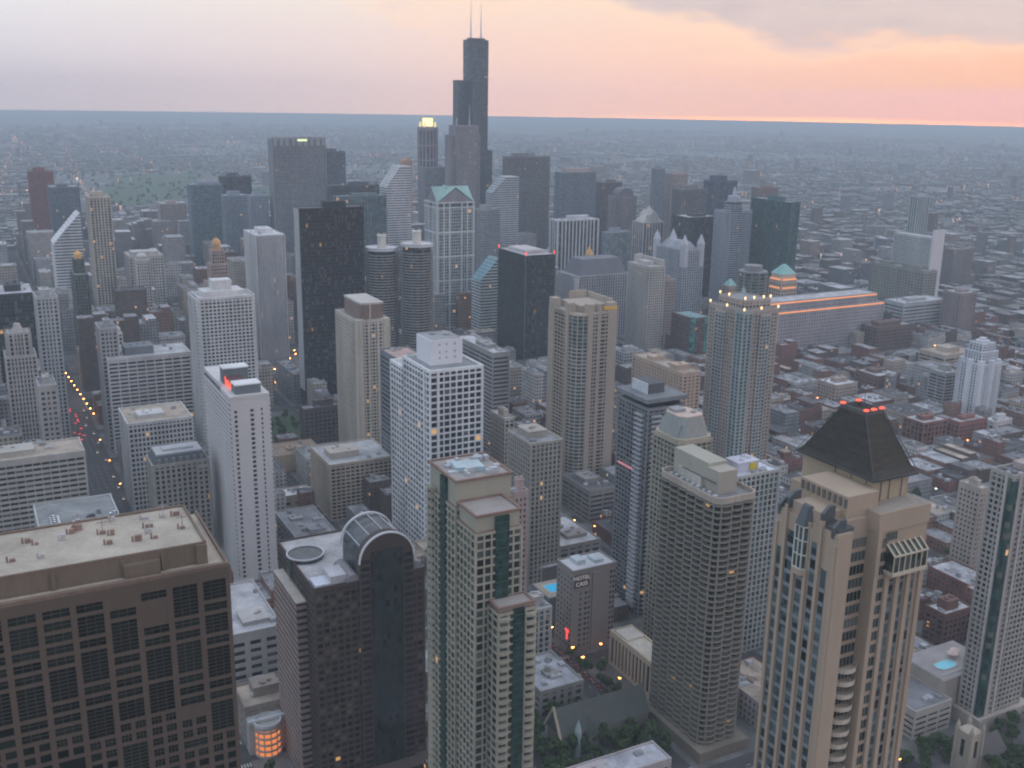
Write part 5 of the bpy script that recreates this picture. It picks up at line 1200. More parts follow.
# conservatory
x0, x1, y0_, y1_ = -222.6-ox, -210.2-ox, yn-.1, yn+3.0
mb = MB(); mb.box(x0, x1, y0_, y1_, 193.5, 198.2); mb.poly([(x0, y1_, 198.2), (x1, y1_, 198.2), (x1, y0_, 200.6), (x0, y0_, 200.6)], [(0,1,2,3)]); mb.build('conservatory_glass', glass((.05,.06,.05), .0, cell=(1.4,1.4,2)), r)
mb = MB()
for k in range(7):
    X = x0+k*(x1-x0)/6; mb.box(X-.14, X+.14, y1_-.05, y1_+.12, 193.3, 198.4)
    mb.poly([(X-.25, y1_+.1, 198.3), (X+.25, y1_+.1, 198.3), (X+.25, y0_, 200.8), (X-.25, y0_, 200.8), (X-.25, y1_+.1, 198.6), (X+.25, y1_+.1, 198.6), (X+.25, y0_, 201.1), (X-.25, y0_, 201.1)], [(0,1,2,3),(7,6,5,4),(0,4,5,1),(1,5,6,2),(3,7,4,0)])
mb.box(x0-.2, x1+.2, y1_-.1, y1_+.3, 198.1, 198.5); mb.box(x0-.3, x1+.3, y0_, y1_+.35, 192.6, 193.6); mb.build('conservatory_frame', wall((.50,.43,.33)), r)
# drum and roof
k0 = L(-223.6, -210.2, -214.8, -188.2)
mb = MB(); mb.box(*k0, 208, 217); mb.build('upper_wall', wall((.37,.30,.21), .85, .12), r)
for X in (-213.2, -216.4, -221):
    mb = MB(); mb.box(X-ox-.15, X-ox+.15, -188.3-oy, -188.0-oy, 210, 217); mb.build('downpipe', wall((.16,.14,.12)), r)
for Y in (-190.6, -196, -202):
    mb = MB(); mb.box(-210.3-ox, -210.0-ox, Y-oy-.15, Y-oy+.15, 210, 217); mb.build('downpipe', wall((.16,.14,.12)), r)
ev = L(-225.3, -208.8, -216.3, -186.8)
def rect(b, e=0): return [(b[0]-e, b[2]-e), (b[1]+e, b[2]-e), (b[1]+e, b[3]+e), (b[0]-e, b[3]+e)]
tp = [(-221.2-ox, -206.5-oy), (-214.2-ox, -206.5-oy), (-214.2-ox, -197-oy), (-221.2-ox, -197-oy)]
rt = rect(ev)
def lerp2(A_, B_, t_): return [(a_[0]+(b_[0]-a_[0])*t_, a_[1]+(b_[1]-a_[1])*t_) for a_, b_ in zip(A_, B_)]
mt, t = new_mat('slate_roof')
pos = t.n('ShaderNodeNewGeometry').outputs['Position']
br = t.n('ShaderNodeTexNoise', ins={'Vector': t.n('ShaderNodeMapping', ins={'Vector': pos, 'Scale': (.25, .25, 1.6)}).outputs[0], 'Scale': 1.0, 'Detail': 6.0, 'Roughness': .7}).outputs[0]
zz = t.math('FRACT', t.math('MULTIPLY', t.n('ShaderNodeSeparateXYZ', ins={0: pos}).outputs[2], 1.3))
cc = t.ramp(br, [(.3, (.034, .032, .027)), (.7, (.070, .064, .054))])
bm = t.n('ShaderNodeBump', ins={'Strength': .5, 'Distance': .3, 'Height': zz})
b = t.n('ShaderNodeBsdfPrincipled', ins={'Base Color': cc, 'Roughness': .75, 'Specular IOR Level': .25, 'Normal': bm.outputs[0]})
t.n('ShaderNodeOutputMaterial', ins={'Surface': b.outputs[0]})
mb = MB(); mb.prism(rt, 216.8, 218.6, lerp2(rt, tp, .18), True); mb.prism(lerp2(rt, tp, .18), 218.6, 231.6, tp); rf = mb.build('pyramid_roof', mt, r)
mb = MB(); mb.ring(rect(ev, .25), rect(ev, -.4), 216.5, 217.1); mb.build('eaves', wall((.06,.06,.06), .5), rf)
mb = MB()
for c_, d_ in zip(rt, tp):
    mb.poly([(c_[0]-.18, c_[1], 217.2), (c_[0]+.18, c_[1], 217.2), (c_[0], c_[1]+.18, 217.3), (d_[0]-.18, d_[1], 231.9), (d_[0]+.18, d_[1], 231.9), (d_[0], d_[1]+.18, 232)], [(0,1,4,3),(1,2,5,4),(2,0,3,5)])
mb.build('ridge_cap', wall((.08,.08,.08)), rf)
mb = MB(); mb.ring(tp, lerp2(tp, [(-217.7-ox, -201.7-oy)]*4, .15), 231.6, 232.8); mb.build('roof_rail', wall((.1,.1,.1)), rf)
for (X, Y) in ((-220.6, -197.4), (-214.6, -197.4), (-214.6, -206), (-217.5, -197.4), (-220.6, -206)):
    mb = MB(); mb.box(X-ox-.65, X-ox+.65, Y-oy-.5, Y-oy+.5, 232.8, 233.25); mb.build('warning_light', glow((1, .14, .09), 1.6), rf)
for (X, Y) in ((-216.4, -200), (-213.9, -197.6)):
    mb = MB(); mb.cyl(X-ox, Y-oy, 231.6, 238, .09, 6, .04); mb.build('antenna', wall((.1,.1,.1)), rf)
mb = MB(); mb.box(-240-ox, -180-ox, -228-oy, -168-oy, 0, 14); mb.build('podium', wall((.36,.3,.24)), r)

# ---- right edge tower
W, D, H = 31, 12.5, 140.
r = root_at('right_edge_tower', 'pale grey apartment tower with green glass corner cut off by the right frame edge', 'apartment tower', -441.5, -309.5, W, D, 'the right edge tower')
PG = (.34,.32,.29)
fr = MB(); pn = []
facade(fr, W, D, 0, H, (3.0,3.0,.95,1.1,.5), 0, 0, 'NESW', pn)
fr.box(-W/2+.01, W/2-.01, -D/2+.01, D/2-.01, 0, H-.1); fr.build('wall', wall(PG), r)
PANES.append((r, G_DARK, pn, .01))
mb = MB(); mb.box(W/2-3.0, W/2+.7, D/2-2.4, D/2+.7, 0, H-2); mb.build('green_glass_corner', glass(GS, .01, cell=(2,2,3)), r)
for (X, Y) in ((W/2-4.2, D/2+.1), (W/2-9.6, D/2+.1), (W/2+.1, D/2-3.6)):
    mb = MB(); mb.box(X-.8, X+.8, Y-.8, Y+.8, 0, H+2); mb.build('pier', wall((.46,.42,.40)), r)
mb = MB(); mb.box(-W/2+3, W/2-12, -D/2+2, D/2-4, H, H+3.5); mb.build('penthouse', wall((.40,.33,.31)), r)
mb = MB(); mb.box(-W/2+.3, W/2-.3, -D/2+.3, D/2-.3, H-.2, H+.15); mb.build('roof', wall((.12,.12,.13)), r)
for k in range(4):
    mb = MB(); mb.cyl(W/2-4.5, -D/2+3+k*3, H+.1, H+1.4, 1.1, 12); mb.build('roof_fan', wall((.2,.21,.22)), r)
mb = MB(); mb.box(-W/2-6, W/2+3, -D/2-6, D/2+3, 0, 8); mb.build('podium', wall((.38,.33,.29)), r)

# ---- red granite tower (foreground left)
W, D, H = 130., 36., 205.
r = root_at('red_granite_tower', 'large red brown granite tower with irregular dark windows, left foreground', 'office tower', 81., -235., W, D, 'the red granite tower')
RG = (.098,.070,.053)
rg = wall(RG, .75, .14, .1)
mb = MB(); mb.box(-W/2, W/2, -D/2, D/2, 0, H-.1)
pw, fhh, bw = 1.35, 2.95, 7.0
rn = random.Random(11)
nb_ = int(W/bw)
for i in range(nb_+1):
    X = -W/2+i*bw; mb.box(X-(0 if i == 0 else pw/2), X+pw/2+(.3 if i == 0 else 0), D/2-.05, D/2+.55, 0, H-.05)
cells = []
for i in range(nb_):
    x0 = -W/2+i*bw+pw/2; x1 = x0+bw-pw
    z = H-2.9
    mb.box(x0-.01, x1+.01, D/2-.06, D/2+.5, z, H-.07)
    while z > 6:
        if z < 158: nfl = 1
        else: nfl = rn.choices((1, 2, 3, 1), (5, 2, 1.5, 3))[0]
        h = nfl*fhh-.85
        zb = z-h
        blank = rn.random() < .03
        if blank: mb.box(x0-.01, x1+.01, D/2-.06, D/2+.46, zb, z)
        else:
            if z < 172 and rn.random() < .75:
                mb.box((x0+x1)/2-.5, (x0+x1)/2+.5, D/2-.055, D/2+.47, zb, z)
                cells.append((x0, (x0+x1)/2-.5, zb, z, nfl)); cells.append(((x0+x1)/2+.5, x1, zb, z, nfl))
            else: cells.append((x0, x1, zb, z, nfl))
        mb.box(x0-.01, x1+.01, D/2-.06, D/2+.5, zb-.85, zb)
        z = zb-.85
mb.build('wall', rg, r)
cells.sort(key=lambda c: (c[0]+16)**2*0+abs((proj((c[0]+16, -235, c[2]))[0]-150))*.3+abs(proj((c[0]+16, -235, c[2]))[1]-640))
gg = glass((.012,.017,.013), .0005, 'isl', .14, var=.6)
rest = MB()
for n_, (x0, x1, z0, z1, nf) in enumerate(cells):
    if n_ < 100:
        m1 = MB(); m1.box(x0, x1, D/2+.0, D/2+.06, z0, z1); o = m1.build('window', gg, r)
        m2 = MB(); k = 1; 
        step = .98 if nf > 1 else 1.05
        while z0+k*step < z1-.2: m2.box(x0, x1, D/2+.05, D/2+.13, z0+k*step-.09, z0+k*step+.09); k += 1
        for q in range(1, 3): m2.box(x0+(x1-x0)*q/3-.07, x0+(x1-x0)*q/3+.07, D/2+.05, D/2+.16, z0, z1)
        if m2.v: m2.build('window_louvre', wall((.06,.05,.04), .5), o)
    else: rest.box(x0, x1, D/2+.0, D/2+.06, z0, z1)
rest.build('windows', gg, r)['kind'] = 'stuff'
mb = MB(); mb.box(-W/2+.6, W/2-.6, -D/2+.6, D/2-.4, H-.05, H+.1); mb.build('roof_ledge', wall((.40,.34,.27)), r)
mb = MB(); mb.box(-W/2, W/2, D/2-.6, D/2+.56, H-.04, H+.9); mb.box(-W/2, -W/2+.6, -D/2, D/2-.6, H-.04, H+.9); mb.build('parapet', wall((.17,.12,.09)), r)
xw = -W/2+4.2
mb = MB(); mb.box(xw, W/2, -D/2+6, D/2-3.6, H+.1, H+4.8)
for X in (xw+1.2, xw+10, xw+19, xw+34): mb.box(X-.5, X+.5, D/2-3.7, D/2-3.2, H+.1, H+4.4)
mb.box(xw+11, xw+19, D/2-3.6, D/2-2.2, H+.1, H+3.4); mb.box(xw-.01, xw+2.6, D/2-3.6, D/2-2.9, H+.1, H+5.0)
mb.build('penthouse_wall', wall((.15,.115,.085), .8, .2, .1), r)
mb = MB(); mb.box(xw+.5, W/2-.5, -D/2+6.5, D/2-4.1, H+4.8, H+5.0); mb.build('penthouse_roof', wall((.38,.335,.275), .95, .28, .1), r)
mb = MB(); mb.box(xw-.01, W/2, D/2-4.1, D/2-3.55, H+4.8, H+5.5); mb.box(xw-.01, W/2, -D/2+5.9, -D/2+6.5, H+4.8, H+5.5); mb.box(xw-.05, xw+.5, -D/2+6, D/2-3.6, H+4.8, H+5.5); mb.build('penthouse_parapet', wall((.17,.12,.09)), r)
for k in range(22):
    X = xw+2+rn.random()*52; Y = -D/2+8+rn.random()*17; mb = MB(); s1 = rn.uniform(.3, .9)
    mb.box(X-s1, X+s1, Y-.4, Y+.4, H+5, H+5+rn.uniform(.5, 1.6)); mb.cyl(X+s1+.5, Y, H+5, H+6.4, .22, 8)
    if k % 5 == 0: mb.cyl(X, Y, H+5.5, H+9, .08, 6); mb.box(X-1.2, X+1.2, Y-.05, Y+.05, H+8, H+8.15)
    mb.build('roof_unit', wall((.24,.16,.13) if k % 3 else (.4,.4,.4)), r)

# ---- hotel with a sign panel
W, D, H = 29.3, 18, 52.3
r = root_at('sign_hotel', 'brown grey hotel with a dark sign panel reading hotel cass, beside the blue pool', 'hotel', -290.8, -468.8, W, D, 'the sign hotel')
CB = (.26,.225,.205)
mb = MB(); mb.box(-W/2, W/2, -D/2, D/2, 0, H)
mb.box(-W/2-.3, W/2+.3, -D/2-.3, -D/2+.4, H, H+1.2); mb.box(-W/2-.3, W/2+.3, D/2-.4, D/2+.3, H-.4, H+1.2); mb.box(W/2-.4, W/2+.3, -D/2+.4, D/2-.4, H-.4, H+1.2); mb.box(-W/2-.3, -W/2+.4, -D/2+.4, D/2-.4, H-.4, H+1.2)
mb.box(-W/2+9, -W/2+16, D/2-.1, D/2+1, 0, H-2)
mb.build('wall', wall(CB, .85, .1), r)
pn = []
for k in range(11):
    for u, wd in ((9, 1.6), (5.5, 1.6), (3.2, 1.2)): pn.append(('N', 0, 0, W, D, u, 5+k*3.3, wd, 1.6))
for k in range(14):
    for u in (-5.5, -11.5, -13.5): pn.append(('N', 0, 0, W, D, u, 5+k*3.3, 1.3, 1.6))
    for u in (-6.5, -3, .5, 4, 7): pn.append(('E', 0, 0, W, D, u, 5+k*3.3, 1.2, 1.5))
PANES.append((r, G_DARK, pn, .03))
mb = MB(); mb.box(-W/2+.4, W/2-.4, -D/2+.4, D/2-.4, H, H+.3); mb.build('roof', wall((.5,.5,.52)), r)
mb = MB(); mb.box(2, 8, -6, 2, H+.3, H+3); mb.box(-9, -3, -5, 4, H+.3, H+2.2); mb.build('penthouse', wall((.42,.46,.48)), r)
mb = MB(); mb.box(3.6, 13.8, D/2+.02, D/2+.35, 42.2, 50.2); s_ = mb.build('sign_panel', wall((.09,.05,.045)), r)
sm = glow((.75, .72, .72), .42)
street_sign_text(r, 'HOTEL', 3.5, (8.7, D/2+.42, 48.1), (R(90), 0, R(180)), sm)
street_sign_text(r, 'CASS', 3.5, (8.7, D/2+.42, 44.3), (R(90), 0, R(180)), sm)
mb = MB(); mb.box(W/2+.3, W/2+.6, 3.2, 6.8, 13.6, 15); mb.box(W/2+.3, W/2+.6, 4.4, 5.7, 8.5, 13.6); mb.build('red_neon_sign', glow((1, .07, .06), 1.6), r)
# arcaded stone hall
W, D, H = 13.2, 39.4, 20.7
r = root_at('arcaded_hall', 'low stone hall with tall dark windows left of the scalloped balcony tower', 'building', -306.4, -410.4, W, D, 'the arcaded hall')
block(r, W, D, 0, H, (3.4,18,1.5,2.2,.8), (.44,.36,.27), G_DARK, roofc=(.5,.45,.38), lit=0)
mb = MB(); mb.box(-W/2+1, W/2-1, -D/2+2, -D/2+14, H, H+1.5); mb.build('roof_unit', wall((.5,.46,.4)), r)

# parking roof building
W, D, H = 38.4, 50.6, 99.5
r = root_at('roof_parking_block', 'grey ribbed block with white cars parked on its open roof, left above the granite tower', 'parking garage', -20.9, -529.6, W, D, 'the roof parking block')
block(r, W, D, 0, H, (1.5,5.5,.55,.5,.5), (.36,.38,.38), G_DARK, near=False, roofc=(.20,.21,.21), parapet=.7)
PARK = (-40.1, -529.6-25.3, H)

# ------------------------------------------------------------ low structures near the bottom
# round lit corner building
r = root_at('round_corner_building', 'low building with a round corner glowing orange inside, beside the red granite tower', 'building', -100, -448, 34, 30, 'the glowing round corner building')
mb = MB(); mb.box(-17, 17, -15, 8, 0, 17); mb.build('wall', wall((.34,.33,.31)), r)
mb = MB(); mb.box(-16.4, 16.4, -14.4, 7.4, 17, 17.4); mb.build('roof', wall((.42,.43,.45)), r)
mb = MB(); mb.cyl(8, 8, 0, 15.2, 6.1, 24); mb.build('lit_window', glow((1, .30, .09), .75), r)
mb = MB()
for z in (0, 3.2, 6.6, 10, 13.4): mb.cyl(8, 8, z, z+.9, 6.7, 24)
for k in range(12): a_ = k*math.pi/6; mb.box(8+6.3*math.cos(a_)-.25, 8+6.3*math.cos(a_)+.25, 8+6.3*math.sin(a_)-.25, 8+6.3*math.sin(a_)+.25, 0, 15)
mb.cyl(8, 8, 15.2, 16.8, 7.0, 24); mb.build('round_bay', wall((.36,.34,.32)), r)
mb = MB(); mb.ring([(8+6.8*math.cos(k*math.pi/12), 8+6.8*math.sin(k*math.pi/12)) for k in range(24)], [(8+6*math.cos(k*math.pi/12), 8+6*math.sin(k*math.pi/12)) for k in range(24)], 16.8, 18)
mb.box(-16, 17.2, 7.2, 8.2, 17, 18.6); mb.box(-5, -4, -14, 8, 17, 18.8); mb.build('roof_curb', wall((.5,.5,.52)), r)
for k in range(4):
    mb = MB(); mb.cyl(-8+k*4.5, -8+(k % 2)*4, 17.4, 19.2, 1.4, 12); mb.cyl(-8+k*4.5, -8+(k % 2)*4, 19.2, 19.6, 1.1, 12); mb.build('roof_unit', wall((.5,.5,.5)), r)
# round white roof hall
r = root_at('round_roofed_hall', 'low hall with a round white roof, right of the green striped cream tower', 'building', -309, -557, 38, 38, 'the round white roof')
mb = MB(); mb.cyl(0, 0, 0, 11, 18.4, 40); mb.build('wall', wall((.16,.14,.13)), r)
mb = MB(); mb.cyl(0, 0, 11, 12, 19, 40); mb.cyl(0, 0, 12, 14, 18, 40, 9); mb.cyl(0, 0, 14, 14.9, 9, 40, 2); mb.build('round_roof', wall((.56,.54,.58), .8, .06), r)
# rooftop pool terrace
r = root_at('pool_terrace_building', 'low dark block with a bright blue rooftop pool beside the sign hotel', 'building', -296, -504, 26, 22, 'the pool terrace')
mb = MB(); mb.box(-13, 13, -11, 11, 0, 19); mb.build('wall', wall((.15,.16,.18)), r)
mb = MB(); mb.box(-12.5, 12.5, -10.5, 10.5, 19, 19.3); mb.build('terrace', wall((.36,.30,.24)), r)
mt, t = new_mat('pool_water'); b = t.n('ShaderNodeBsdfPrincipled', ins={'Base Color': (.05,.42,.66,1), 'Roughness': .15, 'Emission Color': (.05,.45,.75,1), 'Emission Strength': .28}); t.n('ShaderNodeOutputMaterial', ins={'Surface': b.outputs[0]}); mt.cycles.emission_sampling = 'NONE'
mb = MB(); mb.box(-8, 8, -5, 5, 19.3, 19.42); mb.build('pool', mt, r)
mb = MB(); mb.ring([(-8.8,-5.8),(8.8,-5.8),(8.8,5.8),(-8.8,5.8)], [(-8,-5),(8,-5),(8,5),(-8,5)], 19.3, 19.5); mb.build('pool_edge', wall((.5,.45,.4)), r)
# right pool podium
r = root_at('pool_podium', 'parking podium with a pale blue pool beside the right edge tower', 'building', -424, -318, 44, 40, 'the pool podium')
r.location = (-448, -336, 0)
mb = MB(); mb.box(-22, 18, -16, 12, 0, 24); mb.build('wall', wall((.36,.32,.28)), r)
mb = MB(); mb.box(-21.5, 17.5, -15.5, 11.5, 24, 24.2); mb.build('deck', wall((.30,.28,.27)), r)
mt2, t = new_mat('pool_water'); b = t.n('ShaderNodeBsdfPrincipled', ins={'Base Color': (.13,.48,.58,1), 'Roughness': .15, 'Emission Color': (.15,.5,.6,1), 'Emission Strength': .12}); t.n('ShaderNodeOutputMaterial', ins={'Surface': b.outputs[0]})
pp = [(4+6.5*math.cos(a_*math.pi/12), 1+(4.2+.8*math.cos(a_*math.pi/6))*math.sin(a_*math.pi/12)) for a_ in range(24)]
mb = MB(); mb.prism(pp, 24.2, 24.34); mb.build('pool', mt2, r)
mb = MB(); mb.ring([((x_-4)*1.1+4, (y_-1)*1.13+1) for x_, y_ in pp], pp, 24.2, 24.42); mb.build('pool_edge', wall((.42,.40,.37)), r)
mb = MB(); mb.cyl(-6, -3, 24.2, 27, .12, 6); mb.cyl(-6, -3, 26.8, 28.4, 3, 8, .1); mb.cyl(-10, -5, 24.2, 27, .12, 6); mb.cyl(-10, -5, 26.8, 28.2, 2.6, 8, .1); mb.build('umbrella', wall((.58,.45,.40)), r)
for k in range(9):
    mb = MB(); X = -1+k*1.9; mb.box(X, X+.7, 7.2, 9, 24.2, 24.55); mb.box(X, X+.7, 8.7, 9, 24.5, 25.1); mb.build('lounger', wall((.5,.48,.45)), r)
mb = MB(); mb.box(-20, -8, 2, 11, 24.2, 27); mb.build('pool_house', wall((.45,.40,.36)), r)

# church
r = root_at('church', 'dark roofed church with cream edged gable among trees, bottom centre', 'church', -238, -386, 52, 15, 'the church')
mb = MB(); mb.box(-24, 27.4, -7, 7, 0, 11); mb.box(8, 14, -11, 11, 0, 10)
mb.build('wall', wall((.20,.19,.17)), r)
mb = MB(); 
mb.poly([(-24.5, -7.8, 10.6), (28, -7.8, 10.6), (28, 7.8, 10.6), (-24.5, 7.8, 10.6), (-24.5, 0, 23), (28, 0, 23)], [(0,1,5,4),(2,3,4,5),(0,4,3),(1,2,5),(0,3,2,1)])
mb.poly([(7.5, -11.5, 9.6), (14.5, -11.5, 9.6), (14.5, 11.5, 9.6), (7.5, 11.5, 9.6), (11, -11.5, 16), (11, 11.5, 16)], [(0,4,5,3),(1,2,5,4),(0,1,4),(2,3,5),(0,3,2,1)])
mb.build('roof', wall((.085,.095,.085), .8, .2, .3), r)
mb = MB()
for s_ in (-1, 1):
    mb.poly([(28.0, s_*8.6, 9.8), (28.0, s_*7.2, 9.8), (28.0, 0, 22.2), (28.0, 0, 24.2), (29.2, s_*8.6, 9.8), (29.2, s_*7.2, 9.8), (29.2, 0, 22.2), (29.2, 0, 24.2)], [(0,1,2,3),(7,6,5,4),(0,3,7,4),(1,5,6,2)])
mb.build('gable_coping', wall((.42,.36,.27)), r)
mb = MB(); mb.cyl(20, 10, 0, 14, 1.8, 8); mb.cyl(20, 10, 14, 20, 1.9, 8, .1); mb.build('spirelet', wall((.30,.38,.38)), r)
for k in range(5):
    mb = MB(); X = -20+k*10; mb.prism([(X-.9,4.6),(X+.9,4.6),(X+.9,6.4),(X-.9,6.4)], 12.4, 15.4, [(X-.1,4.6),(X+.1,4.6),(X+.1,4.8),(X-.1,4.8)]); mb.build('dormer', wall((.08,.09,.085)), r)
# stone church tower at right bottom
r = root_at('stone_church_tower', 'small square stone church tower with corner pinnacles at bottom right', 'church tower', -404, -285, 9, 9, 'the stone church tower')
mb = MB(); mb.box(-4.2, 4.2, -4.2, 4.2, 0, 22)
for sx in (-1, 1):
    for sy in (-1, 1): mb.box(sx*4-.8, sx*4+.8, sy*4-.8, sy*4+.8, 0, 24.4); mb.cyl(sx*4, sy*4, 24.4, 27, .9, 8, .1)
mb.build('wall', wall((.36,.31,.25)), r)
mb = MB(); mb.box(-1, 1, 4.21, 4.3, 9, 18); mb.build('window', glass(G_DARK, 0), r)
mb = MB(); mb.box(4.21, 4.3, -1, 1, 9, 18); mb.build('window', glass(G_DARK, 0), r)
mb = MB(); mb.poly([(-22, -8, 8), (-5, -8, 8), (-5, 6, 8), (-22, 6, 8), (-22, -1, 15), (-5, -1, 15)], [(0,1,5,4),(2,3,4,5),(0,4,3),(1,2,5)]); mb.build('nave_roof', wall((.10,.09,.085)), r)
mb = MB(); mb.box(-21.5, -4.5, -7.4, 5.4, 0, 8.1); mb.build('nave_wall', wall((.33,.28,.23)), r)
r = root_at('gabled_chapel', 'dark gabled roof with pale edge at the bottom right corner among trees', 'church', -366, -262, 18, 14)
mb = MB(); mb.box(-9, 9, -6, 6, 0, 8); mb.build('wall', wall((.3,.26,.22)), r)
mb = MB(); mb.poly([(-9.5, -7, 7.8), (9.5, -7, 7.8), (9.5, 7, 7.8), (-9.5, 7, 7.8), (-9.5, 0, 16), (9.5, 0, 16)], [(0,1,5,4),(2,3,4,5),(0,4,3),(1,2,5),(0,3,2,1)]); mb.build('roof', wall((.16,.17,.17)), r)

# ------------------------------------------------------------ deferred windows
dg = bpy.context.evaluated_depsgraph_get(); dg.update()
def visible(P, tol=1.2):
    px, py, z = proj(P)
    if not (-5 < px < 1029 and -5 < py < 773): return False
    d = Vector(P)-EYE; L_ = d.length
    hit, loc, nrm, idx, ob, mtx = scene.ray_cast(dg, EYE, d.normalized(), distance=L_+5)
    return (not hit) or (loc-EYE).length > L_-tol
bpy.context.view_layer.update()
for (root, gc, panes, lit) in PANES:
    gm = glass(gc, lit, 'isl', .1, var=.85)
    O = root.location; cand = []
    for p in panes:
        F, cx, cy, W, D, u, z, w0, h0 = p
        if F == 'N': P = (cx+u, cy+D/2, z)
        elif F == 'S': P = (cx+u, cy-D/2, z)
        elif F == 'E': P = (cx+W/2, cy+u, z)
        else: P = (cx-W/2, cy+u, z)
        cand.append(((O.x+P[0])**2+(O.y+P[1])**2+(z-CZ)**2, P, p))
    cand.sort(key=lambda c: c[0])
    used = set(); protos = {}; n = sum(1 for c in root.children if c.name.split('.')[0] == 'window')
    for q, (d2, P, p) in enumerate(cand):
        if n >= 98: break
        F, cx, cy, W, D, u, z, w0, h0 = p
        if F not in 'NE': continue
        off = (0, .12, 0) if F == 'N' else (.12, 0, 0)
        if not visible((O.x+P[0]+off[0], O.y+P[1]+off[1], P[2]), .6): continue
        key = (F, round(w0, 2), round(h0, 2))
        if key not in protos:
            mb = MB()
            if F == 'N': mb.box(-w0/2, w0/2, .0, .05, -h0/2, h0/2)
            else: mb.box(.0, .05, -w0/2, w0/2, -h0/2, h0/2)
            protos[key] = o = mb.build('window', gm, root, P)
        else: child(protos[key], root, 'window', P)
        used.add(q); n += 1
    mb = MB()
    for q, (d2, P, p) in enumerate(cand):
        if q in used: continue
        F, cx, cy, W, D, u, z, w0, h0 = p; X, Y, Z = P
        if F == 'N': mb.box(X-w0/2, X+w0/2, Y, Y+.05, Z-h0/2, Z+h0/2)
        elif F == 'S': mb.box(X-w0/2, X+w0/2, Y-.05, Y, Z-h0/2, Z+h0/2)
        elif F == 'E': mb.box(X, X+.05, Y-w0/2, Y+w0/2, Z-h0/2, Z+h0/2)
        else: mb.box(X-.05, X, Y-w0/2, Y+w0/2, Z-h0/2, Z+h0/2)
    if mb.v: mb.build('window', gm, root)['kind'] = 'stuff'

# ------------------------------------------------------------ small buildings filling the blocks
cm_low = city_mat([(.17,.085,.065),(.22,.12,.09),(.30,.26,.22),(.13,.08,.065),(.25,.24,.24),(.20,.10,.08),(.36,.33,.31),(.16,.15,.15)], [(.42,.42,.44),(.30,.30,.31),(.16,.16,.165),(.5,.5,.53),(.10,.10,.10),(.36,.31,.27)], 3.6, 3.6, .42, .5)
cm_mid = city_mat([(.30,.28,.27),(.36,.33,.30),(.20,.18,.18),(.26,.20,.17),(.15,.15,.17),(.33,.32,.33)], [(.42,.42,.44),(.28,.28,.29),(.16,.16,.165),(.36,.35,.35)], 3.1, 3.7, .55, .52)
rn = random.Random(21)
KEEP = [(-375, -349, -1300, -1150), (-349, -245, -1230, -1150), (-310, -205, -462, -352), (-490, -350, -350, -230), (-285, -236, -1010, -905), (-62, -45, -1000, -100)]
def blocked(x0, x1, y0, y1, g=2.0):
    for (a0, a1, b0, b1) in FOOT:
        if x0 < a1+g and x1 > a0-g and y0 < b1+g and y1 > b0-g: return True
    for (a0, a1, b0, b1) in KEEP:
        if x0 < a1 and x1 > a0 and y0 < b1 and y1 > b0: return True
    return False
fill = []
for (bx0, bx1, by0, by1) in blocks:
    bx0 += 4; bx1 -= 4; by0 += 4; by1 -= 4
    if bx1-bx0 < 12 or by1-by0 < 12: continue
    y = by0
    while y < by1-9:
        dy = min(rn.uniform(17, 40), by1-y)
        if by1-(y+dy) < 9: dy = by1-y
        x = bx0
        while x < bx1-8:
            dx = min(rn.uniform(13, 38), bx1-x)
            if bx1-(x+dx) < 8: dx = bx1-x
            for (a, b_, c_, d_) in ((x, x+dx-.6, y, y+dy-.6), ):
                cx, cy = (a+b_)/2, (c_+d_)/2
                if blocked(a, b_, c_, d_): 
                    # try a smaller lot in each corner
                    ok = False
                    for (fa, fb) in ((0, .5), (.5, 1)):
                        for (fc, fd) in ((0, .5), (.5, 1)):
                            q = (a+(b_-a)*fa, a+(b_-a)*fb-.5, c_+(d_-c_)*fc, c_+(d_-c_)*fd-.5)
                            if q[1]-q[0] > 7 and q[3]-q[2] > 7 and not blocked(*q) and not ok: fill.append(q); ok = True
                    continue
                if rn.random() < .09: continue       # parking lots and yards
                fill.append((a, b_, c_, d_))
            x += dx
        y += dy
specs = []
for (a, b_, c_, d_) in fill:
    cx, cy = (a+b_)/2, (c_+d_)/2
    px, py, z = proj((cx, cy, 10))
    if z < 50 or px < -150 or px > 1200 or py > 850: continue
    D_ = math.hypot(cx, cy)
    loop = cy < -1165 and cx > -1000
    if loop: H = rn.choices((rn.uniform(30, 60), rn.uniform(55, 95), rn.uniform(12, 25)), (5, 4, 2))[0]
    elif cx > -60 and D_ > 700: H = rn.uniform(30, 85)
    elif cx > -650 and cy < -700: H = rn.uniform(14, 48)
    elif D_ < 620: H = rn.uniform(8, 15)
    elif cx > -600: H = rn.uniform(10, 28)
    else: H = rn.choices((rn.uniform(7, 13), rn.uniform(12, 20), rn.uniform(20, 38)), (6, 4, .7))[0]
    if loop and cx < -820 : H *= .6
    specs.append((a, b_, c_, d_, H, loop or H > 28))
def add_small(mb, s, rs):
    a, b_, c_, d_, H, mid = s
    cx, cy = (a+b_)/2, (c_+d_)/2; W, D = b_-a, d_-c_
    mb.box(cx-W/2, cx+W/2, cy-D/2, cy+D/2, 0.1, H)
COLS = {'red brick': (.19,.085,.065), 'dark brown': (.11,.075,.06), 'grey': (.24,.24,.24), 'beige': (.36,.31,.26), 'pale stone': (.42,.40,.38), 'rust brown': (.22,.12,.085)}
ROOFS = {'white': (.38,.38,.40), 'pale grey': (.25,.25,.26), 'dark': (.08,.08,.085), 'grey': (.22,.22,.23), 'tan': (.36,.30,.24)}
_cm = {}
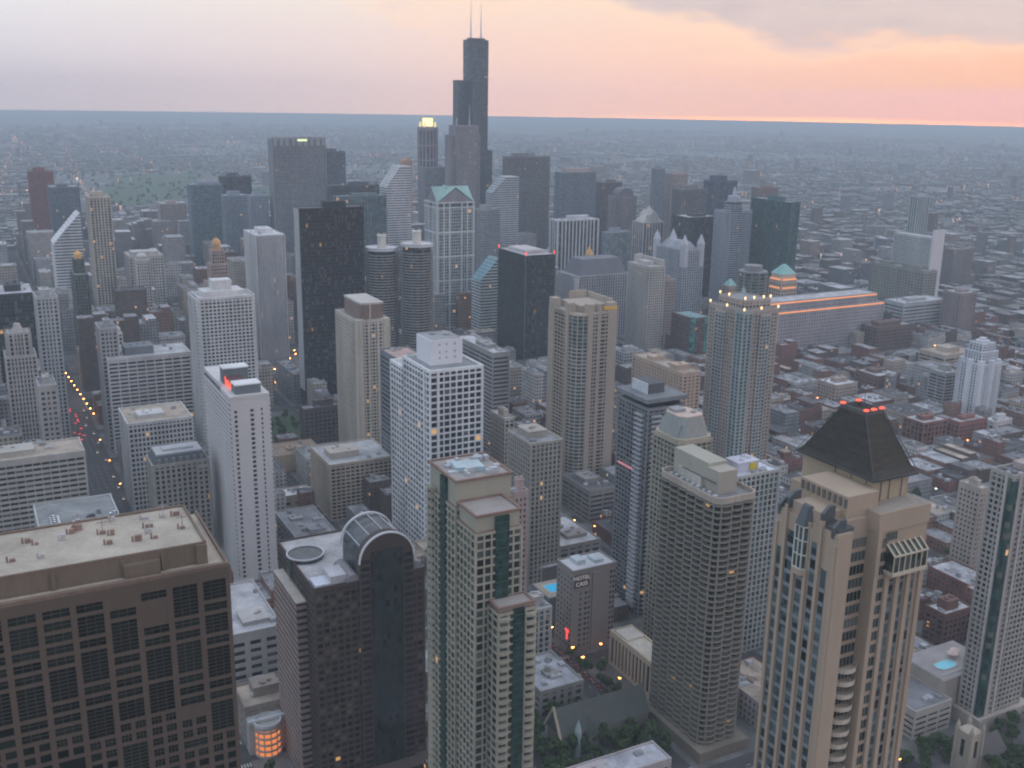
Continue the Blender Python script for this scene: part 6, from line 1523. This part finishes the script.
def cmat(c, rf, mid):
    k = (c, rf, mid)
    if k not in _cm: _cm[k] = city_mat([COLS[c], tuple(v*1.15 for v in COLS[c])], [ROOFS[rf], tuple(v*.85 for v in ROOFS[rf])], 3.3, 3.6, .42 if not mid else .55, .5)
    return _cm[k]
specs.sort(key=lambda s: math.hypot((s[0]+s[1])/2, (s[2]+s[3])/2))
objs = []; back = []
for s in specs:
    a, b_, c_, d_, H, mid = s
    cx, cy = (a+b_)/2, (c_+d_)/2; W, D = b_-a, d_-c_
    px, py, z = proj((cx, cy, H))
    if len(objs) >= 900 or not (-20 < px < 1044 and py < 790): back.append(s); continue
    c = rn.choices(list(COLS), (5, 3, 3, 2, 2, 3) if not mid else (1, 1, 4, 4, 4, 1))[0]; rf = rn.choices(list(ROOFS), (2, 5, 4, 4, 2))[0]
    mb = MB(); mb.box(-W/2, W/2, -D/2, D/2, 0.1, H)
    if rn.random() < .35 and W > 18: mb.box(-W/2+1, -W/2+W*.45, -D/2+1, D/2-1, H, H+rn.uniform(3, 6))
    o = mb.build('small_building' if not mid else 'midrise_building', cmat(c, rf, mid), None, (cx, cy, 0))
    objs.append((o, s, c, rf))
# which of them the camera can see
bpy.context.view_layer.update(); dg.update()
seen = {}
for iy in range(200, 768, 6):
    for ix in range(2, 1024, 6):
        d = (FW*1050+RT*(ix-512)-UP*(iy-384)).normalized()
        hit, loc, nrm, idx, ob, mtx = scene.ray_cast(dg, EYE, d)
        if hit: seen[ob.name] = seen.get(ob.name, 0)+1
vis = [q for q in objs if seen.get(q[0].name, 0) >= 1]
vis.sort(key=lambda q: -seen.get(q[0].name, 0))
NF = 235
keep = vis[:NF]; kn = {q[0].name for q in keep}
for q in objs:
    if q[0].name not in kn: back.append(q[1]); bpy.data.objects.remove(q[0])
ORD = ['nearest', 'second', 'third', 'fourth', 'fifth', 'sixth', 'seventh', 'eighth', 'ninth', 'tenth', 'eleventh', 'twelfth', 'thirteenth', 'fourteenth', 'fifteenth', 'sixteenth', 'seventeenth', 'eighteenth', 'nineteenth', 'twentieth']+['twenty '+q for q in ('first', 'second', 'third', 'fourth', 'fifth', 'sixth', 'seventh', 'eighth', 'ninth')]+['thirtieth']
lands = [(n, x, y, proj((x, y, 10))) for n, x, y in LAND]
rel = {}
for q in keep:
    o, s, c, rf = q
    fx, fy, fz = proj((o.location.x, o.location.y, 5))
    best = []
    for n, x, y, (lx, ly, lz) in lands:
        if not (0 < lx < 1024): continue
        dd = math.hypot(x-o.location.x, y-o.location.y)
        best.append((dd, n, lx, ly, x, y))
    dd, n, lx, ly, x, y = min(best)
    dx, dy = fx-lx, fy-ly
    if abs(dx) > 1.4*abs(dy): w_ = 'right of' if dx > 0 else 'left of'
    else: w_ = 'beyond' if dy < 0 else 'in front of'
    rel.setdefault((n, w_), []).append((dd, q))
for (n, w_), lst in rel.items():
    lst.sort(key=lambda e: e[0])
    for k, (dd, (o, s, c, rf)) in enumerate(lst):
        st_ = 'low' if s[4] < 14 else ('medium' if s[4] < 28 else 'taller')
        o['label'] = f"{c} {st_} block, {rf} roof, {ORD[min(k, 29)]} {w_} {n}"
        o['category'] = 'small building' if not s[5] else 'midrise building'
        o['group'] = 'small buildings filling the city blocks' if not s[5] else 'midrise buildings between the towers'
        W, D, H = s[1]-s[0], s[3]-s[2], s[4]
        for u in range(rn.randint(2, 6)):
            mb = MB(); ux, uy = rn.uniform(-.4, .42)*W, rn.uniform(-.4, .4)*D; s1, s2 = rn.uniform(.5, 2.2), rn.uniform(.5, 1.8)
            mb.box(ux-s1, ux+s1, uy-s2, uy+s2, H, H+rn.uniform(1, 2.8)); mb.build('roof_unit', wall(LGREY if u % 2 else GREY), o)
        mb = MB(); e = .25; mb.ring([(-W/2-.02,-D/2-.02),(W/2+.02,-D/2-.02),(W/2+.02,D/2+.02),(-W/2-.02,D/2+.02)], [(-W/2+e,-D/2+e),(W/2-e,-D/2+e),(W/2-e,D/2-e),(-W/2+e,D/2-e)], H-.3, H+.7)
        mb.build('parapet', wall(COLS[c]), o)
mbl, mbm = MB(), MB()
for s in back:
    add_small(mbm if s[5] else mbl, s, rn)
    if rn.random() < .6:
        a, b_, c_, d_, H, mid = s; X = rn.uniform(a+2, b_-2); Y = rn.uniform(c_+2, d_-2); (mbm if mid else mbl).box(X-1.5, X+1.5, Y-1.3, Y+1.3, H, H+2)
# far suburbs of low buildings, out to the haze
def far_ok(x, y):
    px, py, z = proj((x, y, 0)); return z > 0 and -120 < px < 1150
n = 0
while n < 17000:
    d = 1900+(rn.random()**1.5)*9500; az = R(rn.uniform(-4, 60)); x, y = -d*math.sin(az), -d*math.cos(az)
    if x > -1900 and y > -2350: continue
    if not far_ok(x, y): continue
    if -950 < x < -300 and -4450 < y < -3050: continue
    nv = mnoise.noise(Vector((x/1100., y/1100., 3.3)))+.5*mnoise.noise(Vector((x/350., y/350., 8.1)))
    if nv < -.12 and d > 4200: continue
    if (x % 402) < 24 or (y % 402) < 22: continue
    x = round(x/30)*30+rn.uniform(-4, 4); y = round(y/26)*26+rn.uniform(-3, 3)
    big = rn.random() < .06; sx = rn.uniform(5, 14)*(3 if big else 1); sy = rn.uniform(5, 12)*(2 if big else 1)
    h = rn.uniform(4, 10)*(1.3 if big else 1) if rn.random() > .012 else rn.uniform(20, 55)
    mbl.box(x-sx, x+sx, y-sy, y+sy, 0, h); n += 1
cm_far = city_mat([(.13,.09,.075),(.15,.12,.10),(.17,.16,.15),(.10,.08,.07),(.16,.16,.16)], [(.24,.24,.25),(.18,.18,.185),(.11,.11,.11),(.30,.30,.31),(.09,.09,.09),(.14,.13,.12)], 3.6, 3.6, .42, .5)
o = mbl.build('distant_low_buildings', cm_far); tag(o, 'mass of small low buildings spreading from behind the towers to the haze', 'buildings', kind='stuff')
o = mbm.build('distant_midrise_buildings', cm_mid); tag(o, 'crowded hazy midrise buildings between the far downtown towers', 'buildings', kind='stuff')

# ------------------------------------------------------------ trees
mt, t = new_mat('leaves')
geo = t.n('ShaderNodeNewGeometry'); ri = geo.outputs['Random Per Island']
oi = t.n('ShaderNodeObjectInfo').outputs['Random']
cc = t.ramp(ri, [(0, (.018, .038, .012)), (.5, (.045, .078, .024)), (1, (.10, .14, .045))])
cc = t.mix(t.math('MULTIPLY', oi, .35), cc, (.03, .045, .02, 1))
b = t.n('ShaderNodeBsdfPrincipled', ins={'Base Color': cc, 'Roughness': .7, 'Specular IOR Level': .2})
t.n('ShaderNodeOutputMaterial', ins={'Surface': b.outputs[0]})
LEAF = mt; BARK = wall((.07,.055,.045))
def leaf_cloud(mb, rs, cx, cy, cz, rx, rz, n, s0=.5):
    for _ in range(n):
        while True:
            u = Vector((rs.uniform(-1, 1), rs.uniform(-1, 1), rs.uniform(-1, 1)))
            if .35 < u.length < 1: break
        p = Vector((cx+u.x*rx, cy+u.y*rx, cz+u.z*rz)); s = s0*rs.uniform(.6, 1.4)
        nrm = (u+Vector((rs.uniform(-.7, .7), rs.uniform(-.7, .7), rs.uniform(-.2, .9)))).normalized()
        t1 = nrm.orthogonal().normalized()*s; t2 = nrm.cross(t1)*rs.uniform(.6, 1)
        mb.poly([tuple(p-t1-t2*.4), tuple(p+t1*.3-t2), tuple(p+t1+t2*.3), tuple(p-t1*.2+t2)], [(0, 1, 2, 3)])
protos = []
for v in range(4):
    rs = random.Random(100+v)
    H = (9, 11, 13, 8)[v]
    tr = MB(); tr.cyl(0, 0, 0, H*.45, .28, 8, .18)
    cr = MB()
    for k in range(6+v):
        a_ = rs.uniform(0, 6.28); rr = rs.uniform(.6, 2.6); x, y, z = rr*math.cos(a_), rr*math.sin(a_), H*rs.uniform(.48, .86)
        i = len(tr.v); tr.v += [(-.1, -.1, H*.35), (.1, -.1, H*.35), (0, .12, H*.35), (x-.05, y, z), (x+.05, y, z), (x, y+.06, z)]; tr.f += [(i, i+1, i+4, i+3), (i+1, i+2, i+5, i+4), (i+2, i, i+3, i+5)]; tr.mi += [0]*3
        leaf_cloud(cr, rs, x, y, z, rs.uniform(1.3, 2.3), rs.uniform(1.0, 1.8), 150)
    protos.append((tr, cr))
tree_base = []
for tr, cr in protos:
    root = bpy.data.objects.new('leafy_tree', None); C.objects.link(root)
    a_ = tr.build('trunk', BARK, root); c_ = cr.build('crown', LEAF, root)
    tree_base.append((root, a_, c_))
used_p = [False]*4
def put_tree(x, y, z, s, v, rz, label, group):
    root, a_, c_ = tree_base[v]
    if used_p[v]:
        nr = root.copy(); C.objects.link(nr)
        for q in (a_, c_): child(q, nr, q.name.split('.')[0])
        root = nr
    used_p[v] = True
    root.location = (x, y, z); root.scale = (s, s, s*rn.uniform(.9, 1.15)); root.rotation_euler = (0, 0, rz)
    tag(root, label, 'tree', group)
clusters = [
    ('leafy dark green tree in the churchyard in front of the church', 'trees in the churchyard', [(rn.uniform(-236, -206), rn.uniform(-408, -362)) for _ in range(30)]+[(rn.uniform(-288, -225), rn.uniform(-384, -363)) for _ in range(44)]+[(rn.uniform(-266, -230), rn.uniform(-418, -403)) for _ in range(12)]),
    ('street tree by the orange lamps left of the arcaded hall', 'trees along the lamp lit street', [(rn.uniform(-293, -287), -400-6.5*k) for k in range(9)]+[(rn.uniform(-299, -288), rn.uniform(-500, -462)) for _ in range(3)]),
    ('tree among the small stone churches at the bottom right corner', 'trees at the bottom right', [(rn.uniform(-478, -412), rn.uniform(-303, -262)) for _ in range(52)]+[(rn.uniform(-412, -380), rn.uniform(-310, -296)) for _ in range(12)]+[(rn.uniform(-395, -360), rn.uniform(-300, -255)) for _ in range(12)]+[(rn.uniform(-432, -414), rn.uniform(-352, -342)) for _ in range(4)]),
    ('tree on the small lawn below the orange lamps at the river', 'trees on the riverside lawn', [(rn.uniform(-276, -240), rn.uniform(-1005, -925)) for _ in range(14)]),
    ('street tree beside the red granite tower and the glowing round corner', 'trees beside the granite tower', [(-72+rn.uniform(-2, 2), -445-9*k) for k in range(5)]+[(-104, -430), (-96, -428), (-110, -427), (-150, -508), (-145, -520), (-139, -536)]),
    ('tree on the pavement among the low houses on the right', 'trees among the low houses', [(rn.uniform(-840, -600), YS[k % 5+4][0]+rn.choice((-9, 9))) for k in range(26)]),
]
for lab, grp, pts in clusters:
    for (x, y) in pts:
        if any(a0-1.5 < x < a1+1.5 and b0-1.5 < y < b1+1.5 for (a0, a1, b0, b1) in FOOT): continue
        put_tree(x, y, .14, rn.uniform(.75, 1.15), rn.randrange(4), rn.uniform(0, 6.28), lab, grp)
mb = MB(); rs = random.Random(9); n = 0      # far tree canopy, only clumps at this distance
while n < 5200:
    d = 1500+(rs.random()**1.3)*7500; az = R(rs.uniform(-3, 59)); x, y = -d*math.sin(az), -d*math.cos(az)
    if x > -1000 and y > -2300: continue
    if not far_ok(x, y): continue
    r_0 = rs.uniform(3, 6.5)
    for q in range(3):
        xx, yy = x+rs.uniform(-6, 6), y+rs.uniform(-6, 6); mb.cyl(xx, yy, rs.uniform(1, 3), rs.uniform(7, 12), r_0*rs.uniform(.5, .8), 6, r_0*rs.uniform(.15, .35))
    n += 1
o = mb.build('distant_trees', wall((.030,.042,.034), .9, .3, .02)); tag(o, 'far dark green tree canopy scattered among the distant low buildings', 'trees', kind='stuff')

# ------------------------------------------------------------ cars
def profile_car(paint):
    root = bpy.data.objects.new('parked_car', None); C.objects.link(root)
    def sect(pts, w0, w1):
        mb = MB(); n = len(pts)
        mb.v = [(x, -w0/2 if z < .9 else -w1/2, z) for x, z in pts]+[(x, w0/2 if z < .9 else w1/2, z) for x, z in pts]
        mb.f = [tuple(range(n)), tuple(range(2*n-1, n-1, -1))]+[((k+1) % n, k, n+k, n+(k+1) % n) for k in range(n)]; mb.mi = [0]*len(mb.f); return mb
    body = sect([(-2.2,.3),(2.2,.3),(2.25,.7),(1.2,.88),(1.0,.9),(-1.9,.9),(-2.25,.85)], 1.8, 1.75)
    body.mi = [0]*len(body.f)
    body.build('body', wall(paint, .35, .05), root)
    sect([(1.05,.89),(.45,1.36),(-1.25,1.38),(-1.85,.89)], 1.7, 1.45).build('window_glass', glass((.03,.035,.04), 0, 'isl', .1), root)
    mb = MB(); mb.box(-1.15, .4, -.7, .7, 1.375, 1.43); mb.build('roof_panel', wall(paint, .35, .05), root)
    for sx in (-1.4, 1.4):
        for sy in (-.86, .86):
            mb = MB(); i = len(mb.v); pts = [(sx+.34*math.cos(a_*math.pi/5), .34+.34*math.sin(a_*math.pi/5)) for a_ in range(10)]
            mb.v = [(x, sy-.1, z) for x, z in pts]+[(x, sy+.1, z) for x, z in pts]; mb.f = [tuple(range(10)), tuple(range(19, 9, -1))]+[((k+1) % 10, k, 10+k, 10+(k+1) % 10) for k in range(10)]; mb.mi = [0]*12
            mb.build('wheel', wall((.02,.02,.02)), root)
    return root
def car_lights(root, tail, head):
    for sy in (-.62, .62):
        mb = MB(); mb.box(-2.33, -2.2, sy-.22, sy+.22, .6, .82); mb.build('tail_light', glow((1, .05, .03), tail) if tail else wall((.3,.02,.02)), root)
        mb = MB(); mb.box(2.12, 2.3, sy-.2, sy+.2, .52, .7); mb.build('headlight', glow((1, .85, .6), head) if head else wall((.6,.6,.6)), root)
def copy_tree(o):
    c = o.copy(); C.objects.link(c)
    for ch in o.children:
        d = ch.copy(); C.objects.link(d); d.parent = c
    return c
def place_cars(base, spots, label, group, name='parked_car'):
    for k, (x, y, z, a_) in enumerate(spots):
        c = base if k == 0 else copy_tree(base)
        c.name = name; c.location = (x, y, z); c.rotation_euler = (0, 0, R(a_)); tag(c, label, 'car', group)
b1 = profile_car((.62,.64,.68)); car_lights(b1, 0, 0)
PX, PY, PZ = PARK
sp = [(-57.5+rn.uniform(-.3, .3), -536-3*k, PZ+.12, 0) for k in (0, 1, 2, 3, 5)]+[(-39, -538-3*k, PZ+.12, 0) for k in (0, 1, 3)]+[(-29, -549-2.9*k, PZ+.12, 180) for k in range(4)]+[(-27.5, -534, PZ+.12, 90)]
place_cars(b1, sp, 'white car parked on the open roof of the grey ribbed block', 'white cars on the parking roof')
b2 = profile_car((.05,.05,.06)); car_lights(b2, 0, 0)
place_cars(b2, [(-46, -540-3*k, PZ+.12, 0) for k in (0, 1, 2, 4)]+[(-50.5, -556, PZ+.12, 90)], 'dark car parked on the open roof of the grey ribbed block', 'dark cars on the parking roof')
b3 = profile_car((.12,.03,.03)); car_lights(b3, 9, 0)
sp = []
for k in range(34):
    lane = rn.choice((-79, -82.5, -86, -74.5)); sp.append((lane, -1000-6.2*k+rn.uniform(-1, 1), .01, 270))
place_cars(b3, sp, 'car with glowing red tail lights driving away along the wide avenue', 'cars driving away on the avenue', 'car')
b4 = profile_car((.25,.25,.27)); car_lights(b4, 0, 4)
sp = [(rn.choice((-91, -95)), -840-30*k+rn.uniform(-9, 9), .01, 90) for k in range(10)]
place_cars(b4, sp, 'grey car with headlights on driving toward the camera on the wide avenue', 'cars driving toward the camera on the avenue', 'car')
b5 = profile_car((.30,.08,.06)); car_lights(b5, 3, 0)
sp = [(-286.5, -430-8.2*k, .01, 90) for k in range(8)]+[(-280, -470-7*k, .01, 270) for k in range(9)]
place_cars(b5, sp, 'dark red car standing along the street left of the arcaded hall', 'cars along the lamp lit street')
b6 = profile_car((.38,.38,.40)); car_lights(b6, 4, 4)
sp = []
for k in range(46):
    i = rn.randrange(5, 9); x = XS[i][0]+rn.choice((-3, 3)); sp.append((x, rn.uniform(-1020, -480), .01, rn.choice((90, 270))))
sp += [(rn.uniform(-900, -480), YS[rn.randrange(4, 9)][0]+rn.choice((-3, 3)), .01, rn.choice((0, 180))) for _ in range(34)]
sp = [q for q in sp if not any(a0 < q[0] < a1 and b0_ < q[1] < b1_ for (a0, a1, b0_, b1_) in FOOT)]
place_cars(b6, sp, 'grey car on a street between the low blocks on the right', 'cars on the streets between low blocks', 'car')

# ------------------------------------------------------------ street lamps
def lamp_base(strength=16, col=(1, .33, .07)):
    root = bpy.data.objects.new('street_lamp', None); C.objects.link(root)
    mb = MB(); mb.cyl(0, 0, 0, 8.2, .13, 8, .08); mb.box(-.06, 1.7, -.05, .05, 8.1, 8.22); mb.build('pole', wall(DGREY), root)
    mb = MB(); mb.box(1.1, 2.4, -.42, .42, 8.02, 8.22); mb.build('lamp_head', wall(DGREY), root)
    mb = MB(); mb.box(1.15, 2.35, -.38, .38, 7.72, 8.01); mb.box(1.3, 2.2, -.25, .25, 7.5, 7.72); mb.box(1.12, 2.38, .43, .5, 7.8, 8.2); mb.build('lamp_glass', glow(col, strength, True), root)
    return root
def place_lamps(spots, label, group, s=16, col=(1, .33, .07)):
    base = lamp_base(s, col)
    for k, (x, y, a_) in enumerate(spots):
        c = base if k == 0 else copy_tree(base)
        c.location = (x, y, .14); c.rotation_euler = (0, 0, R(a_)); tag(c, label, 'street lamp', group)
place_lamps([(-75, -1125, 180), (-77, -1078, 180), (-73, -1030, 180), (-75.5, -1100, 180)]+[(-102+1.0*k*.95, -1062-19.5*k, 0) for k in range(13)], 'orange street lamp along the far stretch of the wide avenue', 'orange lamps along the far avenue', 30)
place_lamps([(-97, -850-62*k, 0) for k in range(3)], 'orange street lamp on the nearer right kerb of the wide avenue', 'orange lamps on the near avenue kerb', 14)
place_lamps([(-358, -1282, 0), (-356, -1241, 0), (-352, -1222, 0), (-338, -1205, 90), (-354, -1190, 90), (-291, -1164, 90), (-309, -1160, 0), (-326, -1157, 90), (-276, -1176, 0), (-262, -1161, 0), (-344, -1166, 0), (-250, -1185, 90), (-332, -1186, 90)], 'orange street lamp on the riverside roads left of the big black slab', 'orange lamps by the river', 34)
place_lamps([(-290.5, -452, 0), (-291, -464, 0), (-293.5, -424, 180), (-306, -462, 90), (-322, -462, 90), (-292, -490, 0)], 'bright orange street lamp at the corner by the arcaded hall', 'orange lamps by the arcaded hall', 22)
place_lamps([(-376, -640, 0), (-382, -655, 0), (-388, -628, 90), (-372, -612, 0), (-366, -628, 0), (-396, -612, 90)], 'orange street lamp in front of the grey garage below the tan crowned tower', 'orange lamps by the grey garage', 20)
place_lamps([(-395, -330, 0), (-380, -322, 0), (-371, -318, 0), (-378, -302, 0), (-470, -385, 0)], 'orange street lamp in the street right of the pyramid roofed tower foot', 'orange lamps at bottom right', 12)
rs = random.Random(31); spots = []
while len(spots) < 62:
    i = rs.randrange(5, 13); j = rs.randrange(4, 10)
    if rs.random() < .5: x, y = XS[i][0]+XS[i][1]/2+.5, rs.uniform(-1050, -430)
    else: x, y = rs.uniform(-1150, -430), YS[j][0]+YS[j][1]/2+.5
    px, py, z = proj((x, y, 8))
    if not (640 < px < 1024 and py < 520): continue
    if any(a0-1 < x < a1+1 and b0_-1 < y < b1_+1 for (a0, a1, b0_, b1_) in FOOT): continue
    spots.append((x, y, rs.choice((0, 90, 180, 270))))
place_lamps(spots[:44], 'small orange street lamp among the low blocks on the right', 'orange lamps among the low blocks', 16)
place_lamps(spots[44:], 'small white green street lamp among the low blocks on the right', 'white lamps among the low blocks', 9, (.9, 1, .75))
for nm, col, s, cnt, sd in (('distant_orange_lights', (1, .42, .16), 5.0, 620, 1), ('distant_white_lights', (1, .88, .66), 4.0, 200, 2)):
    mb = MB(); rs = random.Random(sd); n = 0
    while n < cnt:
        d = 1700+(rs.random()**1.2)*9500; az = R(rs.uniform(0, 58))
        x, y = -d*math.sin(az), -d*math.cos(az)
        if rs.random() < .5: x = round(x/402)*402
        else: y = round(y/402)*402
        if not far_ok(x, y): continue
        q = .7+d/9000*1.1; mb.cyl(x, y, 11, 11+q, q*.7, 6); mb.cyl(x, y, 0, 11, .15, 4); n += 1
    if sd == 1:          # two lit highways at far left
        for k in range(60):
            t_ = k/60+rs.uniform(-.01, .01); mb.cyl(-60-364*t_+rs.uniform(-14, 14), -2600-5200*t_, 11, 12.0, .8, 6)
            if k % 2: mb.cyl(-330-240*t_+rs.uniform(-14, 14), -3000-3300*t_, 11, 12.0, .9, 6)
    o = mb.build(nm, glow(col, s)); tag(o, 'tiny '+('orange' if sd == 1 else 'white')+' lights scattered over the far hazy suburbs', 'lights', kind='stuff')

# ------------------------------------------------------------ air
hz = bpy.data.meshes.new('haze'); S = 18600
mb = MB(); mb.box(-S, S, -S, S, -1.5, 520)
mt = bpy.data.materials.new('haze'); mt.use_nodes = True; t = NT(mt.node_tree)
v = t.n('ShaderNodeVolumePrincipled', ins={'Color': (.74, .88, 1.0, 1), 'Density': HZ_K, 'Anisotropy': .0})
t.n('ShaderNodeOutputMaterial', ins={'Volume': v.outputs[0]})
mt.cycles.homogeneous_volume = True
o = mb.build('haze', mt); tag(o, 'thin blue grey evening haze over the whole city', 'haze', kind='stuff')
print('objects', len(bpy.data.objects), 'small', len(keep), 'back', len(back), 'vis', len(vis))
